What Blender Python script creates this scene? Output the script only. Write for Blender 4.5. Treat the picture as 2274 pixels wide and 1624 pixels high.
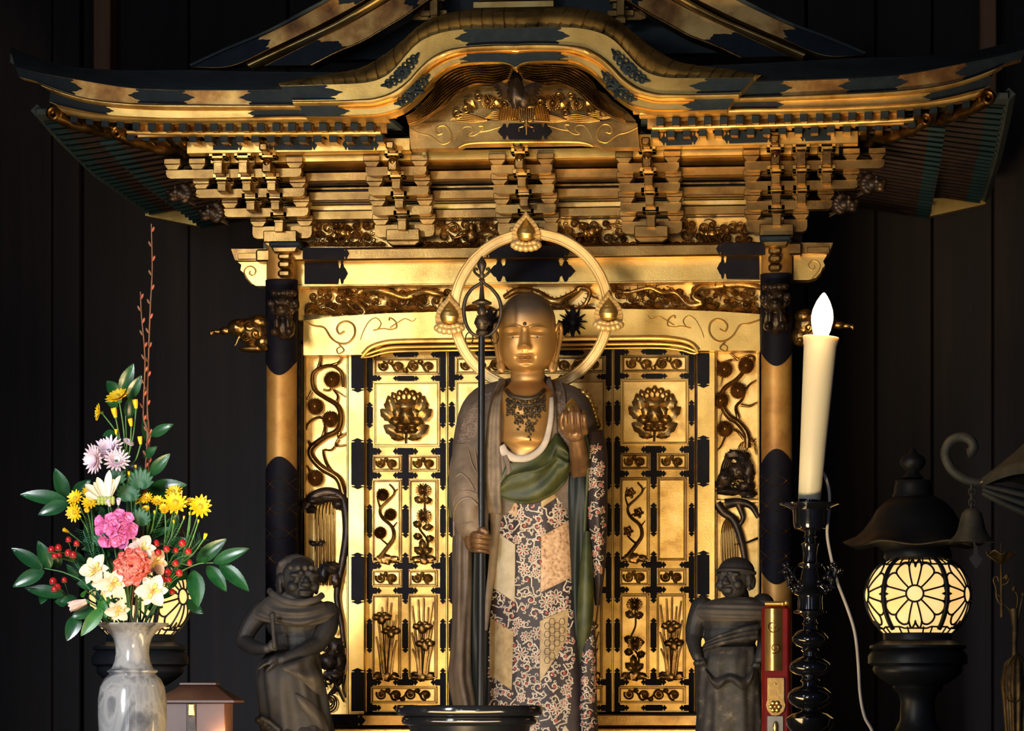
import bpy, bmesh, math, random
import numpy as np
from mathutils import Vector, Matrix, noise

for _o in list(bpy.data.objects):
    bpy.data.objects.remove(_o, do_unlink=True)
SC = bpy.context.scene
COL = SC.collection
random.seed(7)
pi = math.pi
# ------------------------------------------------------------------ camera
F = 7500.0                      # focal length in pixels of the 2274-wide frame
HOR = 1560.0                    # pixel row of the horizon
TH = math.atan2(713.0, F)       # the camera stands to the right and looks slightly left
CZ = 1.5
_u0 = (1180 - 1137) / F
CAM = Vector((7.5 * (math.sin(TH) - _u0 * math.cos(TH)), -7.5 * (math.cos(TH) + _u0 * math.sin(TH)), CZ))
cd = bpy.data.cameras.new('camera')
cam = bpy.data.objects.new('camera', cd)
COL.objects.link(cam)
cam.location = CAM
cam.rotation_euler = (pi / 2, 0, TH)
cd.sensor_width = 36.0
cd.lens = 36.0 * F / 2274.0
cd.shift_y = (HOR - 812.0) / 2274.0
cd.clip_end = 60
SC.camera = cam
# ------------------------------------------------------------------ world, lights, exposure
SC.view_settings.view_transform = 'Standard'
SC.view_settings.look = 'None'
SC.view_settings.exposure = 0.0
SC.view_settings.gamma = 1.0
SC.view_settings.use_curve_mapping = False
wd = bpy.data.worlds.new('world')
SC.world = wd
wd.use_nodes = True
wd.node_tree.nodes['Background'].inputs[0].default_value = (0.07, 0.22, 1.0, 1)
wd.node_tree.nodes['Background'].inputs[1].default_value = 0.06

def area(name, loc, target, sx, sy, power, col, spread=180):
    l = bpy.data.lights.new(name, 'AREA')
    l.shape = 'RECTANGLE'; l.size = sx; l.size_y = sy
    l.energy = power; l.color = col; l.spread = math.radians(spread)
    o = bpy.data.objects.new(name, l); COL.objects.link(o)
    o.location = loc
    d = Vector(target) - Vector(loc)
    o.rotation_euler = d.to_track_quat('-Z', 'Y').to_euler()
    return o

WARM = (1.0, 0.71, 0.345)
# daylight through the two open door bays of the hall, far in front of the altar
area('daylight_door_bay', (-1.9, -9.5, 1.7), (-0.5, 0, 1.6), 0.24, 2.6, 17, (0.86, 0.93, 1.0))
area('daylight_door_bay', (-0.9, -9.5, 1.7), (-0.3, 0, 1.6), 0.24, 2.6, 17, (0.86, 0.93, 1.0))
area('daylight_door_bay', (2.9, -9.5, 1.7), (0.6, 0, 1.6), 0.24, 2.6, 10, (0.86, 0.93, 1.0))
# added cool fill lamp, out of view, brightening the front table and its flowers
area('flower_fill_lamp', (-1.55, -4.3, 2.3), (-0.62, -1.5, 1.62), 0.45, 1.6, 8.0, (0.92, 0.96, 1.0), 38)
# warm spotlights on the altar floor below the picture, aimed up at the shrine
area('altar_floor_lamp', (-0.40, -0.80, 1.40), (-0.22, 0.0, 2.15), 0.34, 0.10, 3.4, WARM)
area('altar_floor_lamp', (0.42, -0.80, 1.40), (0.24, 0.0, 2.15), 0.34, 0.10, 3.4, WARM)
area('altar_floor_lamp', (0.0, -1.55, 1.36), (0.0, 0.0, 2.4), 0.9, 0.12, 4.6, WARM)
area('altar_beam_lamp', (0.02, -2.6, 1.25), (0.02, -0.4, 2.75), 0.7, 0.2, 9.0, (1.0, 0.74, 0.38), 60)

# ------------------------------------------------------------------ pixel <-> place
_F = Vector((-math.sin(TH), math.cos(TH), 0)); _R = Vector((math.cos(TH), math.sin(TH), 0))
def P(px, py, Y=0.0):
    """the point on the plane y=Y of the shrine's own frame that the photograph shows at (px, py)"""
    d = _F + _R * ((px - 1137.0) / F) + Vector((0, 0, (HOR - py) / F))
    t = (Y - CAM.y) / d.y
    return CAM + d * t
def S(px, Y):
    """metres per pixel there"""
    d = _F + _R * ((px - 1137.0) / F)
    return (Y - CAM.y) / d.y / F

# ------------------------------------------------------------------ mesh builder
class MB:
    def __init__(s):
        s.v = []; s.f = []; s.m = []; s.mi = 0
    def add(s, vs, fs):
        n = len(s.v)
        s.v.extend([(v[0], v[1], v[2]) for v in vs])
        s.f.extend([tuple(i + n for i in f) for f in fs])
        s.m.extend([s.mi] * len(fs))
        return s
    def box(s, x0, x1, y0, y1, z0, z1, c=0.0012, taper=None):
        if x0 > x1: x0, x1 = x1, x0
        if y0 > y1: y0, y1 = y1, y0
        if z0 > z1: z0, z1 = z1, z0
        lo = (x0, y0, z0); hi = (x1, y1, z1)
        c = min(c, 0.3 * min(x1 - x0, y1 - y0, z1 - z0))
        vs = []; idx = {}
        for sx in (0, 1):
            for sy in (0, 1):
                for sz in (0, 1):
                    sg = (sx, sy, sz)
                    for a in range(3):
                        p = []
                        for k in range(3):
                            q = hi[k] if sg[k] else lo[k]
                            if k != a: q += -c if sg[k] else c
                            p.append(q)
                        if taper and sz == 0:
                            xm = (x0 + x1) / 2; p[0] = xm + (p[0] - xm) * taper
                        idx[(sg, a)] = len(vs); vs.append(p)
        fs = []
        for a in range(3):
            b, d = [k for k in range(3) if k != a]
            for sa in (0, 1):
                q = []
                for sb, sd in ((0, 0), (1, 0), (1, 1), (0, 1)):
                    sg = [0, 0, 0]; sg[a] = sa; sg[b] = sb; sg[d] = sd
                    q.append(idx[(tuple(sg), a)])
                fs.append(q)
        for a, b, d in ((0, 1, 2), (0, 2, 1), (1, 2, 0)):
            for sa in (0, 1):
                for sb in (0, 1):
                    q = []
                    for sd, w in ((0, a), (1, a), (1, b), (0, b)):
                        sg = [0, 0, 0]; sg[a] = sa; sg[b] = sb; sg[d] = sd
                        q.append(idx[(tuple(sg), w)])
                    fs.append(q)
        for sx in (0, 1):
            for sy in (0, 1):
                for sz in (0, 1):
                    fs.append([idx[((sx, sy, sz), a)] for a in range(3)])
        return s.add(vs, fs)
    def pbox(s, x0, y0, x1, y1, Yf, dep, c=0.0012, taper=None):
        """box whose front face fills this pixel rectangle on plane Yf"""
        ym = (y0 + y1) / 2; xm = (x0 + x1) / 2
        return s.box(P(x0, ym, Yf).x, P(x1, ym, Yf).x, Yf, Yf + dep, P(xm, y1, Yf).z, P(xm, y0, Yf).z, c, taper)
    def extr(s, poly, y0, y1):
        """prism of an (x,z) outline between y0 (front) and y1"""
        n = len(poly)
        vs = [(x, y0, z) for x, z in poly] + [(x, y1, z) for x, z in poly]
        fs = [list(range(n)), list(range(2 * n - 1, n - 1, -1))]
        for i in range(n):
            j = (i + 1) % n
            fs.append((i, i + n, j + n, j))
        return s.add(vs, fs)
    def pextr(s, pts, Yf, dep):
        return s.extr([(lambda q: (q.x, q.z))(P(a, b, Yf)) for a, b in pts], Yf, Yf + dep)
    def tube(s, pts, rad, seg=8, closed=False, sq=None, up=None):
        pts = [Vector(p) for p in pts]; n = len(pts)
        if not hasattr(rad, '__len__'): rad = [rad] * n
        vs = []; fs = []
        nrm = None
        for i in range(n):
            a = pts[(i - 1) % n] if (closed or i > 0) else pts[0]
            b = pts[(i + 1) % n] if (closed or i < n - 1) else pts[-1]
            t = (b - a)
            if t.length < 1e-9: t = Vector((0, 0, 1))
            t.normalize()
            if nrm is None:
                u = Vector(up) if up else Vector((0, -1, 0))
                if abs(u.dot(t)) > 0.95: u = Vector((1, 0, 0))
                nrm = (u - t * u.dot(t)).normalized()
            else:
                if up:
                    u = Vector(up); q = u - t * u.dot(t)
                    if q.length > 0.1: nrm = q.normalized()
                nrm = nrm - t * nrm.dot(t)
                if nrm.length < 1e-6: nrm = t.orthogonal()
                nrm.normalize()
            bn = t.cross(nrm)
            r = rad[i]
            for k in range(seg):
                th = 2 * pi * k / seg
                vs.append(pts[i] + nrm * (math.cos(th) * r * (sq or 1.0)) + bn * (math.sin(th) * r))
        m = n if closed else n - 1
        for i in range(m):
            j = (i + 1) % n
            for k in range(seg):
                l = (k + 1) % seg
                fs.append((i * seg + k, i * seg + l, j * seg + l, j * seg + k))
        if not closed:
            fs.append(list(range(seg - 1, -1, -1)))
            fs.append([(n - 1) * seg + k for k in range(seg)])
        return s.add(vs, fs)
    def lathe(s, cx, cy, prof, seg=40):
        """profile of (radius, z), turned about the vertical axis at (cx, cy)"""
        vs = []; fs = []; n = len(prof)
        for r, z in prof:
            for k in range(seg):
                a = 2 * pi * k / seg
                vs.append((cx + max(r, 1e-5) * math.cos(a), cy + max(r, 1e-5) * math.sin(a), z))
        for i in range(n - 1):
            for k in range(seg):
                l = (k + 1) % seg
                fs.append((i * seg + k, i * seg + l, (i + 1) * seg + l, (i + 1) * seg + k))
        fs.append(list(range(seg))); fs.append([(n - 1) * seg + k for k in range(seg)])
        return s.add(vs, fs)
    def grid(s, nu, nv, fn, thick=None, closeu=False):
        """sheet fn(u,v); thick = vector to a second skin (closed solid)"""
        vs = []; fs = []
        for j in range(nv):
            for i in range(nu):
                vs.append(Vector(fn(i / (nu if closeu else nu - 1), j / (nv - 1))))
        nn = nu * nv
        iu = nu if closeu else nu - 1
        for j in range(nv - 1):
            for i in range(iu):
                k = (i + 1) % nu
                fs.append((j * nu + i, j * nu + k, (j + 1) * nu + k, (j + 1) * nu + i))
        if thick is not None:
            t = Vector(thick)
            vs += [v + t for v in vs[:nn]]
            fs += [tuple(nn + q for q in reversed(f)) for f in list(fs)]
            for i in range(iu):
                k = (i + 1) % nu
                fs.append((i, nn + i, nn + k, k)); b = (nv - 1) * nu
                fs.append((b + i, b + k, nn + b + k, nn + b + i))
            if not closeu:
                for j in range(nv - 1):
                    a, b = j * nu, (j + 1) * nu
                    fs.append((a, b, nn + b, nn + a))
                    a += nu - 1; b += nu - 1
                    fs.append((a, nn + a, nn + b, b))
        elif closeu:
            fs.append([i for i in range(nu - 1, -1, -1)]); fs.append([(nv - 1) * nu + i for i in range(nu)])
        return s.add(vs, fs)
    def ell(s, c, r, nu=14, nv=9, rot=None, bump=0.0, bf=8.0):
        c = Vector(c)
        if not hasattr(r, '__len__'): r = (r, r, r)
        vs = []; fs = []
        for j in range(1, nv):
            ph = pi * j / nv
            for i in range(nu):
                th = 2 * pi * i / nu
                d = Vector((math.sin(ph) * math.cos(th), math.sin(ph) * math.sin(th), math.cos(ph)))
                k = 1.0 + (bump * noise.noise(d * bf * 0.3 + c * 40) if bump else 0)
                q = Vector((d.x * r[0] * k, d.y * r[1] * k, d.z * r[2] * k))
                if rot: q = rot @ q
                vs.append(c + q)
        top = Vector((0, 0, r[2])); bot = Vector((0, 0, -r[2]))
        if rot: top = rot @ top; bot = rot @ bot
        vs.append(c + top); vs.append(c + bot)
        for j in range(nv - 2):
            for i in range(nu):
                k = (i + 1) % nu
                fs.append((j * nu + i, (j + 1) * nu + i, (j + 1) * nu + k, j * nu + k))
        a = len(vs) - 2
        for i in range(nu):
            k = (i + 1) % nu
            fs.append((a, i, k)); fs.append((a + 1, (nv - 2) * nu + k, (nv - 2) * nu + i))
        return s.add(vs, fs)
    def mesh(s, name, smooth=38):
        me = bpy.data.meshes.new(name)
        me.from_pydata(s.v, [], s.f)
        bm = bmesh.new(); bm.from_mesh(me)
        bmesh.ops.recalc_face_normals(bm, faces=bm.faces)
        bm.to_mesh(me); bm.free()
        if max(s.m, default=0) > 0:
            me.polygons.foreach_set('material_index', s.m)
        if smooth:
            me.polygons.foreach_set('use_smooth', [True] * len(me.polygons))
            if smooth < 179: me.set_sharp_from_angle(angle=math.radians(smooth))
        return me

def lk(o, parent=None):
    COL.objects.link(o)
    if parent is not None:
        o.parent = parent
        root = parent
        while root.parent: root = root.parent
        if parent.type == 'EMPTY' and parent.parent is None:
            o.matrix_parent_inverse = Matrix.Translation(-parent.location)
        elif parent.get('_mesh_at') is not None:
            pass
    return o
def obj(name, mb, mat, parent=None, smooth=38, label=None):
    """one mesh object in world coordinates under its thing or part"""
    me = mb.mesh(name, smooth) if isinstance(mb, MB) else mb
    if mat is not None and len(me.materials) == 0:
        for m in (mat if isinstance(mat, (list, tuple)) else [mat]):
            me.materials.append(m)
    o = bpy.data.objects.new(name, me)
    lk(o, parent)
    if label: o['label'] = label
    return o
def tag(o, label, cat, group=None, kind=None):
    o['label'] = label; o['category'] = cat
    if group: o['group'] = group
    if kind: o['kind'] = kind
    return o
def thing(name, label, cat, loc, group=None):
    o = bpy.data.objects.new(name, None)
    o.empty_display_size = 0.02
    COL.objects.link(o); o.location = loc
    return tag(o, label, cat, group)
def struct(name, mb, mat, smooth=38):
    o = obj(name, mb, mat, None, smooth)
    o['kind'] = 'structure'
    return o
def fuse(mb, voxel=0.0022, smooth=6, name='fused'):
    """one continuous skin round overlapping solids"""
    me = mb.mesh(name, 0)
    o = bpy.data.objects.new(name, me); COL.objects.link(o)
    m = o.modifiers.new('r', 'REMESH'); m.mode = 'VOXEL'; m.voxel_size = voxel; m.use_smooth_shade = True
    if smooth:
        k = o.modifiers.new('s', 'SMOOTH'); k.iterations = smooth; k.factor = 0.5
    dg = bpy.context.evaluated_depsgraph_get()
    me2 = bpy.data.meshes.new_from_object(o.evaluated_get(dg))
    bpy.data.objects.remove(o, do_unlink=True)
    bpy.data.meshes.remove(me)
    me2.name = name
    me2.polygons.foreach_set('use_smooth', [True] * len(me2.polygons))
    return me2

def cr(pts, n):
    """n points on a Catmull-Rom curve through pts, even along its length"""
    A = [np.array(p, float) for p in pts]
    A = [2 * A[0] - A[1]] + A + [2 * A[-1] - A[-2]]
    out = []
    for i in range(1, len(A) - 2):
        p0, p1, p2, p3 = A[i - 1], A[i], A[i + 1], A[i + 2]
        for k in range(12):
            t = k / 12
            out.append(0.5 * (2 * p1 + (p2 - p0) * t + (2 * p0 - 5 * p1 + 4 * p2 - p3) * t * t + (3 * p1 - p0 - 3 * p2 + p3) * t ** 3))
    out.append(A[-2])
    out = np.array(out)
    L = np.concatenate([[0], np.cumsum(np.linalg.norm(np.diff(out, axis=0), axis=1))])
    q = np.linspace(0, L[-1], n)
    return [tuple(np.interp(q, L, out[:, k]) for k in range(out.shape[1]))] if False else \
        list(zip(*[np.interp(q, L, out[:, k]) for k in range(out.shape[1])]))
def lin(x, xs, ys):
    return float(np.interp(x, xs, ys))
def sm(xs, ys):
    """smooth interpolator through knots"""
    xs = np.array(xs, float); ys = np.array(ys, float)
    d = np.gradient(ys, xs)
    def f(x):
        x = min(max(x, xs[0]), xs[-1])
        i = int(min(max(np.searchsorted(xs, x) - 1, 0), len(xs) - 2))
        h = xs[i + 1] - xs[i]; t = (x - xs[i]) / h
        return float((2 * t ** 3 - 3 * t * t + 1) * ys[i] + (t ** 3 - 2 * t * t + t) * h * d[i] + (-2 * t ** 3 + 3 * t * t) * ys[i + 1] + (t ** 3 - t * t) * h * d[i + 1])
    return f

# ------------------------------------------------------------------ materials
def newmat(name):
    m = bpy.data.materials.new(name); m.use_nodes = True
    nt = m.node_tree
    return m, nt, nt.nodes['Principled BSDF']
def node(nt, typ, **kw):
    n = nt.nodes.new(typ)
    for k, v in kw.items(): setattr(n, k, v)
    return n
def ramp(nt, stops):
    r = node(nt, 'ShaderNodeValToRGB')
    el = r.color_ramp.elements
    while len(el) < len(stops): el.new(0.5)
    for e, (p, c) in zip(el, stops):
        e.position = p; e.color = (c[0], c[1], c[2], 1)
    return r
def coords(nt, scale=(1, 1, 1)):
    tc = node(nt, 'ShaderNodeTexCoord'); mp = node(nt, 'ShaderNodeMapping')
    mp.inputs['Scale'].default_value = scale
    nt.links.new(tc.outputs['Object'], mp.inputs['Vector'])
    return mp.outputs['Vector']
def noisy(nt, vec, scale, detail=4, rough=0.6):
    n = node(nt, 'ShaderNodeTexNoise')
    n.inputs['Scale'].default_value = scale; n.inputs['Detail'].default_value = detail; n.inputs['Roughness'].default_value = rough
    nt.links.new(vec, n.inputs['Vector'])
    return n.outputs['Fac']
def mat_var(name, cols, metal=0.0, rough=0.5, nscale=18, bump=0.0, bscale=200, sc=(1, 1, 1), spec=0.5, coat=0.0, rv=0.0, detail=4):
    """principled surface whose colour drifts between cols"""
    m, nt, b = newmat(name)
    vec = coords(nt, sc)
    f = noisy(nt, vec, nscale, detail)
    n = len(cols)
    r = ramp(nt, [(0.30 + 0.42 * i / max(1, n - 1), c) for i, c in enumerate(cols)])
    nt.links.new(f, r.inputs['Fac']); nt.links.new(r.outputs['Color'], b.inputs['Base Color'])
    b.inputs['Metallic'].default_value = metal
    b.inputs['Roughness'].default_value = rough
    b.inputs['Specular IOR Level'].default_value = spec
    b.inputs['Coat Weight'].default_value = coat
    b.inputs['Coat Roughness'].default_value = 0.1
    if rv:
        mr = node(nt, 'ShaderNodeMapRange')
        mr.inputs[3].default_value = rough - rv; mr.inputs[4].default_value = rough + rv
        nt.links.new(noisy(nt, vec, nscale * 3), mr.inputs[0]); nt.links.new(mr.outputs[0], b.inputs['Roughness'])
    if bump:
        bp = node(nt, 'ShaderNodeBump'); bp.inputs['Strength'].default_value = bump; bp.inputs['Distance'].default_value = 0.002
        nt.links.new(noisy(nt, vec, bscale), bp.inputs['Height']); nt.links.new(bp.outputs['Normal'], b.inputs['Normal'])
    return m
def emit(name, col, strength):
    m, nt, b = newmat(name)
    b.inputs['Base Color'].default_value = (*col, 1)
    b.inputs['Emission Color'].default_value = (*col, 1)
    b.inputs['Emission Strength'].default_value = strength
    return m

GOLD = mat_var('gold_leaf', [(0.42, 0.25, 0.065), (0.68, 0.44, 0.125), (0.84, 0.57, 0.185)], 0.92, 0.35, 9, 0.12, 260, rv=0.08)
GOLDW = mat_var('worn_gold_leaf', [(0.10, 0.035, 0.015), (0.40, 0.19, 0.05), (0.80, 0.50, 0.16), (0.88, 0.58, 0.20)], 0.75, 0.42, 9, 0.15, 260, rv=0.08, detail=8)
GOLDP = mat_var('plain_gold_panel', [(0.34, 0.18, 0.05), (0.66, 0.41, 0.12), (0.84, 0.57, 0.20), (0.93, 0.68, 0.29)], 0.8, 0.40, 16, 0.12, 300, rv=0.08, detail=9)
GOLDB = mat_var('browned_gilt', [(0.15, 0.08, 0.025), (0.30, 0.17, 0.05), (0.42, 0.26, 0.08)], 0.92, 0.33, 16, 0.15, 240)
CARV = mat_var('carved_gilt', [(0.13, 0.065, 0.02), (0.33, 0.18, 0.055), (0.58, 0.36, 0.12)], 0.95, 0.30, 30, 0.2, 300)
CARVD = mat_var('dark_carved_wood', [(0.012, 0.010, 0.010), (0.035, 0.022, 0.016), (0.11, 0.06, 0.025)], 0.5, 0.38, 40, 0.2, 300)
STILE = mat_var('toned_gold_leaf', [(0.28, 0.15, 0.04), (0.50, 0.30, 0.08), (0.68, 0.44, 0.135)], 0.9, 0.36, 16, 0.12, 260, rv=0.08, detail=8)
PLANT = mat_var('carved_gilt_plant', [(0.09, 0.045, 0.014), (0.26, 0.14, 0.042), (0.50, 0.30, 0.09)], 0.92, 0.32, 34, 0.2, 300)
FRZ = mat_var('bright_carved_gilt', [(0.16, 0.075, 0.022), (0.40, 0.23, 0.07), (0.66, 0.42, 0.14)], 0.92, 0.30, 40, 0.2, 300)
FIT = mat_var('blackened_copper', [(0.004, 0.004, 0.008), (0.006, 0.0055, 0.011), (0.013, 0.009, 0.013)], 0.0, 0.6, 30, 0.35, 420, spec=0.12)
FITB = mat_var('blue_black_copper', [(0.005, 0.012, 0.022), (0.008, 0.017, 0.028), (0.015, 0.025, 0.036)], 0.0, 0.55, 40, 0.4, 420, spec=0.25)
THATCH = mat_var('dark_bark_roof', [(0.035, 0.050, 0.056), (0.065, 0.085, 0.090)], 0.0, 0.75, 20, 0.3, 120)
BLK = mat_var('black_lacquer', [(0.004, 0.005, 0.008), (0.008, 0.009, 0.013)], 0.0, 0.12, 8, coat=0.7)
WALLM = mat_var('dark_wood_plank', [(0.006, 0.004, 0.006), (0.014, 0.008, 0.010), (0.026, 0.014, 0.014)], 0.0, 0.65, 3, 0.25, 40, sc=(9, 9, 0.6))
POSTM = mat_var('brown_post_wood', [(0.26, 0.12, 0.055), (0.40, 0.20, 0.09)], 0.0, 0.6, 4, 0.2, 60, sc=(9, 9, 0.8))
TABM = mat_var('altar_table_wood', [(0.02, 0.012, 0.01), (0.04, 0.025, 0.02)], 0.0, 0.4, 6, sc=(1, 8, 8))
# ================================================================== the hall
WB = 1.12
mb = MB()
edges = [-2.6]
for px in (-330, -120, 118, 183, 420, 640, 860, 1100, 1340, 1580, 1790, 1945, 2070, 2205, 2330, 2600):
    edges.append(P(px, 800, WB).x)
edges.append(2.6)
for i in range(len(edges) - 1):
    dy = [0, 0.014, 0.004, 0.018, 0.0, 0.01, 0.002][i % 7]
    mb.box(edges[i] + 0.0008, edges[i + 1] - 0.0008, WB - dy, WB + 0.03, 0, 3.6, 0.004)
mb.box(-2.6, 2.6, WB + 0.01, WB + 0.03, 0, 3.6)
struct('wall_back', mb, WALLM)
mb = MB(); mb.box(-2.6, 2.6, -3.2, WB + 0.03, -0.05, 0.0); struct('floor', mb, TABM)
mb = MB(); mb.box(-2.6, 2.6, -3.2, WB + 0.03, 3.6, 3.65); struct('ceiling', mb, WALLM)
mb = MB(); mb.box(-2.65, -2.6, -3.2, WB, 0, 3.6); struct('wall_left', mb, WALLM)
mb = MB(); mb.box(2.6, 2.65, -3.2, WB, 0, 3.6); struct('wall_right', mb, WALLM)
for nm, (xa, xb, xc, xd) in (('trim_1', (207, 245, 212, 252)), ('trim_2', (2176, 2213, 2180, 2216))):
    mb = MB(); Yt = 1.02
    a = P(xa, 0, Yt).x; b = P(xb, 0, Yt).x
    mb.box(a, b, Yt, Yt + 0.09, P(230, 330, Yt).z, 3.6, 0.003); struct(nm, mb, POSTM)
# raised altar floor and the long front altar table
DZ = 1.405
mb = MB(); mb.box(-1.5, 1.5, -0.92, 1.05, 0.0, DZ, 0.004)
tag(obj('altar_dais', mb, TABM), 'dark wooden altar dais carrying the golden shrine', 'dais')
TZ = 1.19
al = thing('altar_table', 'long dark altar table in front of the shrine dais', 'table', (0, -1.5, 0))
mb = MB(); mb.box(-1.6, 1.6, -2.15, -0.935, TZ - 0.04, TZ, 0.004); obj('table_top', mb, TABM, al)
for sx in (-1.5, 1.5):
    for sy in (-2.08, -1.0):
        mb = MB(); mb.box(sx - 0.035, sx + 0.035, sy - 0.035, sy + 0.035, 0, TZ - 0.04, 0.004); obj('leg', mb, TABM, al)

# ================================================================== the shrine
shrine = thing('altar_shrine', 'large golden altar shrine with carved doors and a curved black roof', 'shrine', (0, 0.35, DZ))
EY = -0.42        # plane of the eave edge
KY = -0.47        # plane of the curved gable over the middle

class Band:
    """a board that follows two measured edges; the right half mirrors the left"""
    def __init__(s, top, bot, Yt, Yb=None, dep=0.03, n=70, full=True, bulge=0.0, nc=3, mx=0.0):
        Yb = Yt if Yb is None else Yb
        a = [P(x, y, Yt) for x, y in cr(top, n)]; b = [P(x, y, Yb) for x, y in cr(bot, n)]
        if full:
            dx = a[-1].x
            a = a + [Vector((2 * mx - p.x, p.y, p.z)) for p in reversed(a)]
            b = b + [Vector((2 * mx - p.x, p.y, p.z)) for p in reversed(b)]
        s.a, s.b, s.dep, s.bulge, s.nc = a, b, dep, bulge, nc
    def pt(s, u, t, off=0.0):
        n = len(s.a); q = min(max(u, 0), 1) * (n - 1); i = min(int(q), n - 2); f = q - i
        A = s.a[i].lerp(s.a[i + 1], f); B = s.b[i].lerp(s.b[i + 1], f)
        p = A.lerp(B, t)
        p.y -= s.bulge * math.sin(pi * min(max(t, 0), 1)) + off
        return p
    def add(s, mb, u0=0.0, u1=1.0, off=0.0):
        nu = max(3, int(len(s.a) * (u1 - u0)))
        mb.grid(nu, s.nc, lambda u, t: s.pt(u0 + (u1 - u0) * u, t, off), thick=(0, s.dep, 0))
        return mb
    def length(s):
        return sum((s.a[i + 1] - s.a[i]).length for i in range(len(s.a) - 1))
def cusp(t):
    """how far a fitting's end is drawn back at t across its width (0 tip .. 1)"""
    q = abs(2 * t - 1)
    return float(np.interp(q, [0, .10, .22, .34, .42, .50, .60, .68, .76, .90, 1], [0, .12, .36, .44, .46, .62, .95, 1.0, .72, .70, .74]))
def bplate(mb, band, u0, u1, t0=0.02, t1=0.98, off=0.0022, L=None, ends=(1, 1), n=None):
    """dark metal fitting lying on a band with cusped ends"""
    ln = band.length()
    hw = (band.pt((u0 + u1) / 2, t0) - band.pt((u0 + u1) / 2, t1)).length
    L = (L if L else 0.95 * hw) / ln
    n = n or max(6, int((u1 - u0) * 120))
    def fn(u, v):
        a = u0 + (L * cusp(v) if ends[0] else 0); b = u1 - (L * cusp(v) if ends[1] else 0)
        return band.pt(a + (b - a) * u, t0 + (t1 - t0) * v, off)
    mb.grid(n, 23, fn, thick=(0, off * 0.9, 0))
def u_of(band, px, py=None):
    """band parameter whose point shows at photo column px"""
    best = 0; bd = 9e9
    for k in range(0, 601):
        p = band.pt(k / 600, 0.5)
        w = p - CAM
        x = 1137 + F * w.dot(_R) / w.dot(_F)
        if abs(x - px) < bd: bd = abs(x - px); best = k / 600
    return best

# ---- straight eave with swept-up corners, left half measured, one part per board
mirror_note = None
XC = 1147
b_thatch = Band([(22, 104), (67, 122), (134, 143), (214, 153), (300, 156), (424, 155), (560, 158), (760, 160), (XC, 160)],
                [(34, 150), (90, 163), (182, 179), (281, 195), (368, 200), (468, 201), (622, 200), (760, 199), (XC, 199)], -0.30, EY, dep=0.05, nc=11)
ut = u_of(b_thatch, 880)
def thf(u, t):
    p = b_thatch.pt(u, t)
    k = abs(((t * 9) % 1) - 0.5) * 2
    p.z += 0.0016 * k * math.sin(pi * t); p.y -= 0.0035 * (1 - k)
    return p
for a, b in ((0, ut), (1 - ut, 1)):
    mb = MB(); mb.grid(100, 55, lambda u, t: thf(a + (b - a) * u, t), thick=(0, 0.05, 0)); obj('roof_thatch', mb, THATCH, shrine)
# roof slopes behind the eave edge
for a, b in ((0, ut), (1 - ut, 1)):
    mb = MB(); mb.grid(31, 6, lambda u, v: (lambda p: Vector((p.x * (1 - 0.25 * v), p.y + 1.15 * v, p.z - 0.012 + 0.02 * v)))(b_thatch.pt(a + (b - a) * u, 0.05)), thick=(0, 0.0, -0.02)); obj('roof_slope', mb, THATCH, shrine)
b_boardA = Band([(34, 150), (90, 163), (182, 179), (281, 195), (368, 200), (468, 201), (622, 200), (760, 199), (XC, 199)],
                [(44, 172), (82, 182), (134, 202), (200, 219), (301, 229), (434, 232), (668, 233), (XC, 231)], EY, dep=0.03)
def wings(name, band, cut, mat):
    u = u_of(band, cut)
    obj(name, band.add(MB(), 0, u), mat, shrine); obj(name, band.add(MB(), 1 - u, 1), mat, shrine)
wings('eave_board', b_boardA, 850, GOLDW)
b_str1 = Band([(80, 182), (134, 202), (200, 219), (301, 229), (434, 231), (668, 233), (XC, 231)],
              [(110, 202), (167, 221), (234, 234), (334, 241), (501, 243), (668, 241), (XC, 239)], EY - 0.012, dep=0.05, bulge=0.006, nc=6)
wings('eave_moulding', b_str1, 870, GOLDP)
b_boardB = Band([(112, 202), (167, 221), (234, 234), (334, 241), (501, 243), (668, 241), (XC, 239)],
                [(110, 227), (134, 235), (200, 250), (267, 258), (401, 263), (568, 261), (685, 259), (XC, 257)], EY + 0.006, dep=0.03)
wings('eave_board', b_boardB, 880, GOLD)
b_str2 = Band([(120, 231), (200, 249), (267, 257), (401, 262), (568, 260), (685, 258), (XC, 256)],
              [(140, 249), (200, 261), (301, 268), (434, 270), (568, 269), (685, 267), (XC, 265)], EY - 0.006, dep=0.04, bulge=0.004, nc=5)
wings('eave_moulding', b_str2, 860, GOLDP)
b_str3 = Band([(281, 289), (340, 291), (500, 292), (760, 291), (XC, 288)], [(281, 296), (340, 298), (500, 299), (760, 298), (XC, 295)], EY + 0.05, dep=0.03, bulge=0.002, nc=4)
wings('rafter_moulding', b_str3, 845, GOLDP)
# blue-black fittings on the eave boards
def pair(band, a, b, ends=(1, 1), **k):
    """the same fitting on both wings"""
    mb = MB(); u0, u1 = u_of(band, a), u_of(band, b)
    bplate(mb, band, u0, u1, ends=ends, **k)
    obj('eave_fitting', mb, FITB, shrine)
    mb = MB(); bplate(mb, band, 1 - u1, 1 - u0, ends=(ends[1], ends[0]), **k)
    obj('eave_fitting', mb, FITB, shrine)
pair(b_boardA, 34, 184, ends=(0, 1)); pair(b_boardA, 282, 434); pair(b_boardA, 532, 700, ends=(1, 0))
pair(b_boardB, 112, 254, ends=(0, 1)); pair(b_boardB, 549, 790, ends=(1, 0))

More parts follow.
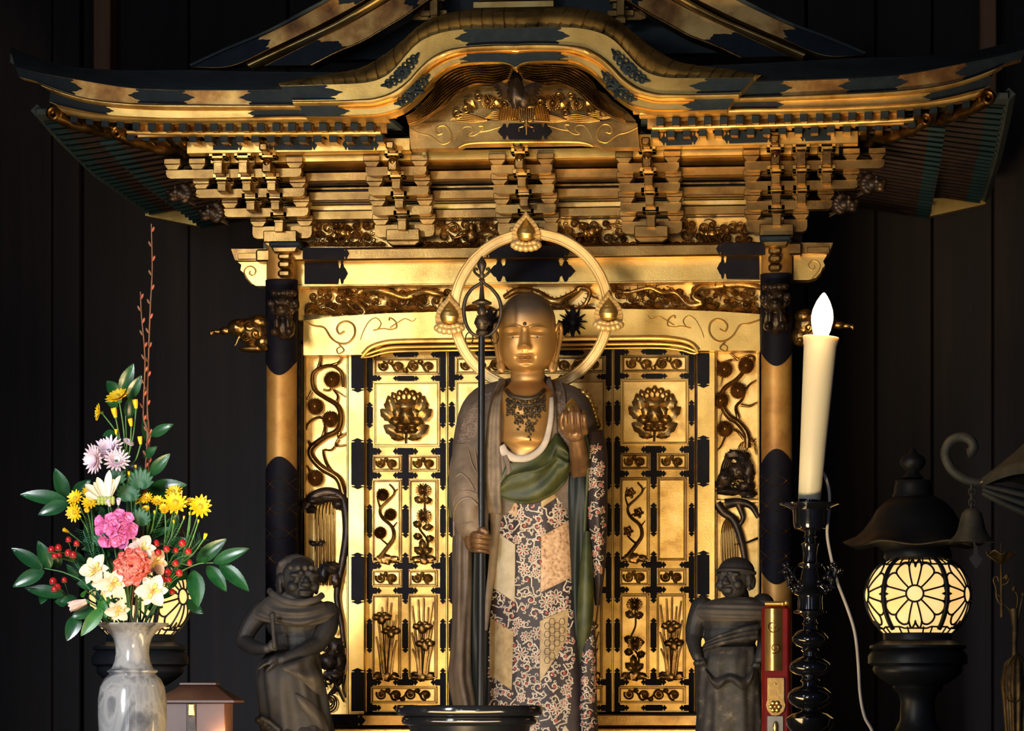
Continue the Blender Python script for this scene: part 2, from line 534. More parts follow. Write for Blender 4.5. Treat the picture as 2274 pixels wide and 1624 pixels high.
# ---- curved gable (ogee) in the middle
KX = P(1144, 100, KY).x
TT = [(620, 187), (690, 171), (760, 160), (810, 147), (860, 117), (894, 90), (934, 55), (974, 35), (1027, 23), (1094, 19), (1144, 18)]
TB = [(622, 191), (690, 189), (760, 187), (810, 184), (847, 174), (874, 155), (900, 125), (927, 97), (960, 79), (1011, 67), (1094, 63), (1144, 63)]
k_thatch = Band(TT, TB, KY + 0.10, KY + 0.012, dep=0.06, n=110, mx=KX, nc=9, bulge=0.022)
def ktf(u, t):
    p = k_thatch.pt(u, t)
    s = (u * 46) % 1.0
    p.y += 0.004 * (max(0, 1 - min(s, 1 - s) / 0.10)) - 0.004 * s
    return p
mb = MB(); mb.grid(440, 10, ktf, thick=(0, 0.06, 0))
KTH = mat_var('sooted_gilt_shingles', [(0.14, 0.085, 0.03), (0.55, 0.34, 0.10), (0.85, 0.56, 0.18)], 0.6, 0.5, 13, 0.2, 200)
obj('gable_shingle_edge', mb, KTH, shrine)
# the roof behind the curved gable
mb = MB()
mb.grid(60, 3, lambda u, v: (lambda p: Vector((p.x, p.y + 0.02 + 0.55 * v, p.z - 0.006)))(k_thatch.pt(u, 0.05)), thick=(0, 0, -0.012))
obj('gable_roof', mb, THATCH, shrine)
AB = [(650, 232), (760, 221), (827, 217), (870, 204), (904, 180), (927, 155), (954, 130), (987, 112), (1027, 104), (1094, 99), (1144, 99)]
AB = [(650, 224), (740, 223), (800, 220), (835, 216), (870, 204), (904, 180), (927, 155), (954, 130), (987, 112), (1027, 104), (1094, 99), (1144, 99)]
k_A = Band(TB, AB, KY, dep=0.04, n=110, mx=KX)
k_A.dep = 0.05
obj('gable_board', k_A.add(MB()), GOLD, shrine)
SB = [(652, 233), (740, 232), (800, 231), (834, 229), (880, 214), (910, 192), (940, 159), (974, 134), (1027, 115), (1094, 110), (1144, 109)]
k_S = Band(AB, SB, KY - 0.012, dep=0.05, n=110, mx=KX, bulge=0.006, nc=6)
obj('gable_moulding', k_S.add(MB()), GOLDP, shrine)
BB = [(680, 262), (793, 262), (844, 259), (887, 247), (920, 224), (947, 197), (974, 169), (1000, 152), (1034, 142), (1094, 139), (1128, 143), (1144, 152)]
k_B = Band([(664, 234)] + SB[1:], BB, KY + 0.004, dep=0.05, n=110, mx=KX, nc=11)
def kbf(u, t):
    p = k_B.pt(u, t)
    p.y += 0.004 * math.exp(-((t - 0.22) / 0.05) ** 2) - 0.004 * math.exp(-((t - 0.95) / 0.07) ** 2)
    return p
mb = MB(); mb.grid(220, 24, kbf, thick=(0, 0.05, 0)); obj('gable_board', mb, GOLD, shrine)
def cplate(band, a, b, half=True, **k):
    mb = MB(); bplate(mb, band, u_of(band, a), u_of(band, b), n=40, **k); obj('gable_fitting', mb, FITB, shrine)
cplate(k_A, 1010, 1266); cplate(k_B, 1020, 1262, t0=0.30, t1=0.93, off=0.006)
# openwork fittings: rings, berries and leaves of dark copper
def openwork(band, u0, u1, tw, leafy):
    mb = MB(); rnd = random.Random(int(u0 * 9000))
    N = 7
    ln = (band.pt(u0, .5) - band.pt(u1, .5)).length
    for k in range(N):
        f = (k + 0.5) / N; u = u0 + (u1 - u0) * f
        w = math.sin(pi * (0.12 + 0.76 * f)) * tw
        for sgn in (-1, 1):
            c = band.pt(u, 0.5 + sgn * w * 0.55, 0.004); r = ln / N * 0.42
            mb.tube([c + Vector((r * math.cos(a), 0, r * math.sin(a))) for a in np.linspace(0, 2 * pi, 12, endpoint=False)], ln / N * 0.17, 6, closed=True)
        mb.ell(band.pt(u, 0.5, 0.004), (ln / N * .42, .004, ln / N * .42), 10, 6)
    c = band.pt((u0 + u1) / 2, 0.5, 0.005)
    if leafy:
        for a in (-0.9, -0.3, 0.3, 0.9, 2.3, 4.0):
            d = Vector((math.cos(a + 2.2), 0, math.sin(a + 2.2)))
            mb.ell(c + d * 0.012, (0.005, 0.004, 0.013), 8, 6, rot=d.to_track_quat('Z', 'Y').to_matrix())
    else:
        for a in np.linspace(0, 2 * pi, 16, endpoint=False):
            d = Vector((math.cos(a), 0, math.sin(a)))
            mb.ell(c + d * 0.009, (0.0018, 0.003, 0.006), 6, 5, rot=d.to_track_quat('Z', 'Y').to_matrix())
        mb.ell(c, (0.005, 0.006, 0.005), 8, 6)
    e0 = band.pt(u0, 0.5, 0.004); e1 = band.pt(u1, 0.5, 0.004)
    for e, q in ((e0, u0), (e1, u1)):
        o = band.pt(q + (0.010 if q == u1 else -0.010), 0.42, 0.004)
        mb.tube([e, o], [0.005, 0.002], 6)
    obj('gable_fitting', mb, FITB, shrine, label='openwork fitting of dark copper')
for band, pa, pb, tw, lf in ((k_A, 858, 924, 0.34, 0), (k_B, 886, 948, 0.42, 1)):
    u0, u1 = u_of(band, pa), u_of(band, pb)
    openwork(band, u0, u1, tw, lf); openwork(band, 1 - u1, 1 - u0, tw, lf)
# end plates of the curved boards with cusped tips
for band, a, b in ((k_A, 622, 762), (k_B, 664, 778)):
    for fl in (0, 1):
        u0, u1 = u_of(band, a), u_of(band, b)
        mb = MB()
        if fl: bplate(mb, band, 1 - u1, 1 - u0, ends=(1, 0), t0=0.03, t1=0.95)
        else: bplate(mb, band, u0, u1, ends=(0, 1), t0=0.03, t1=0.95)
        obj('gable_fitting', mb, FITB, shrine)
# carved flowing strands under the curve
o_out = [(1143, 150), (1120, 146), (1077, 145), (1020, 155), (977, 178), (954, 215), (925, 245), (902, 258)]
o_in = [(1130, 182), (1094, 193), (1054, 190), (1020, 205), (990, 232), (965, 250), (930, 272), (908, 278)]
A_ = cr(o_out, 60); B_ = cr(o_in, 60)
STR = mat_var('dark_gilt_strands', [(0.05, 0.025, 0.012), (0.16, 0.085, 0.028), (0.40, 0.23, 0.07)], 0.9, 0.30, 25)
for sg in (1, -1):
    def sf(u, v):
        i = min(int(u * 59), 58); f = u * 59 - i
        ax = A_[i][0] * (1 - f) + A_[i + 1][0] * f; ay = A_[i][1] * (1 - f) + A_[i + 1][1] * f
        bx = B_[i][0] * (1 - f) + B_[i + 1][0] * f; by = B_[i][1] * (1 - f) + B_[i + 1][1] * f
        vv = v + 0.03 * math.sin(u * 17 + v * 5)
        rid = abs(math.sin(vv * 8 * pi))
        p = P(ax + (bx - ax) * v, ay + (by - ay) * v, KY + 0.035 + 0.05 * v)
        p.y -= 0.012 * rid + 0.02 * math.exp(-(u / .12) ** 2)
        if sg < 0: p.x = -p.x + 2 * P(1143, 150, KY + .035).x
        return p
    mb = MB(); mb.grid(120, 97, sf, thick=(0, 0.02, 0))
    obj('carved_strands', mb, STR, shrine, 60)
# tympanum board, its carved flowers and the scroll beam below
YB = -0.33
mb = MB(); mb.pextr([(928, 275), (945, 255), (975, 232), (1010, 205), (1060, 188), (1110, 178), (1180, 175), (1250, 180), (1300, 188), (1345, 208), (1362, 226), (1390, 245), (1412, 268), (1412, 290), (928, 292)], YB, 0.02)
obj('tympanum_board', mb, GOLDB, shrine)
# ---- carving helpers: everything is solid tube or lump standing proud of its board
def spiral(cx, cy, r, a0, turns, d=1, n=26):
    """pixel points of a scroll running inward"""
    return [(cx + r * (1 - 0.80 * k / (n - 1)) * math.cos(a0 + d * 2 * pi * turns * k / (n - 1)),
             cy + r * (1 - 0.80 * k / (n - 1)) * math.sin(a0 + d * 2 * pi * turns * k / (n - 1))) for k in range(n)]
def ptube(mb, pts, Y, w0, w1=None, seg=6, n=None, sq=1.0, proud=0.0):
    """tube along photo points on plane Y; widths in pixels"""
    w1 = w0 if w1 is None else w1
    if n: pts = cr(pts, n)
    k = len(pts)
    sc = S(pts[0][0], Y)
    mb.tube([P(x, y, Y - proud) for x, y in pts], [(w0 + (w1 - w0) * i / (k - 1)) * sc for i in range(k)], seg, sq=sq)
def disc(mb, px, py, r, Y, rays=26, h=0.008):
    """pine rosette: ribbed dome with a raised eye"""
    c = P(px, py, Y); R = r * S(px, Y)
    def fn(u, v):
        a = 2 * pi * u; q = v
        rr = R * q * (1 + 0.10 * (q > .9) * math.cos(rays * a))
        y = -h * math.sin(pi * min(1, 0.25 + q * 0.75)) - 0.0032 * math.cos(rays * a) * q
        return c + Vector((rr * math.cos(a), y, rr * math.sin(a)))
    mb.grid(rays * 4, 9, fn, thick=None, closeu=True)
    mb.ell(c + Vector((0, -h * .8, 0)), (R * .22, .004, R * .22), 8, 6)
def petalflower(mb, px, py, r, Y, n=14, tilt=0.0, h=0.006, eye=0.28, lay=2):
    c = P(px, py, Y); R = r * S(px, Y)
    for L in range(lay):
        for k in range(n):
            a = 2 * pi * (k + 0.5 * L) / n
            d = Vector((math.cos(a), -0.25 - 0.3 * L, math.sin(a) * (1 - tilt)))
            rr = R * (1 - 0.28 * L)
            mb.ell(c + d * rr * 0.58 - Vector((0, h * .4 * L, 0)), (rr * 2.0 / n, h * .5, rr * 0.44), 6, 5, rot=d.to_track_quat('Z', 'Y').to_matrix())
    mb.ell(c + Vector((0, -h, 0)), (R * eye, h, R * eye), 10, 7)
def pleaf(mb, x0, y0, x1, y1, w, Y, lift=0.008):
    """carved leaf from base to tip with a raised rib"""
    a = P(x0, y0, Y); b = P(x1, y1, Y); d = b - a; L = d.length; d.normalize()
    sd = Vector((-d.z, 0, d.x)); W = w * S(x0, Y)
    def fn(u, v):
        ww = W * math.sin(pi * min(1, v * 0.98 + 0.01)) ** 0.7 * (1 + 0.12 * math.sin(v * 20))
        s_ = (u - 0.5) * 2
        return a + d * (L * v) + sd * (ww * s_) + Vector((0, -lift * math.sin(pi * v) * (0.6 + 0.4 * abs(s_)) - 0.002, 0))
    mb.grid(7, 12, fn, thick=(0, 0.003, 0))
def cloud_panel(mb, x0, y0, x1, y1, Y, seed, rmin=9, rmax=16):
    """scrolling clouds filling a frieze"""
    rnd = random.Random(seed); pts = []
    tries = 0
    while tries < 500 and len(pts) < 40:
        tries += 1
        r = rnd.uniform(rmin, rmax)
        if y1 - y0 < 2 * r + 2: continue
        x = rnd.uniform(x0 + r, x1 - r); y = rnd.uniform(y0 + r, y1 - r)
        if all((x - a) ** 2 + (y - b) ** 2 > (0.82 * (r + c)) ** 2 for a, b, c in pts): pts.append((x, y, r))
    for x, y, r in pts:
        d = rnd.choice((-1, 1)); a0 = rnd.uniform(0, 6.28)
        sp = spiral(x, y, r, a0, 1.35, d)
        a1 = a0 - d * 0.5
        tail = [(x + r * 2.1 * math.cos(a1 - d * .55), y + r * 1.5 * math.sin(a1 - d * .55)), (x + r * 1.45 * math.cos(a1), y + r * 1.25 * math.sin(a1))]
        tail = [(min(max(p, x0), x1), min(max(q, y0), y1)) for p, q in tail]
        ptube(mb, tail + sp, Y, 1.3, 2.0, 6, n=30, sq=1.8, proud=0.003)
        ptube(mb, spiral(x, y, r * 0.72, a0, 1.0, d), Y, 1.3, 1.0, 5, sq=1.6, proud=0.006)
    small = []; tries = 0
    while tries < 400 and len(small) < 10:
        tries += 1
        r = rnd.uniform(4.5, 7); x = rnd.uniform(x0 + r, x1 - r); y = rnd.uniform(y0 + r, y1 - r)
        if all((x - a) ** 2 + (y - b) ** 2 > (.75 * (r + c)) ** 2 for a, b, c in pts + small): small.append((x, y, r))
    for x, y, r in small:
        d = rnd.choice((-1, 1)); ptube(mb, spiral(x, y, r, rnd.uniform(0, 6.28), 1.25, d, 18), Y, 1.3, .9, 5, sq=1.6, proud=.004)
    for k in range(4):
        x = rnd.uniform(x0 + 14, x1 - 14); y = rnd.uniform(y0 + 8, y1 - 8); w = rnd.uniform(14, 26)
        q = [(x - w, y + rnd.uniform(-7, 7)), (x - w * .4, y - 5), (x + w * .3, y + 4), (x + w, y + rnd.uniform(-7, 7))]
        q = [(min(max(a, x0), x1), min(max(b, y0), y1)) for a, b in q]
        for dy in (-3, 0, 3): ptube(mb, [(a, b + dy) for a, b in q], Y, 0.6, 1.7, 5, n=14, proud=0.002)
    return mb
def beast(mb, px, py, w, h, Y, d=1, seed=0):
    """small crouching animal in the clouds"""
    s = S(px, Y)
    def e(x, y, rx, ry, dep=9): mb.ell(P(px + d * x * w, py + y * h, Y - 0.006), (rx * w * s, dep * s, ry * h * s), 12, 8, bump=0.25, bf=40)
    e(0, 0, .42, .40, 12); e(.38, -.12, .24, .30, 14); e(-.40, .05, .26, .34, 12); e(.62, -.2, .16, .18, 12)
    for x in (.45, .2, -.3, -.55): ptube(mb, [(px + d * x * w, py + .2 * h), (px + d * (x + .12) * w, py + .55 * h), (px + d * (x + .2) * w, py + .62 * h)], Y, 3.5, 2.2, 6, proud=0.01)
    ptube(mb, [(px - d * .6 * w, py), (px - d * .85 * w, py - .3 * h), (px - d * .8 * w, py - .6 * h), (px - d * .6 * w, py - .6 * h)], Y, 3, 1.5, 6, n=12, proud=.008)
def scroll_row(mb, x0, y0, x1, y1, Y, n, seed=0):
    """row of curling leaves inside a small panel"""
    w = (x1 - x0) / n; cy = (y0 + y1) / 2; r = min(w * .47, (y1 - y0) * .46)
    for k in range(n):
        cx = x0 + w * (k + .5); d = 1 if k % 2 else -1
        a0 = pi * .9 if k % 2 else pi * 1.15
        ptube(mb, spiral(cx, cy + d * 1.0, r, a0, 1.3, d), Y, 2.7, 1.2, 6, sq=1.3, proud=.003)
        ptube(mb, spiral(cx, cy + d * 1.0, r * .60, a0 + .5, 1.0, d), Y, 1.7, 1.0, 6, sq=1.4, proud=.006)
        mb.ell(P(cx, cy + d, Y - .006), (3.4 * S(cx, Y), .005, 3.4 * S(cx, Y)), 8, 6)
        if k < n - 1:
            ptube(mb, [(cx - r * .2, cy + d * r * .9), (cx + w * .5, cy + d * r * .35), (cx + w * .75, cy - d * r * .75), (cx + w, cy - d * r * .95)], Y, 2.2, 3.2, 6, n=14, proud=.002)
            pleaf(mb, cx + w * .25, cy + d * r * .95, cx + w * .62, cy + d * r * .7, 5, Y - .002, .005)
def cusp_poly(x0, x1, y0, y1, ends=(1, 1), vert=True, L=None):
    """pixel outline of a flat fitting with cusped tips on the long axis"""
    w = (x1 - x0) if vert else (y1 - y0)
    a, b = (y0, y1) if vert else (x0, x1)
    c = (x0 + x1) / 2 if vert else (y0 + y1) / 2
    L = L or 0.95 * w
    prof = [(1.0, .5), (.86, .5), (.80, .44), (.76, .27), (.66, .22), (.60, .36), (.56, .47), (.46, .50), (.38, .43), (.34, .30), (.22, .24), (.12, .12), (0, 0)]
    A = []
    if ends[0]: A += [(a + L * q, h) for q, h in prof[::-1]]
    else: A += [(a, .5)]
    if ends[1]: A += [(b - L * q, h) for q, h in prof]
    else: A += [(b, .5)]
    R_ = [(c + w * h, q) for q, h in A]; L_ = [(c - w * h, q) for q, h in reversed(A) if h > 0 or False]
    pts = R_ + L_
    if not vert: pts = [(q, p) for p, q in pts]
    return pts
def fitting(mb, x0, x1, y0, y1, Y, ends=(1, 1), vert=True, L=None, dep=0.002):
    mb.pextr(cusp_poly(x0, x1, y0, y1, ends, vert, L), Y - dep, dep)

# tympanum carving: rock, waterfall, peonies and clouds
mb = MB(); Yt = YB - 0.004
for x, y, r in ((1084, 226, 17), (1228, 230, 18), (1281, 231, 15)): petalflower(mb, x, y, r, Yt - .012, 16, h=.008)
for x, y, a, b in ((1040, 262, 42, 9), (1110, 258, 34, 10), (1215, 262, 44, 9), (1290, 262, 42, 8), (1330, 255, 26, 9)):
    for k in range(5): ptube(mb, [(x - a, y + 4), (x - a * .4, y - b + k * 4), (x + a * .4, y - b * .4 + k * 3), (x + a, y + 5)], Yt - .008, 1.2, 2.6, 6, n=16)
for x, y, r, d in ((1015, 252, 11, 1), (1035, 244, 10, -1), (1062, 214, 9, 1), (1240, 214, 9, -1), (1268, 212, 8, 1), (1310, 246, 10, -1), (1340, 252, 9, 1), (1120, 232, 8, 1), (1200, 228, 8, -1), (1255, 250, 10, 1)):
    ptube(mb, spiral(x, y, r, 0.5, 1.4, d), Yt - .008, 3.2, 1.6, 6)
for k in range(9): ptube(mb, [(1112 + k * 5, 236), (1110 + k * 5.2, 248), (1108 + k * 5.4, 268)], Yt - .01, 2.4, 2.4, 6)
for k in range(6): ptube(mb, [(1188 + k * 5, 234), (1190 + k * 5.2, 248), (1192 + k * 5.4, 268)], Yt - .01, 2.4, 2.4, 6)
for x, y, x2, y2 in ((1055, 240, 1030, 222), (1100, 240, 1118, 222), (1245, 245, 1265, 226), (1300, 240, 1322, 226)): pleaf(mb, x, y, x2, y2, 9, Yt - .008)
obj('tympanum_carving', mb, GOLDB, shrine, 50)
# the bird-like pendant in the middle
mb = MB(); Yp = KY + .02
mb.ell(P(1146, 205, Yp), (.017, .02, .034), 16, 12, bump=.35, bf=30); mb.ell(P(1163, 222, Yp), (.014, .016, .018), 12, 9, bump=.3, bf=40)
for sg in (-1, 1):
    for k in range(6):
        a = P(1150 + sg * 12, 200 + k * 4, Yp - .004); b = P(1150 + sg * (58 - k * 4), 187 + k * 7, Yp + .012)
        mb.tube([a, a.lerp(b, .5) + Vector((0, -.006, .004)), b], [.006, .006, .002], 6, sq=.6)
obj('gable_pendant', mb, CARVD, shrine, 60)
mb = MB()
for k in range(7): ptube(mb, [(1154 + k * 5, 236), (1154 + k * 5, 252), (1156 + k * 4.4, 266)], KY + .03, 2.7, 2.7, 8)
mb.pbox(1151, 230, 1188, 240, KY + .022, .02)
for sg in (-1, 1):
    ptube(mb, [(1169, 268), (1169 + sg * 6, 280), (1169 + sg * 17, 284), (1169 + sg * 16, 292)], KY + .03, 3, 1.5, 6, n=14)
    ptube(mb, [(1169, 268), (1169 + sg * 12, 270), (1169 + sg * 18, 264)], KY + .03, 3, 1.5, 6, n=10)
ptube(mb, [(1169, 266), (1169, 284), (1169, 300)], KY + .03, 5, 1, 8)
obj('gable_pendant', mb, CARV, shrine, 60)
# scroll beam under the tympanum
YS = -0.34
mb = MB(); mb.pextr([(908, 276), (1000, 270), (1160, 267), (1320, 269), (1415, 274), (1420, 327), (1340, 327), (1325, 320), (1290, 316), (1030, 320), (1010, 329), (912, 330)], YS, 0.05)
obj('scroll_beam', mb, GOLDB, shrine)
def scrollwork(o_par, Y, sgn, xf, big, s=1.0):
    """raised scroll lines; xf maps local to photo pixel"""
    mb = MB()
    for a in big: ptube(mb, [xf(p) for p in a[0]], Y, a[1], a[2], 6, n=a[3] if len(a) > 3 else 40, sq=1.1)
    obj('scroll_relief', mb, GOLDP, o_par)
SB_L = [([(912, 286), (935, 297), (955, 302), (975, 316), (985, 320), (1000, 313), (1002, 296), (990, 280), (975, 281), (968, 291), (973, 299), (982, 296)], 1.6, 2.0, 60),
        ([(1012, 312), (1018, 298), (1030, 283), (1047, 282), (1050, 292), (1040, 300), (1052, 301), (1066, 292), (1074, 281), (1064, 280)], .8, 1.8, 60),
        ([(1066, 293), (1085, 290), (1098, 286), (1112, 282)], 1.6, .8, 20)]
scrollwork(shrine, YS - .001, 1, lambda p: p, SB_L)
scrollwork(shrine, YS - .001, 1, lambda p: (2328 - p[0], p[1] - 3), SB_L)
scrollwork(shrine, YS - .001, 1, lambda p: p, [([(1018, 328), (1040, 319), (1100, 316), (1260, 315), (1300, 318), (1318, 325)], 3, 3, 40)])
mb = MB(); fitting(mb, 1105, 1226, 274, 310, YS - .002, vert=False, L=30); obj('beam_fitting', mb, FIT, shrine)

# ---- bracket clusters
YK = [-0.09, -0.14, -0.19, -0.235, -0.26]
def zrow(y, Y, x=905): return P(x, y, Y).z
ROW = dict(arm=[(499, 526), (458, 477), (414, 433), (370, 389)],
           blk=[(475, 487), (432, 445), (388.5, 402), (344.5, 357)],
           tap=[(487, 499), (445, 457), (402, 413), (357, 369)],
           nose=[(484, 513), (440, 464), (396, 421), (349, 381)],
           ub=[(508, 534), (467, 479), (424, 437), (380, 394), (332, 346)])
BX = [-0.545, -0.2725, 0.0, 0.2725, 0.545]
REFX = 905
def rowz(pr, Y): return zrow(pr[1], Y), zrow(pr[0], Y)
def cluster(X, side=0):
    """side: -1/1 = corner bracket reaching outwards"""
    root = None
    mm = MB(); dark = MB()
    holder = obj('bracket_cluster', MB().box(X - .037, X + .037, -.12, -.03, *rowz(ROW['ub'][0], -.12), c=.002), GOLDB, shrine)
    tp = MB(); tp.box(X - .037, X + .037, -.11, -.04, zrow(545, -.11), zrow(534, -.11), .002, taper=.72); obj('bearing_block', tp, GOLDB, holder)
    for k in range(4):
        Y = YK[k]; w = .066
        outs = [-.052, .052]
        xl, xr = X - w, X + w
        if side:
            ext = [0.0, .055, .11, .165][k]
            outs = [-.052, .052] + [side * (.052 + .0545 * (i + 1)) for i in range(k)]
            if side < 0: xl -= ext
            else: xr += ext
        z0, z1 = rowz(ROW['arm'][k], Y)
        # arm with rounded lower corners
        r = .010
        pl = [(xl, z1), (xl, z0 + r), (xl + r * .3, z0 + r * .3), (xl + r, z0), (xr - r, z0), (xr - r * .3, z0 + r * .3), (xr, z0 + r), (xr, z1)]
        obj('bracket_arm', MB().extr(pl, Y, Y + .03), GOLDB, holder)
        for dx in outs:
            b = MB(); za, zb = rowz(ROW['blk'][k], Y - .008)
            b.box(X + dx - .0185, X + dx + .0185, Y - .010, Y + .034, za, zb, .0012)
            za, zb = rowz(ROW['tap'][k], Y - .008)
            b.box(X + dx - .0182, X + dx + .0182, Y - .008, Y + .032, za, zb, .001, taper=.58)
            obj('bearing_block', b, GOLDB, holder)
        cols = [0.0] + ([side * .0545 * (i + 1) for i in range(min(k, 2))] if side else [])
        for dx in cols:
            n_ = MB(); za, zb = rowz(ROW['nose'][k], Y - .045)
            xx = X + dx
            if k == 3 and dx == 0:
                n_.box(xx - .0105, xx + .0105, Y - .062, Y, za, zb - .008, .003)
                n_.ell((xx, Y - .05, zb - .010), (.0108, .016, .010), 12, 8)
            else:
                n_.box(xx - .0095, xx + .0095, Y - .045, Y + .01, za + .002, zb, .0012)
                n_.box(xx - .0105, xx + .0105, Y - .047, Y - .03, zb - .006, zb - .001, .0008)
            obj('bracket_nose', n_, GOLDB if k != 3 else CARV, holder)
            u = MB(); za, zb = rowz(ROW['ub'][k + 1], Y - .045)
            if k < 3 or side == 0 or True:
                u.box(xx - .0188, xx + .0188, Y - .05, Y - .012, za, za + (zb - za) * .45, .001)
                for sg in (-1, 1): u.box(xx + sg * .0105, xx + sg * .0188, Y - .05, Y - .012, za, zb, .001)
                obj('bearing_block', u, GOLD, holder)
    n_ = MB(); za, zb = rowz((314, 331), -.33); n_.box(X - .009, X + .009, -.34, -.25, za, zb, .003); obj('bracket_nose', n_, CARV, holder)
    return holder
for i, X in enumerate(BX): cluster(X, -1 if i == 0 else (1 if i == 4 else 0))
# long tie beams and shaped ceiling boards between the clusters
def xbeam(y0, y1, Y, dep, mat, x0=-.60, x1=.60, name='tie_beam', c=.0015):
    obj(name, MB().box(x0, x1, Y, Y + dep, zrow(y1, Y), zrow(y0, Y), c), mat, shrine)
xbeam(466, 486, YK[0] + .012, .03, GOLDB); xbeam(423, 443, YK[1] + .012, .03, GOLDB)
xbeam(380, 400, YK[2] + .012, .03, GOLDB); xbeam(334, 357, YK[3] + .006, .03, GOLD, -.68, .68)
xbeam(453, 466, YK[0] + .026, .05, GOLDP); xbeam(445, 452, YK[0] + .04, .03, CARV)
xbeam(403, 409, YK[1] + .03, .02, CARV); xbeam(413, 420, YK[1] + .03, .02, CARV)
mb = MB()
def shir(u, v):
    z = zrow(357 + 22 * v, -.2); y = YK[3] + .03 + .055 * v ** 2.0 + .012 * math.sin(v * pi)
    return Vector((-.66 + 1.32 * u, y, z))
mb.grid(3, 12, shir, thick=(0, .012, .004)); obj('ceiling_cove', mb, GOLDB, shrine)
mb = MB(); mb.box(-.60, .60, -.02, .0, zrow(560, 0), zrow(300, 0)); obj('bracket_backboard', mb, CARVD, shrine)
mb = MB()
for k in range(3):
    z0, z1 = zrow(400 + 43 * k, YK[2 - k]), zrow(357 + 43 * k + 10, YK[2 - k])
    mb.box(-.60, .60, YK[2 - k] + .04, YK[2 - k] + .06, z0, z1)
obj('bracket_backboard', mb, CARVD, shrine)
# eave purlin with blue and gold pattern
PY = -.29
for x0, x1 in ((-.72, -.235), (.245, .72)):
    h = obj('eave_purlin', MB().box(x0, x1, PY, PY + .04, zrow(334, PY), zrow(306, PY), .001), GOLD, shrine)
for a, b in ((473, 541), (596, 705), (760, 842)):
    mb = MB(); fitting(mb, a, b, 308, 333, PY - .001, vert=False, L=16, ends=(a > 500, 1)); o = obj('purlin_fitting', mb, FITB, shrine)
    mb2 = MB(); mb2.v = [(-x, y, z) for x, y, z in mb.v]; mb2.f = [tuple(reversed(f)) for f in mb.f]; mb2.m = mb.m
    obj('purlin_fitting', mb2, FITB, shrine)
# rafters
def wz(x): return None
for row, (c0, pitch, last, yf, Yr, sz, dep) in enumerate((((164, 264), 34.6, 846, sm([164, 197, 234, 267, 304, 339, 400, 520, 660, 850], [264, 268.5, 273.5, 277, 280, 281.5, 282, 282, 282, 280.5]), EY + .02, 8.6, .16),
                                                ((290, 303), 34.6, 846, sm([290, 324, 370, 450, 560, 700, 850], [303, 305, 306, 307, 307, 306.5, 306]), EY + .075, 9.0, .12))):
    x = c0[0]
    while x <= last:
        p = P(x, yf(x), Yr); h = sz * S(x, Yr)
        for sg in (1, -1):
            mb = MB(); mb.box(sg * p.x - h, sg * p.x + h, Yr, Yr + dep, p.z - h, p.z + h, .0015)
            r = obj('rafter', mb, CARV, shrine)
            e = MB(); e.box(sg * p.x - h * .98, sg * p.x + h * .98, Yr - .003, Yr + .004, p.z - h * .98, p.z + h * .98, .001)
            for q in (-1, 1):
                pass
            obj('end_cap', e, FITB, r)
        x += pitch
# gold boards closing the gaps behind both rafter rows
for x0, x1 in ((P(290, 280, EY).x, P(850, 280, EY).x), (-P(850, 280, EY).x, -P(290, 280, EY).x)):
    mb = MB()
    mb.box(x0, x1, EY + .07, EY + .08, zrow(300, EY + .07, x=600), zrow(266, EY + .07, x=600))
    mb.box(x0, x1, EY + .02, EY + .09, zrow(268, EY + .03, x=600), zrow(262, EY + .03, x=600))
    obj('rafter_backboard', mb, GOLDW, shrine)
# soffit board above the rafters, under the roof
def soff(u, v, u0, u1):
    p = b_str2.pt(u0 + (u1 - u0) * u, 0.3); return Vector((p.x * (1 - .30 * v), EY + .02 + 1.20 * v, p.z * (1 - v) + v * zrow(255, EY)))
_u = u_of(b_str2, 860)
for a, b in ((0, _u), (1 - _u, 1)):
    mb = MB(); mb.grid(40, 4, lambda u, v: soff(u, v, a, b), thick=(0, 0, .01)); obj('eave_soffit', mb, THATCH, shrine)
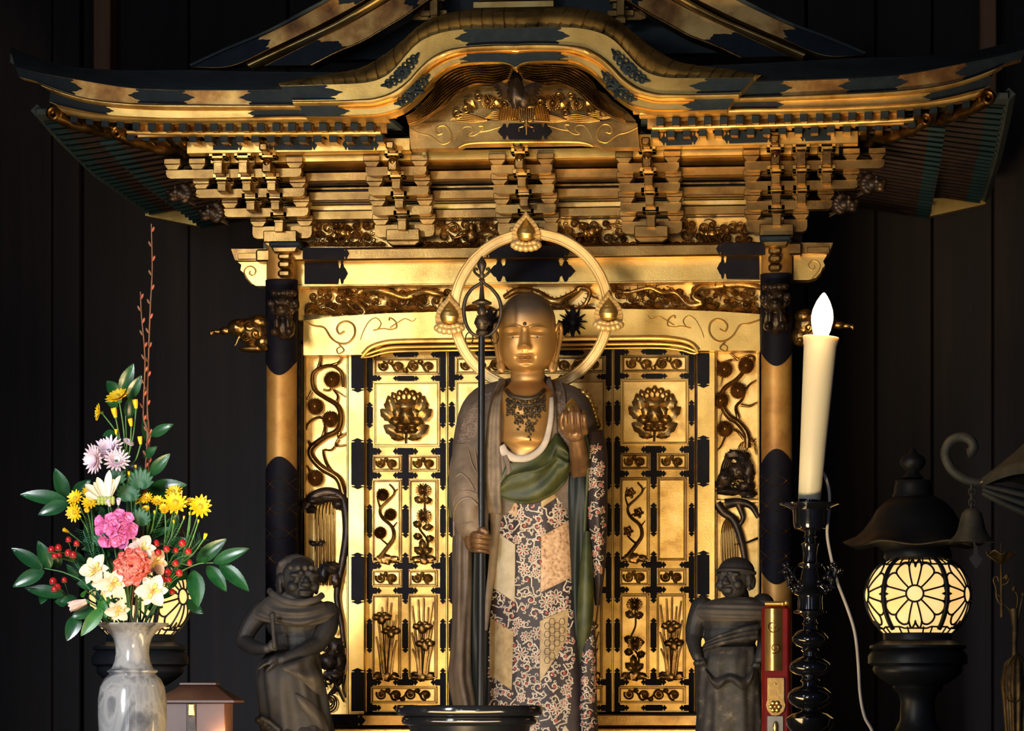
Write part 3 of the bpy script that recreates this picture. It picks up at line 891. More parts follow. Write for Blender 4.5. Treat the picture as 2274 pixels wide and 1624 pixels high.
# side rafters seen from below, two tiers each side
SR = mat_var('dark_red_rafter', [(0.020, 0.012, 0.014), (0.05, 0.028, 0.026)], 0.2, 0.45, 20)
SRE = mat_var('verdigris_rafter_end', [(0.006, 0.028, 0.038), (0.012, 0.042, 0.055)], 0.2, 0.5, 20)
zf = zrow(282, EY + .02)
for sg in (-1, 1):
    for k in range(24):
        y = EY + .10 + k * .050
        lift = max(0, (0.10 - y)) * .028 / .4
        for tier, (xa, xb, za, zb) in enumerate(((1.02, .80, zf + lift, zf + .035 + lift * .5), (.90, .56, zf - .030 + lift * .7, zf + .03))):
            mb = MB()
            mb.tube([(sg * xa, y, za), (sg * xb, y, zb)], .0050, 4, up=(0, 0, 1))
            r = obj('side_rafter', mb, SR, shrine)
            mb = MB(); mb.tube([(sg * (xa + .002), y, za), (sg * (xa - .032), y, za + (zb - za) * .032 / (xa - xb))], .0053, 4, up=(0, 0, 1))
            obj('end_cap', mb, SRE, r)
    mb = MB(); mb.grid(3, 12, lambda u, v: Vector((sg * (1.03 - .5 * u), EY + .05 + 1.25 * v, zf + .02 + .035 * u + max(0, (.1 - (EY + .05 + 1.25 * v))) * .05)), thick=(0, 0, .012)); obj('side_soffit', mb, THATCH, shrine)
    mb = MB(); mb.tube([(sg * 1.032, EY + .06, zf + .055), (sg * 1.032, EY + .25, zf + .035), (sg * 1.032, .2, zf + .014), (sg * 1.032, .82, zf + .014)], .014, 4, up=(0, 0, 1)); obj('side_eave_board', mb, THATCH, shrine)
    mb = MB(); mb.extr([(sg * a, zf + b) for a, b in ((.90, -.032), (1.035, -.004), (1.035, .012), (.90, .012))], .80, .83); obj('side_end_board', mb, GOLD, shrine)
    # carved beast heads on the slanting tail rafters of the corner bracket
    for (px, py, qx, qy, Yq) in ((402, 432, 482, 404, -.20), (474, 474, 562, 452, -.13)):
        mb = MB(); c = P(px, py, Yq); e = P(qx, qy, Yq + .06); c2 = c.copy(); rr = .0010
        mb.tube([c, c.lerp(e, .5), e], [.013, .015, .014], 10)
        mb.ell(c, (.020, .022, .017)); mb.ell(c + Vector((-.018, -.010, -.002)), (.013, .014, .010)); mb.ell(c + Vector((-.026, -.014, .004)), (.006, .008, .006)); mb.ell(c + Vector((-.018, -.008, -.013)), (.012, .010, .005))
        for k in range(9):
            a = -1.2 + k * .42; mb.ell(c + Vector((.012 + .006 * math.cos(a * 2), -.008, .018 * math.sin(a))), (.010, .009, .006)); mb.tube([c + Vector((.008, -.006, .014 * math.sin(a))), c + Vector((.034, .004, .028 * math.sin(a)))], [.005, .0015], 6)
        for q in (-1, 1): mb.ell(c + Vector((-.010, -.018, .010 + .004 * q)), (.005, .005, .005)); mb.tube([c + Vector((-.004, -.01, .012)), c + Vector((.012 + .006 * q, -.01, .030))], [.004, .001], 6)
        if sg > 0:
            mb.v = [(-x, y, z) for x, y, z in mb.v]; mb.f = [tuple(reversed(f)) for f in mb.f]
        me = fuse(mb, .0018, 1, 'tail_rafter_nose'); me.materials.append(CARVD); obj('tail_rafter_nose', me, None, shrine)
    # carved hip-rafter noses at the corner
    for (px, py, r, Yq) in ((121, 255, 17, EY + .03), (262, 297, 15, EY + .08)):
        mb = MB(); c = P(px, py, Yq)
        for a in (0, .5):
            sp = spiral(0, 0, r * S(px, Yq), a, 1.5, -1)
            mb.tube([(c.x + x, c.y - .008, c.z - z) for x, z in sp], [.006 - .003 * i / 25 for i in range(26)], 6)
        mb.tube([c, Vector((c.x + .03, c.y + .03, c.z - .012)), Vector((c.x + .14, c.y + .22, c.z - .02))], [r * S(px, Yq) * .9, .014, .016], 8)
        if sg > 0:
            mb.v = [(-x, y, z) for x, y, z in mb.v]; mb.f = [tuple(reversed(f)) for f in mb.f]
        obj('hip_rafter_nose', mb, CARV, shrine, 60)
# ---- upper gable behind: two sloping barge boards each side
GY = -.16
class SlopeBand(Band):
    pass
def sband(top, bot, Y, dep, bulge=0, nc=3):
    b = Band(top, bot, Y, dep=dep, full=False, n=40, bulge=bulge, nc=nc); return b
def mirrored(mb):
    m = MB(); m.v = [(-x, y, z) for x, y, z in mb.v]; m.f = [tuple(reversed(f)) for f in mb.f]; m.m = mb.m; return m
def both(name, mb, mat, smooth=38):
    obj(name, mb, mat, shrine, smooth); obj(name, mirrored(mb), mat, shrine, smooth)
g1 = sband([(424, 147), (500, 112), (590, 74), (680, 28), (740, -6), (800, -42)], [(424, 149), (512, 147), (600, 108), (700, 60), (800, 6), (860, -30)], GY, .04)
both('barge_board', g1.add(MB()), GOLDW)
g0 = sband([(420, 143), (500, 106), (590, 68), (680, 20), (740, -12), (800, -48)], [(424, 147), (500, 112), (590, 74), (680, 28), (740, -6), (800, -42)], GY - .01, .09)
both('gable_thatch_edge', g0.add(MB()), THATCH)
g2 = sband([(547, 141), (640, 99), (740, 51), (800, 15), (830, -4), (900, -50)], [(556, 151), (650, 106), (750, 60), (810, 26), (850, 2), (900, -32)], GY - .014, .05, .006, 6)
both('gable_moulding', g2.add(MB()), GOLDP)
g3 = sband([(588, 146), (680, 100), (780, 50), (850, 10), (900, -20), (960, -50)], [(692, 145), (745, 118), (800, 95), (850, 66), (900, 36), (960, -6)], GY + .006, .04)
both('barge_board', g3.add(MB()), GOLDW)
g4 = sband([(688, 143), (745, 114), (800, 91), (850, 62), (900, 32), (958, -8)], [(692, 148), (747, 120), (802, 97), (854, 67), (904, 37), (962, -5)], GY - .004, .05, .003, 4)
both('gable_moulding', g4.add(MB()), CARV)
for b, u0, u1, e in ((g1, 0.0, .42, (0, 1)), (g1, .80, .99, (1, 0)), (g3, 0.0, .34, (0, 1)), (g3, .80, .92, (1, 1))):
    mb = MB(); bplate(mb, b, u0, u1, ends=e, L=.02); both('gable_fitting', mb, FITB)
# small brackets and the bottom of the upper gable
for x0, y0, x1, y1, m in ((1050, 2, 1230, 17, GOLDP), (1062, -22, 1218, 0, GOLD)):
    mb = MB(); mb.pbox(x0, y0, x1, y1, -.10, .03); obj('upper_gable_beam', mb, m, shrine)
for cx, sg in ((963, -1), (1378, 1)):
    for x0, y0, x1, y1, dy in ((-25, -14, 25, 4, 0), (-18, 6, 18, 20, -.01), (-30, 22, 30, 36, -.02), (-12, 38, 12, 52, -.02), (-9, -6, 9, 34, -.05)):
        mb = MB(); mb.pbox(cx + x0, y0, cx + x1, y1, -.10 + dy, .03); obj('upper_bracket', mb, GOLDB, shrine)
    mb = MB(); mb.pextr([(cx + sg * a, b) for a, b in ((12, 22), (50, 28), (62, 38), (44, 44), (12, 44))], -.11, .02); obj('upper_bracket', mb, GOLDB, shrine)
mb = MB(); mb.extr([(-.62, P(0, 150, 0).z + .0), (.62, P(0, 150, 0).z), (.30, P(0, -40, 0).z), (-.30, P(0, -40, 0).z)], -.02, .02); obj('upper_gable_wall', mb, THATCH, shrine)

# ---- friezes
mb = MB(); mb.box(-.56, .56, -.035, -.02, zrow(550, -.03), zrow(484, -.03)); obj('frieze_board', mb, GOLDP, shrine)
FZ = [(700, 832, 1), (976, 1118, 2), (1243, 1386, 3), (1510, 1664, 4)]
for x0, x1, sd in FZ:
    mb = MB(); cloud_panel(mb, x0 - 10, 487, x1 + 10, 546, -.042, sd * 13)
    cx = (x0 + x1) / 2
    if sd == 1: beast(mb, cx - 5, 518, 30, 26, -.045, -1)
    if sd == 2:
        mb.ell(P(cx, 505, -.055), (.009, .008, .010)); mb.ell(P(cx, 524, -.05), (.014, .01, .016), bump=.3); ptube(mb, [(cx - 40, 530), (cx - 12, 522), (cx + 20, 528), (cx + 45, 520)], -.05, 4, 2, n=14)
    if sd == 3: beast(mb, cx, 516, 32, 30, -.045, 1); beast(mb, cx - 34, 526, 16, 18, -.045, -1)
    if sd == 4: beast(mb, cx - 5, 520, 34, 26, -.045, 1)
    obj('cloud_carving', mb, FRZ, shrine, 60)
# wave crests along the bottom
mb = MB()
for x0, x1, sd in FZ:
    x = x0 - 24
    while x < x1 + 24:
        for q in (10, 6.5, 3.2): ptube(mb, [(x + q * math.cos(a), 548 - q * math.sin(a)) for a in np.linspace(0.2, pi - .2, 9)], -.046, 1.6, 1.6, 5)
        x += 17
obj('wave_carving', mb, CARV, shrine, 60)
# plate beam (flat, deep) and head beam
YB2 = -.115
mb = MB(); mb.box(-.60, .60, YB2, 0, zrow(577, YB2), zrow(549, YB2), .004); obj('plate_beam', mb, GOLDB, shrine)
YH = -.07
mb = MB(); mb.box(-.52, .52, YH, 0, zrow(634, YH), zrow(578, YH), .002); obj('head_beam', mb, GOLD, shrine)
mb = MB(); mb.box(-.52, .52, YH - .004, -.01, zrow(582, YH), zrow(577, YH), .001); mb.box(-.52, .52, YH - .004, -.01, zrow(635, YH), zrow(631, YH), .001); obj('beam_edge', mb, GOLDP, shrine)
for x0, x1, y0, y1, e, Y in ((676, 772, 583, 631, (0, 1), YH), (1592, 1686, 572, 620, (1, 0), YH), (1086, 1278, 578, 626, (1, 1), YH)):
    mb = MB(); fitting(mb, x0, x1, y0, y1, Y - .001, e, False, 46 if e == (1, 1) else 26); obj('beam_fitting', mb, FIT, shrine)
for x0, x1, y0, y1, e in ((672, 775, 550, 576, (0, 1)), (1590, 1700, 540, 566, (1, 0)), (1075, 1265, 546, 572, (1, 1))):
    mb = MB(); fitting(mb, x0, x1, y0, y1, YB2 - .001, e, False, 14); obj('beam_fitting', mb, FIT, shrine)
# dragon frieze
mb = MB(); mb.box(-.52, .52, -.022, -.005, zrow(712, 0), zrow(632, 0)); obj('frieze_board', mb, GOLDP, shrine)
def dragon(mb, pts, w, Y, seed):
    rnd = random.Random(seed)
    c = cr(pts, 90)
    rad = [w * S(c[0][0], Y) * (0.55 + .45 * math.sin(pi * min(1, i / 89 * 1.1 + .12))) * (1 + .14 * (i % 2)) for i in range(90)]
    mb.tube([P(x, y, Y - .004 - .006 * math.sin(i * .2)) for i, (x, y) in enumerate(c)], rad, 8)
    for i in range(4, 86, 4):
        x, y = c[i]; x2, y2 = c[i + 1]; d = math.hypot(x2 - x, y2 - y) + 1e-6
        nx, ny = (y2 - y) / d, -(x2 - x) / d
        if ny > 0: nx, ny = -nx, -ny
        ptube(mb, [(x, y), (x + nx * w * 1.5, y + ny * w * 1.5)], Y - .006, 2.2, .5, 4)
    hx, hy = c[-1]
    s = S(hx, Y)
    mb.ell(P(hx, hy, Y - .012), (w * 1.5 * s, .012, w * 1.2 * s), 12, 8, bump=.4, bf=60)
    dx = 1 if c[-1][0] > c[-8][0] else -1
    mb.ell(P(hx + dx * w * 1.6, hy + 3, Y - .014), (w * .9 * s, .009, w * .6 * s), 10, 7, bump=.3, bf=60)
    for k in range(5):
        ptube(mb, [(hx - dx * 3, hy - 4 + k * 3), (hx - dx * (14 + k), hy - 12 + k * 6), (hx - dx * 24, hy - 10 + k * 7)], Y - .01, 2, .6, 5, n=8)
    for k in (20, 45, 65):
        x, y = c[k]
        ptube(mb, [(x, y), (x + 7, y + 12), (x + 16, y + 16)], Y - .008, 3, 2.2, 5, n=8)
        for q in (-5, 0, 5): ptube(mb, [(x + 16, y + 16), (x + 23, y + 16 + q)], Y - .008, 1.6, .5, 4)
YD = -.036
def waves(mb, x0, x1, yb, Y, seed):
    rnd = random.Random(seed); x = x0
    while x < x1:
        w = rnd.uniform(30, 48); h = rnd.uniform(14, 24); d = rnd.choice((-1, 1))
        for k in range(6):
            f = 1 - k * .14
            pts = [(x + d * -w * .6 * f, yb), (x - d * w * .25 * f, yb - h * .75 * f), (x + d * w * .15 * f, yb - h * f), (x + d * w * .5 * f, yb - h * .55 * f), (x + d * w * .42 * f, yb - h * .2 * f)]
            pts = [(min(max(a, 678), 1684), b) for a, b in pts]
            ptube(mb, pts, Y, 1.4, 2.2, 5, n=18, proud=.002 + .002 * (k % 3))
        x += w * .8
mb = MB(); dragon(mb, [(985, 655), (940, 648), (900, 660), (860, 648), (820, 645), (795, 650), (790, 670), (810, 690), (800, 700), (775, 678), (772, 664)], 8, YD, 3)
obj('dragon_carving', mb, FRZ, shrine, 60)
mb = MB(); dragon(mb, [(1700, 640), (1640, 632), (1590, 636), (1555, 640), (1540, 660), (1560, 672), (1530, 678), (1500, 650), (1470, 650), (1440, 640), (1390, 650), (1360, 640)], 8, YD, 4)
obj('dragon_carving', mb, FRZ, shrine, 60)
mb = MB(); dragon(mb, [(1120, 660), (1150, 645), (1190, 650), (1230, 670), (1270, 655), (1290, 640), (1310, 650), (1295, 680), (1260, 690)], 8, YD, 5)
obj('dragon_carving', mb, FRZ, shrine, 60)
mb = MB(); waves(mb, 690, 1690, 700, YD - .002, 6); obj('wave_carving', mb, FRZ, shrine, 60)
for k, (a, b) in enumerate(((680, 850), (850, 1010), (1360, 1530), (1530, 1684))):
    mb = MB(); cloud_panel(mb, a, 636, b, 692, YD + .004, 40 + k, 8, 13); obj('cloud_carving', mb, FRZ, shrine, 60)
# rainbow lintel with scrolls
YL = -.062
L_out = [(674, 712), (760, 702), (860, 696), (1000, 692), (1180, 690), (1360, 686), (1500, 688), (1600, 692), (1687, 698),
         (1688, 779), (1548, 779), (1536, 764), (1510, 756), (1440, 752), (1180, 752), (880, 757), (846, 762), (820, 774), (806, 788), (673, 789)]
mb = MB(); mb.pextr(L_out, YL, .05); obj('rainbow_lintel', mb, GOLD, shrine)
for dy, w, Y in ((0, 5.5, YL - .004), (13, 4, YL + .004), (22, 3.2, YL + .012)):
    mb = MB()
    ptube(mb, [(806 - dy * .2, 788 + dy * .25), (822, 772 + dy * .9), (850, 762 + dy), (885, 758 + dy), (1000, 756 + dy), (1180, 754 + dy), (1380, 751 + dy), (1470, 751 + dy), (1515, 756 + dy), (1538, 765 + dy * .9), (1550, 779 + dy * .2)], Y, w, w, 8, n=90)
    obj('lintel_moulding', mb, GOLDP if dy == 0 else GOLD, shrine)
SL = [([(676, 716), (700, 724), (720, 728), (735, 750), (752, 762), (772, 762), (787, 745), (786, 724), (772, 714), (756, 718), (748, 730), (754, 742), (765, 736)], 2.4, 2.6, 70),
      ([(752, 764), (764, 778), (752, 786), (748, 776), (756, 770)], 2, 1.6, 24),
      ([(800, 755), (806, 738), (818, 716), (834, 706), (846, 718), (838, 732), (828, 734), (850, 730), (866, 732), (880, 728), (878, 714), (866, 706), (864, 712)], .9, 2, 70),
      ([(866, 728), (884, 716), (900, 708), (916, 714), (924, 706)], 1.8, .8, 24)]
scrollwork(shrine, YL - .001, 1, lambda p: p, SL)
for a in (): pass
mb = MB()
for a in SL: ptube(mb, [(2363 - p[0], p[1] - 5) for p in a[0]], YL - .001, a[1], a[2], 6, n=a[3], sq=1.1)
obj('scroll_relief', mb, GOLDP, shrine)
# dark flower fitting in the middle of the lintel
mb = MB(); petalflower(mb, 1272, 716, 34, YL - .002, 12, h=.004); petalflower(mb, 1250, 728, 20, YL - .003, 9, h=.004); obj('beam_fitting', mb, FIT, shrine)
mb = MB(); petalflower(mb, 1088, 718, 34, YL - .002, 12, h=.004); obj('beam_fitting', mb, FIT, shrine)

# ---- columns
CY = -.095; CRd = .0335
COLM = mat_var('amber_gilt_column', [(0.34, 0.15, 0.035), (0.52, 0.26, 0.06), (0.60, 0.33, 0.09)], 0.45, 0.5, 20, 0.15, 240)
for sg in (-1, 1):
    x = sg * .545
    mb = MB(); mb.lathe(x, CY, [(CRd, DZ), (CRd, zrow(545, CY))], 40)
    col = obj('column', mb, COLM, shrine)
    def wrap(za, zb, pa, pb, mat, tp=0.05):
        """copper sleeve with a pointed edge"""
        mb = MB()
        def fn(u, v):
            a = 2 * pi * u
            q = abs(math.sin((a + pi / 2) * 1.0 / 1)) if False else abs((((a + pi / 2) / (pi)) % 1.0) * 2 - 1) ** 1.0
            q = math.cos((a - 1.5 * pi)) ; q = q * q
            lo = za - pa * q; hi = zb + pb * q
            r = CRd + .0022
            return Vector((x + r * math.cos(a), CY + r * math.sin(a), lo + (hi - lo) * v))
        mb.grid(64, 10, fn, closeu=True)
        obj('column_sleeve', mb, mat, col)
    z = lambda y: zrow(y, CY)
    wrap(z(800 if sg < 0 else 790), z(620), .034, 0, FIT)
    wrap(DZ + .001, z(1045), 0, .030, FIT) if sg < 0 else wrap(z(1270), z(1040), .032, .034, FIT)
    # key-fret, hexagon lines on the sleeve
    mb = MB()
    for yy in (1075, 1130, 1185, 1240):
        for k in range(2):
            pts = []
            for q in range(13):
                a = 1.5 * pi + (q / 12 - .5) * 2.6
                zz = z(yy) + .012 * math.cos((q / 12 - .5) * 2 * pi) * (1 if k else -1)
                pts.append((x + (CRd + .003) * math.cos(a), CY + (CRd + .003) * math.sin(a), zz))
            mb.tube(pts, .0007, 4)
    obj('sleeve_engraving', mb, CARV, col)
    # head block, cheeks and the small lotus nosing on the column
    px = 632 if sg < 0 else 1722
    dyy = 0 if sg < 0 else -13
    mb = MB(); mb.pbox(px - 35, 535 + dyy, px + 35, 548 + dyy, CY - .055, .09, .006); obj('column_head', mb, FITB, shrine)
    mb = MB(); mb.pbox(px - 30, 546 + dyy, px + 30, 562 + dyy, CY - .05, .08, .004, taper=.86); obj('column_head', mb, GOLDB, shrine)
    mb = MB()
    for y0, y1, dd in ((562, 577, .05), (578, 596, .056), (598, 616, .046)): mb.pbox(px - 16, y0 + dyy, px + 13, y1 + dyy, CY - dd, .05, .006)
    obj('column_nosing', mb, GOLDB, shrine)
    # lion head facing forward
    mb = MB(); c = P(px, 700 + dyy, CY - .05); s = S(px, CY)
    mb.ell(c + Vector((0, -.012, .018)), (.026, .03, .028)); mb.ell(c + Vector((0, -.036, .006)), (.017, .016, .014)); mb.ell(c + Vector((0, 0, -.026)), (.024, .026, .028))
    for q in (-1, 1):
        mb.ell(c + Vector((q * .012, -.036, .026)), (.007, .007, .006)); mb.ell(c + Vector((q * .027, -.004, .022)), (.007, .009, .014))
        mb.ell(c + Vector((q * .016, -.026, -.040)), (.010, .018, .010)); mb.ell(c + Vector((q * .012, -.02, -.018)), (.008, .016, .02))
        for k in range(3): mb.ell(c + Vector((q * (.014 + k * .006), -.02 - .004 * k, -.005 + .014 * k)), (.008, .008, .008))
    for k in range(5): mb.ell(c + Vector(((k - 2) * .010, -.012, .046)), (.009, .018, .008))
    mb.ell(c + Vector((0, -.05, .010)), (.007, .006, .005))
    me = fuse(mb, .0016, 2, 'lion_nosing'); me.materials.append(CARVD); obj('lion_nosing', me, None, shrine)
    # side beam end with a scroll, and the elephant-like nosing below
    mb = MB()
    b = [(601, 581), (601, 635), (568, 635), (556, 628), (546, 618), (541, 606), (534, 600), (536, 588), (528, 582)] if sg < 0 else [(1762, 567), (1762, 622), (1795, 622), (1812, 617), (1822, 606), (1826, 596), (1832, 590), (1828, 580), (1836, 567)]
    mb.pextr(b, -.08, .05); obj('beam_end', mb, GOLD, shrine)
    mb = MB(); f = (lambda p: p) if sg < 0 else (lambda p: (2363 - p[0], p[1] - 13))
    ptube(mb, [f(p) for p in [(560, 632), (548, 618), (542, 604), (548, 594), (560, 592), (568, 602), (562, 612), (554, 608), (556, 602)]], -.081, 1.6, 1.6, 6, n=40); obj('scroll_relief', mb, GOLDP, shrine)
    mb = MB()
    bx = [(513, 553), (603, 553), (603, 578), (522, 578)] if sg < 0 else [(1850, 539), (1762, 539), (1762, 564), (1840, 564)]
    mb.pextr(bx, -.10, .07); obj('beam_end', mb, CARV, shrine)
    mb = MB(); mb.pbox(*((528, 562, 570, 576) if sg < 0 else (1792, 548, 1842, 562)), -.104, .03); obj('beam_end', mb, GOLDB, shrine)
    f = (lambda a, b: (a, b)) if sg < 0 else (lambda a, b: (2363 - a, b - 13))
    mb = MB(); Yn = -.10
    def ee(a, b, rx, ry, dy=.014, o=0): mb.ell(P(*f(a, b), Yn - o), (rx * .001, dy, ry * .001), 14, 9)
    ee(560, 735, 38, 30, .024); ee(530, 728, 26, 20, .02, .004); ee(500, 735, 14, 9, .010, .004); ee(482, 737, 12, 6, .007, .004); ee(469, 740, 5, 7, .006, .004)
    ee(585, 760, 20, 22, .02); ee(565, 775, 36, 9, .014); ee(575, 715, 24, 16, .02)
    ptube(mb, [f(535, 738), (f(528, 755)), f(522, 768), f(516, 764)], Yn - .012, 4, 1.5, 6, n=12)
    me = fuse(mb, .0018, 3, 'beast_nosing'); me.materials.append(CARV)
    bn = obj('beast_nosing', me, None, shrine)
    mb = MB()
    for a, b, r in ((553, 722, 14), (568, 742, 11), (545, 748, 10), (588, 770, 8), (530, 718, 7)):
        d = 1
        ptube(mb, [f(*q) for q in spiral(a, b, r, .6, 1.5, d)], Yn - .026, 2.6, 1.4, 6)
    obj('mane_curls', mb, GOLDB, bn, 60)

# ---- door posts, side panels, doors
mb = MB(); mb.box(-.52, .52, .012, .03, DZ, zrow(760, 0)); obj('door_backboard', mb, CARVD, shrine)
ZD = P(900, 1582, 0).z
def sidepanel(x0, x1, seedside):
    mb = MB(); mb.pbox(x0, 784 if x0 < 1100 else 776, x1, 1590, -.002, .02); obj('side_panel', mb, GOLDP, shrine)
    mb = MB()
    for a in (x0, x1 - 4): mb.pbox(a, 784 if x0 < 1100 else 776, a + 4, 1590, -.016, .02)
    obj('panel_frame', mb, GOLD, shrine)
sidepanel(675, 773, 0); sidepanel(1588, 1687, 1)
for sg, x0, x1, fits in ((-1, 773, 809, [(788, 872, (0, 1)), (973, 1087, (1, 1)), (1227, 1343, (1, 1)), (1484, 1580, (1, 0))]), (1, 1548, 1588, [(784, 862, (0, 1)), (967, 1082, (1, 1)), (1223, 1330, (1, 1)), (1480, 1580, (1, 0))])):
    mb = MB(); mb.pbox(x0, 782, x1, 1590, -.030, .03); post = obj('door_post', mb, GOLD, shrine)
    for y0, y1, e in fits:
        mb = MB(); a, b = (x0 + 7, x1 - 1) if sg < 0 else (x0 + 1, x1 - 13)
        fitting(mb, a, b, y0, y1, -.031, e, True, 12); obj('post_fitting', mb, FIT, post)
TY = -.006
def leaf_frame(xo, first):
    """one door leaf drawn at the left-hand leaf's pixels, then moved by xo metres"""
    pass
def build_leaf(panels):
    out = []
    X0, X1 = 812, 991
    mb = MB(); mb.pbox(X0, 775, X1, 1583, 0.0, .012, .001); out.append(('door', mb, STILE, []))
    rect = {'top': (830, 795, 975, 832), 'peony': (829, 848, 976, 992), 'sa': (827, 1012, 891, 1047), 'sb': (909, 1012, 974, 1047),
            'ma': (826, 1065, 891, 1248), 'mb': (908, 1065, 972, 1248), 'ta': (826, 1266, 891, 1303), 'tb': (908, 1266, 971, 1303),
            'la': (826, 1321, 890, 1507), 'lb': (906, 1321, 970, 1507), 'bot': (823, 1525, 970, 1563)}
    subs = out[0][3]
    for k, (a, b, c, d) in rect.items():
        mb = MB()
        for q, w, Y in ((0, 3, -.007), (4, 2, -.0045)):
            for r in ((a + q, b + q, c - q, b + q + w), (a + q, d - q - w, c - q, d - q), (a + q, b + q, a + q + w, d - q), (c - q - w, b + q, c - q, d - q)):
                mb.pbox(*r, Y, .007, .0006)
        subs.append(('panel_frame', mb, GOLDB if k != 'peony' else GOLD))
        mb = MB(); mb.pbox(a + 6, b + 6, c - 6, d - 6, -.0015, .004, .0003); subs.append(('panel', mb, GOLDP))
    # carvings
    c_ = MB(); scroll_row(c_, 836, 801, 969, 827, -.003, 4); subs.append(('scroll_carving', c_, FRZ))
    for r in (('sa', 1), ('sb', 2), ('ta', 3), ('tb', 4)):
        a, b, c, d = rect[r[0]]; m = MB(); scroll_row(m, a + 7, b + 6, c - 7, d - 5, -.003, 2, r[1]); subs.append(('scroll_carving', m, FRZ))
    a, b, c, d = rect['bot']; m = MB(); scroll_row(m, a + 8, b + 6, c - 8, d - 6, -.003, 4, 9); subs.append(('scroll_carving', m, FRZ))
    subs.append(('peony_carving', peony(902, 921), GOLDB))
    for key, fn in panels.items():
        if fn is None: continue
        a, b, c, d = rect[key]; m = MB(); fn(m, a + 7, b + 7, c - 7, d - 7); subs.append(('plant_carving', m, PLANT))
    # fittings
    for (xa, xb) in ((813, 828), (976, 990)):
        for y0, y1, e in ((776, 872, (0, 1)), (893, 951, (1, 1)), (973, 1090, (1, 1)), (1120, 1195, (1, 1)), (1227, 1342, (1, 1)), (1374, 1451, (1, 1)), (1484, 1582, (1, 0))):
            m = MB(); fitting(m, xa + 1, xb - 1, y0, y1, -.002, e, True, 14)
            for ya, yb in ((780, 795), (833, 847)) if y0 == 776 else (((994, 1011), (1048, 1064)) if y0 == 973 else (((1249, 1265), (1304, 1320)) if y0 == 1227 else (((1508, 1524), (1565, 1580)) if y0 == 1484 else ()))):
                if xa < 900: fitting(m, xa + 2, xa + 34, ya + 1, yb - 1, -.0022, (0, 1), False, 13)
                else: fitting(m, xb - 34, xb - 2, ya + 1, yb - 1, -.0022, (1, 0), False, 13)
            subs.append(('door_fitting', m, FIT))
    for y0, y1, e in ((996, 1090, (0, 1)), (1120, 1195, (1, 1)), (1227, 1342, (1, 1)), (1374, 1451, (1, 1)), (1484, 1522, (1, 0))):
        m = MB(); fitting(m, 893, 907, y0, y1, -.002, e, True, 14)
        for ya, yb in ((994, 1011), (1048, 1064)) if y0 == 996 else (((1249, 1265), (1304, 1320)) if y0 == 1227 else (((1508, 1524),) if y0 == 1484 else ())):
            fitting(m, 872, 928, ya + 1, yb - 1, -.0022, (1, 1), False, 13)
        subs.append(('door_fitting', m, FIT))
    for ya, yb in ((779, 794), (834, 847), (1565, 1580)):
        m = MB(); fitting(m, 872, 930, ya + 1, yb - 1, -.002, (1, 1), False, 13); subs.append(('door_fitting', m, FIT))
    return out
def peony(cx, cy):
    m = MB(); Y = -.004
    for k in range(9):
        a = pi * (0.06 + .88 * k / 8)
        x, y = cx + 42 * math.cos(a), cy - 12 - 38 * math.sin(a)
        m.ell(P(x, y, Y - .004), (.0075, .005, .0075), 8, 6)
        if k % 2 == 0: m.ell(P(cx + 47 * math.cos(a), cy - 14 - 42 * math.sin(a), Y - .004), (.004, .005, .004), 8, 6)
        if 1 <= k <= 7: ptube(m, [(cx + 30 * math.cos(a), cy - 8 - 26 * math.sin(a)), (x, y)], Y - .002, 2, 2, 5)
    for sg in (-1, 1):
        pleaf(m, cx + sg * 26, cy + 4, cx + sg * 40, cy - 42, 11, Y - .002)
        pleaf(m, cx + sg * 26, cy + 16, cx + sg * 57, cy - 12, 12, Y - .003)
        pleaf(m, cx + sg * 8, cy + 50, cx + sg * 50, cy + 24, 13, Y - .002)
        pleaf(m, cx + sg * 3, cy + 54, cx + sg * 34, cy + 52, 6, Y - .001)
    # overlapping petals, back to front
    def petal(x, y, rx, ry, o):
        c = P(x, y, Y - o)
        def fn(u, v):
            a = 2 * pi * u; w = 1 + .07 * math.cos(6 * a)
            return c + Vector((rx * .001 * v * w * math.cos(a), -.007 * math.cos(v * pi / 2), ry * .001 * v * w * math.sin(a)))
        m.grid(40, 7, fn, closeu=True)
    for x, y, rx, ry, o in ((cx, cy - 16, 28, 20, .002), (cx - 18, cy - 4, 17, 19, .005), (cx + 18, cy - 4, 17, 19, .005), (cx - 24, cy + 15, 15, 12, .008), (cx + 24, cy + 15, 15, 12, .008), (cx, cy + 2, 17, 19, .012),
                            (cx - 12, cy + 24, 16, 8, .011), (cx + 12, cy + 24, 16, 8, .011), (cx - 14, cy + 34, 13, 8, .009), (cx + 14, cy + 34, 13, 8, .009), (cx, cy + 36, 12, 7, .012)): petal(x, y, rx, ry, o)
    ptube(m, [(cx, cy + 40), (cx - 1, cy + 58), (cx - 1, cy + 64)], Y - .003, 3, 2.4, 7)
    return m
def rock(m, x0, x1, y, Y, h=8):
    for k in range(3):
        x = x0 + (x1 - x0) * (.2 + .3 * k)
        m.ell(P(x, y + 2, Y), ((x1 - x0) * .00026, .006, (h + 3 * (k == 1)) * .001), 14, 8, bump=.5, bf=60)
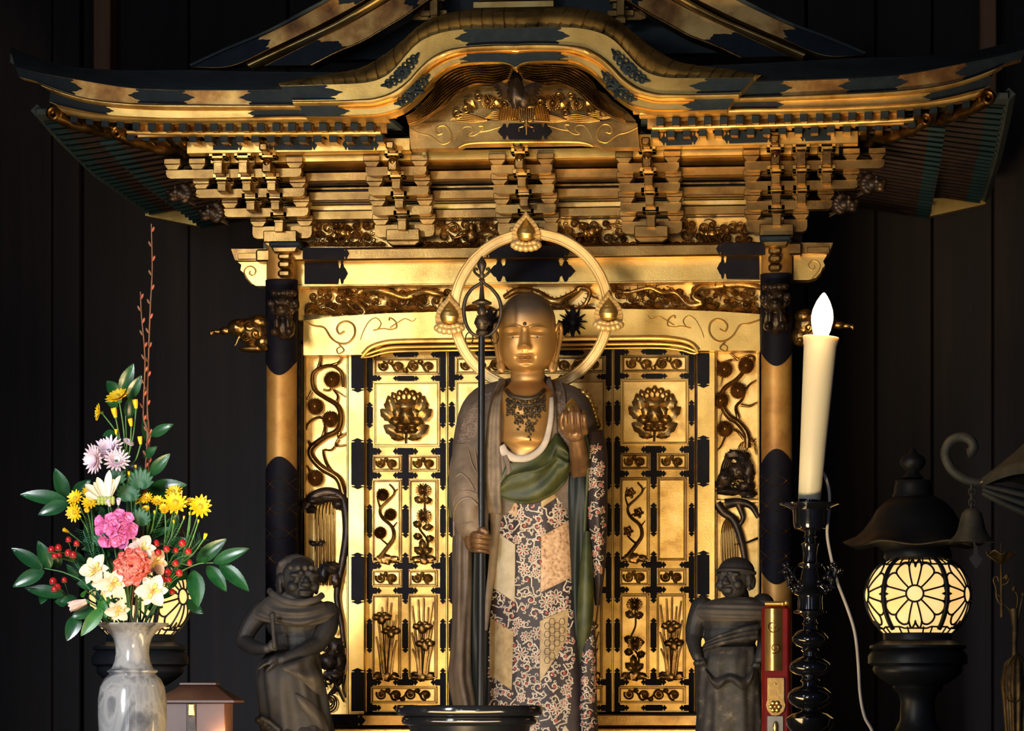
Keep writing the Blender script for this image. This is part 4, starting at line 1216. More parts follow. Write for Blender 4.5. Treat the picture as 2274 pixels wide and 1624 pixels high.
def plum(m, x0, y0, x1, y1, disc_=True, flip=0):
    Y = -.004; w = x1 - x0; h = y1 - y0; fx = lambda t: x0 + w * ((1 - t) if flip else t); fy = lambda t: y0 + h * t
    T = [(.15, 1.0), (.55, .84), (.80, .72), (.72, .58), (.30, .46), (.22, .34), (.62, .22), (.85, .12), (.62, .02)]
    ptube(m, [(fx(a), fy(b)) for a, b in T], Y - .003, 5, 1.8, 8, n=50)
    for br in (((.22, .34), (.10, .20), (.18, .08)), ((.75, .60), (.95, .52)), ((.30, .46), (.55, .42), (.70, .36)), ((.80, .14), (.98, .08)), ((.55, .82), (.2, .72), (.1, .62))):
        ptube(m, [(fx(a), fy(b)) for a, b in br], Y - .002, 2.4, 1, 6, n=10)
    for a, b in ((.32, .16), (.66, .42), (.22, .66)):
        if disc_: disc(m, fx(a), fy(b), 14, Y - .004, 22)
        else: petalflower(m, fx(a), fy(b), 12, Y - .004, 5, h=.007, eye=.3)
    rock(m, x0, x1, y1, Y)
def chrys(m, x0, y0, x1, y1, two=False):
    Y = -.004; w = x1 - x0; h = y1 - y0; fx = lambda t: x0 + w * t; fy = lambda t: y0 + h * t
    ptube(m, [(fx(.45), fy(1)), (fx(.70), fy(.78)), (fx(.30), fy(.58)), (fx(.55), fy(.36)), (fx(.5), fy(.12))], Y - .002, 2.6, 2, 7, n=30)
    petalflower(m, fx(.5), fy(.10), 18, Y - .004, 16, tilt=.2, h=.007); petalflower(m, fx(.52), fy(.44 if not two else .60), 17, Y - .006, 16, h=.007)
    for a, b, c, d in ((.5, .26, .1, .20), (.5, .26, .9, .22), (.42, .58, .05, .52), (.45, .60, .95, .58), (.45, .72, .05, .70), (.6, .76, .98, .72), (.5, .95, .1, .85), (.5, .95, .9, .86), (.5, .9, .45, .74)):
        pleaf(m, fx(a), fy(b), fx(c), fy(d), 8, Y - .002)
    rock(m, x0, x1, y1, Y)
def iris(m, x0, y0, x1, y1, dense=False, flip=0):
    Y = -.004; w = x1 - x0; h = y1 - y0; fx = lambda t: x0 + w * ((1 - t) if flip else t); fy = lambda t: y0 + h * t
    for a, b, t in ((.3, .02, .45), (.04, .10, .35), (.55, .00, .5), (.95, .05, .55), (.98, .30, .6), (.02, .45, .4), (.98, .6, .7), (.05, .66, .35), (.75, .12, .55)) if not dense else ((.30, .12, .5), (.52, .0, .5), (.72, .06, .5), (.95, .22, .6), (.1, .2, .4), (.05, .5, .3), (.95, .55, .7), (.15, .6, .4), (.8, .3, .6)):
        pts = [(fx(t), fy(1)), (fx(t + (a - t) * .35), fy(.6 + b * .3)), (fx(a), fy(b))]
        ptube(m, pts, Y - .002, 4.4, 2.2, 6, n=16, sq=.6)
    for a, b in (((.5, .36), (.62, .58)) if not dense else ((.3, .24), (.7, .42))):
        ptube(m, [(fx(.5), fy(1)), (fx(a), fy(b))], Y - .003, 2, 2, 6)
        for q in (-1, 0, 1): m.ell(P(fx(a) + q * 12, fy(b) + (2 if q else 7), Y - .008), (.010, .006, .007 if q else .011), 12, 8, bump=.3, bf=60)
        for q in (-1, 1): m.ell(P(fx(a) + q * 6, fy(b) - 5, Y - .007), (.006, .005, .005), 8, 6)
    rock(m, x0, x1, y1, Y, 9)
leafX = [P(901.5, 1180, 0).x, P(1084, 1180, 0).x, P(1269, 1180, 0).x, P(1452.5, 1180, 0).x]
ref = P(901.5, 1180, 0).x
SETS = [dict(ma=lambda m, *r: plum(m, *r), mb=lambda m, *r: chrys(m, *r), la=lambda m, *r: iris(m, *r, dense=True), lb=lambda m, *r: iris(m, *r)),
        dict(ma=lambda m, *r: plum(m, *r), mb=lambda m, *r: chrys(m, *r), la=lambda m, *r: iris(m, *r, dense=True), lb=lambda m, *r: iris(m, *r, flip=1)),
        dict(ma=lambda m, *r: chrys(m, *r), mb=lambda m, *r: plum(m, *r, flip=1), la=lambda m, *r: chrys(m, *r, two=True), lb=lambda m, *r: iris(m, *r, flip=1)),
        dict(ma=lambda m, *r: plum(m, *r, disc_=False), mb=None, la=lambda m, *r: chrys(m, *r, two=True), lb=lambda m, *r: iris(m, *r))]
for k in range(4):
    dx = leafX[k] - ref
    for nm, mb, mt, subs in build_leaf(SETS[k]):
        mb.v = [(x + dx, y, z) for x, y, z in mb.v]
        d = obj(nm, mb, mt, shrine)
        for sn, sm_, st in subs:
            sm_.v = [(x + dx, y, z) for x, y, z in sm_.v]
            obj(sn, sm_, st, d, 42)
# thin gold astragals between the leaves
for a, b in ((0, 1), (2, 3), (1, 2)):
    mb = MB(); x = (leafX[a] + leafX[b]) / 2; mb.box(x - .0016, x + .0016, -.006, .01, ZD, zrow(776, 0), .0008); obj('door_astragal', mb, GOLD, shrine)

ROSE = mat_var('brown_gilt_rosette', [(0.20, 0.09, 0.025), (0.40, 0.21, 0.06), (0.52, 0.30, 0.09)], 0.85, 0.36, 60, 0.2, 300)
# tall tree carvings of the side panels
def tree(mb, trunk, w0, w1, branches, discs, Y=-.012):
    ptube(mb, trunk, Y, w0, w1, 9, n=90)
    for dx in (-2.2, 2.0): ptube(mb, [(x + dx, y) for x, y in trunk], Y - w0 * .0006, w0 * .35, w1 * .4, 5, n=90)
    for b in branches: ptube(mb, b[:-1], Y + .002, b[-1], b[-1] * .45, 6, n=16)
    for x, y in discs:
        d = MB(); disc(d, x, y, 18.5, Y - .004, 30); obj('pine_rosette', d, ROSE, shrine, 60)
mb = MB()
tree(mb, [(764, 1098), (750, 1062), (715, 1040), (692, 1015), (692, 995), (720, 972), (750, 955), (757, 925), (748, 900), (720, 882), (698, 865), (694, 835), (706, 820), (735, 812), (758, 828), (762, 860)], 8.5, 3,
     [[(706, 822), (712, 800), (715, 786), 5], [(735, 812), (752, 805), (763, 788), 4], [(692, 870), (684, 885), (678, 888), 3.5], [(745, 900), (750, 880), (740, 865), (768, 882), 3], [(755, 960), (752, 972), (772, 960), 4], [(752, 975), (746, 990), (772, 988), 3.5],
      [(715, 975), (722, 950), (718, 930), (702, 928), (684, 942), (680, 955), 4.5], [(694, 995), (684, 980), 6], [(740, 1052), (724, 1028), (718, 1000), (735, 1000), (748, 985), 4], [(690, 1050), (682, 1035), 4], [(718, 866), (732, 866), (738, 850), 2.6]],
     [(737, 843), (700, 903), (733, 931), (700, 1062)])
obj('tree_carving', mb, CARV, shrine, 60)
# waterfall, rocks and a bird under the tree
mb = MB(); Yt = -.012
for k in range(6): ptube(mb, [(700 + k * 8, 1230), (700 + k * 8, 1150), (706 + k * 7, 1118), (720 + k * 5, 1100), (740 + k * 2, 1098)][::-1] + [(698 + k * 8, 1300)], Yt, 1.6, 2.8, 6, n=40)
obj('waterfall_carving', mb, GOLDB, shrine, 60)
mb = MB()
ptube(mb, [(676, 1136), (690, 1110), (720, 1094), (752, 1100), (766, 1124), (770, 1180), (762, 1240), (752, 1290), (748, 1330), (757, 1380), (764, 1440)], Yt - .004, 13, 5, 8, n=60, sq=.8)
for x, y, rx, ry in ((702, 1112, 26, 9), (735, 1106, 26, 9), (690, 1132, 14, 8), (752, 1120, 14, 12), (718, 1275, 14, 20), (748, 1290, 12, 18), (735, 1262, 22, 14), (745, 1440, 20, 24), (728, 1468, 22, 20), (755, 1475, 12, 30), (740, 1500, 22, 14)):
    mb.ell(P(x, y, Yt - .006), (rx * .001, .012, ry * .001), 14, 9, bump=.5, bf=50)
for a in (((735, 1500), (750, 1530), (764, 1560)), ((748, 1500), (744, 1525), (730, 1545), (736, 1562)), ((764, 1500), (762, 1530), (768, 1550))): ptube(mb, a, Yt, 5, 2, 6, n=14)
for r in (16, 11, 6): ptube(mb, [(732 + r * math.cos(a), 1562 + r * 1.2 * math.sin(a)) for a in np.linspace(0, 2 * pi, 18)], Yt, 1.8, 1.8, 5)
for k in range(16):
    rr_ = random.Random(k * 7); x = rr_.uniform(692, 760); y = rr_.uniform(1395, 1550); ptube(mb, spiral(x, y, rr_.uniform(7, 13), rr_.uniform(0, 6), 1.3, 1 if k % 2 else -1), Yt - .016, 3.2, 1.4, 6)
for q in ((686, 1203), (722, 1203)): pleaf(mb, 705, 1212, q[0], q[1], 6, Yt - .006)
obj('rock_carving', mb, CARVD, shrine, 60)
mb = MB()
tree(mb, [(1660, 995), (1658, 965), (1640, 940), (1618, 925), (1605, 905), (1600, 885), (1610, 862), (1634, 845), (1652, 824), (1660, 800)], 8, 4,
     [[(1588, 799), (1600, 808), (1622, 800), (1640, 800), 4], [(1640, 800), (1628, 790), (1620, 783), 4], [(1655, 815), (1675, 800), (1668, 790), (1640, 796), 4.5], [(1640, 930), (1634, 905), (1648, 888), (1655, 870), (1664, 855), (1680, 845), 4.5], [(1645, 900), (1665, 902), (1682, 894), 4], [(1652, 975), (1632, 955), (1612, 968), (1602, 990), (1590, 1004), 4],
      [(1602, 915), (1598, 935), (1600, 950), 2.6], [(1604, 838), (1600, 860), 2.4], [(1588, 835), (1600, 830), 3]],
     [(1609, 821), (1657, 812), (1639, 868), (1600, 890), (1610, 953)])
for k in range(5): ptube(mb, [(1640 + k * 4, 1000), (1648 + k * 5, 985 - k * 3), (1680, 975 + k * 9)], -.013, 3.5, 1.5, 6, n=12)
obj('tree_carving', mb, CARV, shrine, 60)
mb = MB()
for x, y, rx, ry in ((1612, 1062, 20, 18), (1640, 1045, 22, 20), (1662, 1050, 14, 26), (1628, 1010, 18, 10), (1655, 1080, 20, 10), (1620, 1092, 26, 9), (1660, 1098, 20, 9), (1650, 1018, 16, 14), (1600, 1078, 12, 12)):
    mb.ell(P(x, y, Yt - .006), (rx * .001, .013, ry * .001), 14, 9, bump=.5, bf=50)
for k, (x, y) in enumerate(((1612, 1060), (1628, 1068), (1640, 1050), (1652, 1062), (1622, 1050), (1634, 1078))): ptube(mb, spiral(x, y, 10, k, 1.3, 1 if k % 2 else -1), Yt - .018, 2.4, 1.2, 6)
for k in range(4): ptube(mb, [(1600 + k * 5, 1052), (1606 + k * 5, 1028), (1618 + k * 5, 1006)], Yt, 2.2, 2.2, 5, n=12)
obj('lion_carving', mb, CARVD, shrine, 60)
mb = MB(); mb.pbox(1589, 1110, 1686, 1117, -.016, .02); obj('panel_frame', mb, GOLD, shrine)
mb = MB()
ptube(mb, [(1592, 1118), (1606, 1138), (1626, 1152), (1640, 1180), (1652, 1230), (1660, 1300)], Yt - .004, 10, 6, 8, n=40, sq=.8)
ptube(mb, [(1610, 1120), (1640, 1116), (1668, 1124), (1684, 1150)], Yt - .004, 12, 5, 8, n=30, sq=.8)
ptube(mb, [(1640, 1120), (1650, 1150), (1640, 1170)], Yt - .004, 8, 4, 8, n=20)
ptube(mb, [(1684, 1195), (1660, 1205), (1630, 1210)], Yt, 3, 2, 6)
obj('rock_carving', mb, CARVD, shrine, 60)
mb = MB()
for k in range(7): ptube(mb, [(1604 + k * 5.5, 1260), (1602 + k * 5.5, 1200), (1606 + k * 4, 1165), (1622 + k * 3, 1146 + k * 2), (1640, 1150 + k)], Yt, 2.6, 1.4, 6, n=40)
obj('waterfall_carving', mb, GOLDB, shrine, 60)

# ---- threshold
mb = MB(); mb.pbox(672, 1587, 1690, 1614, -.10, .1, .003); obj('threshold', mb, GOLDB, shrine)
mb = MB(); mb.pbox(672, 1618, 1690, 1640, -.12, .12, .003); obj('threshold', mb, GOLD, shrine)
for x0, x1, e in ((660, 812, (0, 1)), (1546, 1690, (1, 0))):
    mb = MB(); fitting(mb, x0, x1, 1588, 1613, -.1015, e, False, 22); obj('threshold_fitting', mb, FIT, shrine)
mb = MB(); mb.box(-.62, .62, -.14, .75, DZ, P(1180, 1640, -.12).z, .003); obj('base_plinth', mb, FIT, shrine)
# body of the shrine behind its front
mb = MB(); mb.box(-.53, .53, .03, .70, DZ, zrow(330, 0), .003); obj('shrine_body', mb, CARVD, shrine)
# ================================================================== the standing monk statue
YS0 = -.37
SKIN = mat_var('aged_gilt_skin', [(0.30, 0.15, 0.045), (0.48, 0.26, 0.08), (0.58, 0.34, 0.12)], 0.45, 0.42, 22, 0.1, 300)
def skin_head():
    m, nt, b = newmat('gilt_face_with_dark_scalp')
    tc = node(nt, 'ShaderNodeTexCoord'); sp = node(nt, 'ShaderNodeSeparateXYZ'); nt.links.new(tc.outputs['Object'], sp.inputs[0])
    mr = node(nt, 'ShaderNodeMapRange'); mr.inputs[1].default_value = P(1170, 722, YS0).z; mr.inputs[2].default_value = P(1170, 668, YS0).z
    nz = noisy(nt, tc.outputs['Object'], 30); ad = node(nt, 'ShaderNodeMath', operation='MULTIPLY_ADD'); ad.inputs[1].default_value = .02; nt.links.new(nz, ad.inputs[0]); nt.links.new(sp.outputs['Z'], ad.inputs[2])
    nt.links.new(ad.outputs[0], mr.inputs[0])
    r = ramp(nt, [(0.0, (0.46, 0.25, 0.08)), (.45, (0.26, 0.15, 0.07)), (.85, (0.105, 0.085, 0.072))]); nt.links.new(mr.outputs[0], r.inputs[0]); nt.links.new(r.outputs[0], b.inputs['Base Color'])
    b.inputs['Metallic'].default_value = .55; b.inputs['Roughness'].default_value = .43
    return m
HEADM = skin_head()
HANDM = mat_var('darkened_gilt_hand', [(0.10, 0.05, 0.025), (0.22, 0.115, 0.045)], 0.45, 0.4, 40, 0.1, 300)
ROBE = mat_var('grey_brown_robe', [(0.075, 0.055, 0.045), (0.12, 0.088, 0.068), (0.165, 0.12, 0.09)], 0.0, 0.65, 26, 0.35, 160, detail=6)
ROBEL = mat_var('faded_brown_lapel', [(0.10, 0.075, 0.055), (0.19, 0.14, 0.10), (0.25, 0.18, 0.125)], 0.0, 0.65, 24, 0.35, 160, detail=6)
GREEN = mat_var('moss_green_cloth', [(0.010, 0.016, 0.004), (0.032, 0.040, 0.008), (0.075, 0.074, 0.018)], 0.0, 0.55, 24, 0.3, 160, detail=6)
WHITE = mat_var('faded_white_collar', [(0.34, 0.29, 0.25), (0.50, 0.43, 0.37)], 0.0, 0.6, 30, 0.2, 200)
PURP = mat_var('dark_plum_brocade', [(0.022, 0.014, 0.018), (0.040, 0.026, 0.030)], 0.0, 0.6, 40, 0.3, 200)
LINE = mat_var('pale_brocade_scroll', [(0.36, 0.30, 0.22), (0.60, 0.50, 0.40)], 0.0, 0.5, 60)
LINED = mat_var('faded_brocade_scroll', [(0.16, 0.12, 0.10), (0.27, 0.20, 0.17)], 0.0, 0.6, 60)
RED = mat_var('red_brocade_petal', [(0.22, 0.025, 0.022), (0.30, 0.05, 0.04)], 0.0, 0.5, 60)
BEIGE = mat_var('gold_beige_patch', [(0.26, 0.17, 0.075), (0.42, 0.29, 0.14), (0.50, 0.36, 0.19)], 0.1, 0.55, 50, 0.3, 200, detail=8)
CREAM = mat_var('cream_patch', [(0.38, 0.31, 0.20), (0.54, 0.45, 0.31)], 0.0, 0.6, 40, 0.2, 200, detail=8)
SPECK = mat_var('red_speckled_patch', [(0.16, 0.05, 0.02), (0.46, 0.28, 0.16), (0.56, 0.36, 0.21), (0.60, 0.42, 0.27)], 0.0, 0.6, 130, 0.2, 200, detail=3)
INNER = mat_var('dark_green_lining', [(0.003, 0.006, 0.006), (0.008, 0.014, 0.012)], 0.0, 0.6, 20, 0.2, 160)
STEEL = mat_var('dark_bronze', [(0.020, 0.016, 0.014), (0.055, 0.04, 0.028), (0.10, 0.07, 0.04)], 0.5, 0.42, 40, 0.2, 260)
STAFF = mat_var('black_staff', [(0.004, 0.005, 0.009), (0.008, 0.009, 0.013)], 0.0, 0.4, 30, spec=.4)

class Loft:
    """cloth volume: horizontal oval sections; columns (row, xc, half-width px, Y centre, depth m)"""
    def __init__(s, rings, ex=2.3, fold=None):
        R_ = list(zip(*rings)); s.y0, s.y1 = R_[0][0], R_[0][-1]
        s.f = [sm(R_[0], c) for c in R_[1:]]; s.ex = ex; s.fold = fold
    def at(s, phi, py):
        xc, a, Y0, b = (f(py) for f in s.f)
        c, q = math.cos(phi), math.sin(phi); e = 2 / s.ex
        c2 = math.copysign(abs(c) ** e, c); q2 = math.copysign(abs(q) ** e, q)
        k = 1 + (s.fold(phi, py) if s.fold else 0)
        return xc + a * c2 * k, Y0 - b * q2 * k
    def build(s, mb, nphi=96, nv=70):
        def fn(u, v):
            py = s.y0 + (s.y1 - s.y0) * v
            x, Y = s.at(2 * pi * u, py)
            return P(x, py, Y)
        mb.grid(nphi, nv, fn, closeu=True); return mb
    def front(s, px, py):
        xc, a, Y0, b = (f(py) for f in s.f)
        u = min(1.0, abs((px - xc) / a)); 
        k = 1
        if s.fold:
            e = 2 / s.ex
            ph = math.acos(max(-1, min(1, math.copysign(abs((px - xc) / a) ** (1 / e) if abs((px - xc) / a) < 1 else 1, px - xc))))
            k = 1 + s.fold(ph, py)
        return Y0 - b * k * (max(0, 1 - u ** s.ex)) ** (1 / s.ex)
def drape(mb, surf, edgeA, edgeB, off=.004, nu=40, nv=24, bump=None, thick=.006):
    """sheet between two photo curves, lying on a loft's front"""
    A = cr(edgeA, nu); B = cr(edgeB, nu)
    def fn(u, v):
        i = min(int(round(u * (nu - 1))), nu - 1)
        x = A[i][0] * (1 - v) + B[i][0] * v; y = A[i][1] * (1 - v) + B[i][1] * v
        Y = surf.front(x, y) - off - (bump(u, v) if bump else 0)
        return P(x, y, Y)
    mb.grid(nu, nv, fn, thick=(0, thick, 0))
def ribbon(mb, surf, pts, w, off=.006, n=60, sq=.5, w1=None, seg=10):
    c = cr(pts, n); w1 = w if w1 is None else w1
    mb.tube([P(x, y, surf.front(x, y) - off) for x, y in c], [(w + (w1 - w) * i / (n - 1)) * S(c[0][0], YS0) for i in range(n)], seg, sq=sq, up=(0, -1, 0))
def inside(poly, x, y):
    r = False; n = len(poly)
    for i in range(n):
        x1, y1 = poly[i]; x2, y2 = poly[(i + 1) % n]
        if (y1 > y) != (y2 > y) and x < (x2 - x1) * (y - y1) / (y2 - y1 + 1e-9) + x1: r = not r
    return r
def arabesque(mb, surf, region, holes, n, seed, rmin=6, rmax=11, li=1, ri=2, w=1.25, off=.0012):
    """brocade scrolls: curls, trefoil ends and blossoms drawn in raised line"""
    rnd = random.Random(seed); xs = [p[0] for p in region]; ys = [p[1] for p in region]; got = []
    def ok(x, y, m=0): return inside(region, x, y) and not any(inside(h, x, y) for h in holes)
    def line(pts, ww, nn=None):
        pts = cr(pts, nn) if nn else pts
        cur = []
        for q in list(pts) + [None]:
            if q is not None and ok(*q): cur.append(q)
            else:
                if len(cur) > 2: mb.tube([P(x, y, surf.front(x, y) - off) for x, y in cur], ww * .00095, 5, sq=.7)
                cur = []
    t = 0
    while len(got) < n and t < 4000:
        t += 1
        r = rnd.uniform(rmin, rmax); x = rnd.uniform(min(xs), max(xs)); y = rnd.uniform(min(ys), max(ys))
        if not ok(x, y) or any((x - a) ** 2 + (y - b) ** 2 < (.9 * (r + c)) ** 2 for a, b, c in got): continue
        got.append((x, y, r)); mb.mi = li
        kind = rnd.random(); a0 = rnd.uniform(0, 6.28); d = rnd.choice((-1, 1))
        if kind < .76:
            sp = spiral(x, y, r, a0, 1.1, d, 22)
            e = sp[0]; line([(e[0] + r * math.cos(a0 - d * 1.2) * 1.1, e[1] + r * math.sin(a0 - d * 1.2) * 1.1)] + sp, w)
            for k in range(3):
                a = a0 + d * (1.2 + k * 1.5); cx, cy = x + r * 1.02 * math.cos(a), y + r * 1.02 * math.sin(a)
                line(spiral(cx, cy, r * .40, a + pi * .6, .9, -d, 10), w * .8)
            if rnd.random() < .5 and ri is not None:
                mb.mi = ri; q = (x + r * .2, y + r * .1)
                if ok(*q): mb.ell(P(q[0], q[1], surf.front(*q) - off), (.0036, .0011, .0046), 8, 5)
        else:
            m = 8; r *= 1.15
            for k in range(m):
                a = a0 + 2 * pi * k / m
                pts = [(x + r * .25 * math.cos(a - .3), y + r * .25 * math.sin(a - .3)), (x + r * .8 * math.cos(a - .32), y + r * .8 * math.sin(a - .32)), (x + r * 1.25 * math.cos(a), y + r * 1.25 * math.sin(a)), (x + r * .8 * math.cos(a + .32), y + r * .8 * math.sin(a + .32)), (x + r * .25 * math.cos(a + .3), y + r * .25 * math.sin(a + .3))]
                line(pts, w * .85, 12)
                if ri is not None and k % 2 == 0:
                    mb.mi = ri; q = (x + r * .6 * math.cos(a), y + r * .6 * math.sin(a))
                    if ok(*q): mb.ell(P(q[0], q[1], surf.front(*q) - off), (.0024, .001, .0032), 7, 5)
                    mb.mi = li
            if ok(x, y): mb.ell(P(x, y, surf.front(x, y) - off), (r * .2 * .001, .001, r * .2 * .001), 8, 5)
    mb.mi = 0

monk = thing('monk_statue', 'standing monk statue with a golden face and patterned robes before the doors', 'statue', (0, YS0, DZ))
# --- body: head, neck and chest in one skin
hc = P(1171.5, 744, YS0); hs = S(1171, YS0)
zk = [-92, -88, -84, -76, -62, -45, -25, 0, 25, 45, 64, 78, 88, 93, 95]
fa = sm(zk, [2, 17, 27, 40, 53, 61, 64.5, 64, 62.5, 60, 52, 40, 25, 12, 2])
fb = sm(zk, [2, 22, 34, 48, 58, 62, 64, 66, 68, 66, 58, 45, 28, 13, 2])
def bk(z): return fb(z) * float(np.interp(z, [-92, -40, 0, 95], [.55, .85, 1.12, 1.1]))
def g2(x, z, x0, z0, sx, sz): return math.exp(-((x - x0) / sx) ** 2 - ((z - z0) / sz) ** 2)
def face(x, z):
    f = 0.0; z += 9
    # nose
    if -36 < z < 26:
        t = (20 - z) / 48.0
        if 0 <= t <= 1.0: f += (4 + 14 * t ** 1.2) * math.exp(-(x / (7.0 + 4.0 * t)) ** 4) * min(1, (1 - t) * 9 + .0)
    f += 4 * g2(x, z, 0, -23, 8, 6)
    for s in (-1, 1):
        f += 4.5 * g2(x, z, s * 10.5, -25, 4, 4.5)
        f -= 8.5 * g2(x, z, s * 25, 7, 16, 9)                   # socket
        f += 6.5 * g2(x, z, s * 26, 2, 15, 6)                     # lid
        f -= 2.2 * math.exp(-((z + 2.5 - .004 * (x - s * 26) ** 2) / 1.3) ** 2) * math.exp(-((x - s * 26) / 15) ** 4)
        br = 22 - .010 * (x - s * 28) ** 2
        f += 3.4 * math.exp(-((z - br) / 3.2) ** 2) * math.exp(-((x - s * 27) / 22) ** 4)
        f += 3.5 * g2(x, z, s * 36, -22, 20, 19)                # cheek
        f -= 1.6 * g2(x, z, s * 20, -47, 4, 6)                  # mouth corner
        f += 1.6 * g2(x, z, s * 3.6, -33, 2, 4)
    zm = -48 + .006 * x * x
    f += 5.2 * math.exp(-((z - zm - 4.5) / 3.4) ** 2 - (x / 16) ** 2)
    f += 6.2 * math.exp(-((z - zm + 5.0) / 4.2) ** 2 - (x / 14) ** 2)
    f -= 4.0 * math.exp(-((z - zm) / 1.5) ** 2) * math.exp(-(x / 17) ** 4)
    f -= 3.4 * g2(x, z, 0, -60, 16, 4)
    f += 7 * g2(x, z, 0, -72, 18, 10)
    return f
def headpt(u, v):
    z = 95 * math.cos(pi * v) * (1 if v < .5 else .968)
    ph = 2 * pi * u; e = 2 / 2.25
    c, s_ = math.cos(ph), math.sin(ph)
    c2 = math.copysign(abs(c) ** e, c); s2 = math.copysign(abs(s_) ** e, s_)
    x = fa(z) * c2
    y = -fb(z) * s2 if s_ > 0 else -bk(z) * s2
    if s_ > 0: y -= face(x, z) * min(1, s2 * 2.2)
    return hc + Vector((x, y, z)) * hs
body = MB(); body.grid(240, 190, headpt, closeu=True)
neck = Loft([(812, 1172, 37, YS0 + .006, .036), (835, 1172, 38, YS0 + .004, .037), (852, 1171, 41, YS0, .041), (862, 1171, 56, YS0, .072), (872, 1170, 70, YS0, .090), (890, 1168, 76, YS0, .101), (925, 1168, 78, YS0, .109), (955, 1168, 78, YS0, .116), (978, 1168, 78, YS0, .121), (990, 1168, 78, YS0, .112), (1020, 1170, 76, YS0, .108), (1050, 1172, 70, YS0, .095)], 2.2,
            fold=lambda ph, py: -.025 * (math.exp(-((py - 846) / 2.0) ** 2) + .9 * math.exp(-((py - 858) / 2.0) ** 2)))
neck.build(body, 96, 110)
# ears with long lobes
for sg in (-1, 1):
    pts = [hc + Vector((sg * x, y, z)) * hs for x, y, z in ((62, -6, 4), (67, -8, 18), (71, 2, 24), (74, 10, 14), (73, 8, -8), (69, 2, -30), (65, -4, -52), (61, -10, -72), (58, -14, -82), (55, -14, -78), (58, -10, -60), (62, -6, -36), (63, -6, -14))]
    q = cr([tuple(p) for p in pts], 60)
    body.tube(q, [(3.6 + 1.6 * math.sin(pi * i / 59) + (2.6 if 34 < i < 46 else 0)) * hs for i in range(60)], 8)
    body.grid(8, 20, lambda u, v: hc + Vector((sg * (60 + 9 * u - 4 * v), 2 - 8 * v + 4 * u, 20 - 92 * v)) * hs, thick=(0, .006, 0))
bo = obj('body', body, HEADM, monk, 60)
for sg in (-1, 1):
    m = MB(); pts = []
    for k in range(15):
        x = sg * 26 + (k - 7) * 1.95; z = -11.5 + .004 * (x - sg * 26) ** 2
        pts.append(hc + Vector((x, -(fb(z) * (1 - (abs(x) / fa(z)) ** 2.25) ** (1 / 2.25) + face(x, z) - .6), z)) * hs)
    m.tube(pts, [max(.2, 1.9 * math.sin(pi * k / 14)) * hs for k in range(15)], 6); obj('eye', m, WHITE, bo)
    lash = MB(); lash.tube([p + Vector((0, -.0004, 1.7 * hs)) for p in pts], [max(.15, .75 * math.sin(pi * k / 14)) * hs for k in range(15)], 6); obj('eyelash', lash, STAFF, bo)
    m = MB(); m.ell(pts[7] + Vector((0, -.0010, 0)), (3.2 * hs, .0010, 1.5 * hs), 10, 6); obj('eye', m, STAFF, bo, label='dark iris under the lowered lid')
    m = MB(); pts = []
    for k in range(21):
        x = sg * 27 + (k - 10) * 2.1; z = 12.5 - .010 * (x - sg * 28) ** 2
        pts.append(hc + Vector((x, -(fb(z) * (1 - (abs(x) / fa(z)) ** 2.25) ** (1 / 2.25) + face(x, z) - .3), z)) * hs)
    m.tube(pts, [max(.15, 1.1 * math.sin(pi * k / 20)) * hs for k in range(21)], 6); obj('eyebrow', m, STEEL, bo)
m = MB(); m.ell(hc + Vector((0, -(fb(17) + face(0, 17) + 1), 17)) * hs, 4.2 * hs, 12, 8); obj('forehead_jewel', m, STEEL, bo)
LIP = mat_var('dull_lips', [(0.26, 0.12, 0.035), (0.34, 0.17, 0.05)], .5, .45, 40)

m = MB()
def lip(u, v, up):
    x = (u - .5) * 30; zm = -48 + .006 * x * x; w = (1 - (x / 15.5) ** 2)
    z = (zm + (.6 + 6.5 * w * v * (1 - .12 * math.exp(-(x / 3) ** 2)) if up else -.6 - 7.5 * w * v)) - 9
    return hc + Vector((x, -(fb(z) * (1 - (abs(x) / fa(z)) ** 2.25) ** (1 / 2.25) + face(x, z) + .35), z)) * hs
for up in (1, 0):
    m = MB(); m.grid(31, 9, lambda u, v: lip(u, v, up), thick=(0, .002, 0)); obj('lip', m, LIP, bo, 70)
# --- robes
def shoulderfold(ph, py):
    return .012 * math.sin(ph * 9 + py * .03) * min(1, max(0, (py - 900) / 120))
trunk = Loft([(840, 1170, 40, YS0 + .04, .030), (848, 1170, 72, YS0 + .036, .036), (857, 1170, 102, YS0 + .03, .045), (872, 1170, 124, YS0 + .018, .062), (890, 1170, 139, YS0 + .006, .078), (920, 1169, 151, YS0, .090), (960, 1169, 159, YS0, .096), (1010, 1170, 164, YS0, .100), (1060, 1172, 160, YS0, .100), (1100, 1178, 140, YS0, .098), (1140, 1186, 118, YS0, .094), (1180, 1190, 100, YS0, .085)], 2.35, shoulderfold)
m = MB(); trunk.build(m, 120, 90)
arabesque(m, trunk, [(1068, 878), (1092, 870), (1060, 960), (1024, 1010), (1010, 1000), (1030, 930)], [], 26, 3, 5, 9, 1, None, 1.0)
arabesque(m, trunk, [(1226, 862), (1256, 862), (1262, 930), (1254, 1000), (1230, 1000), (1226, 930)], [], 20, 4, 5, 9, 1, None, 1.1)
robe = obj('robe', m, [ROBE, LINED, RED], monk, 60)
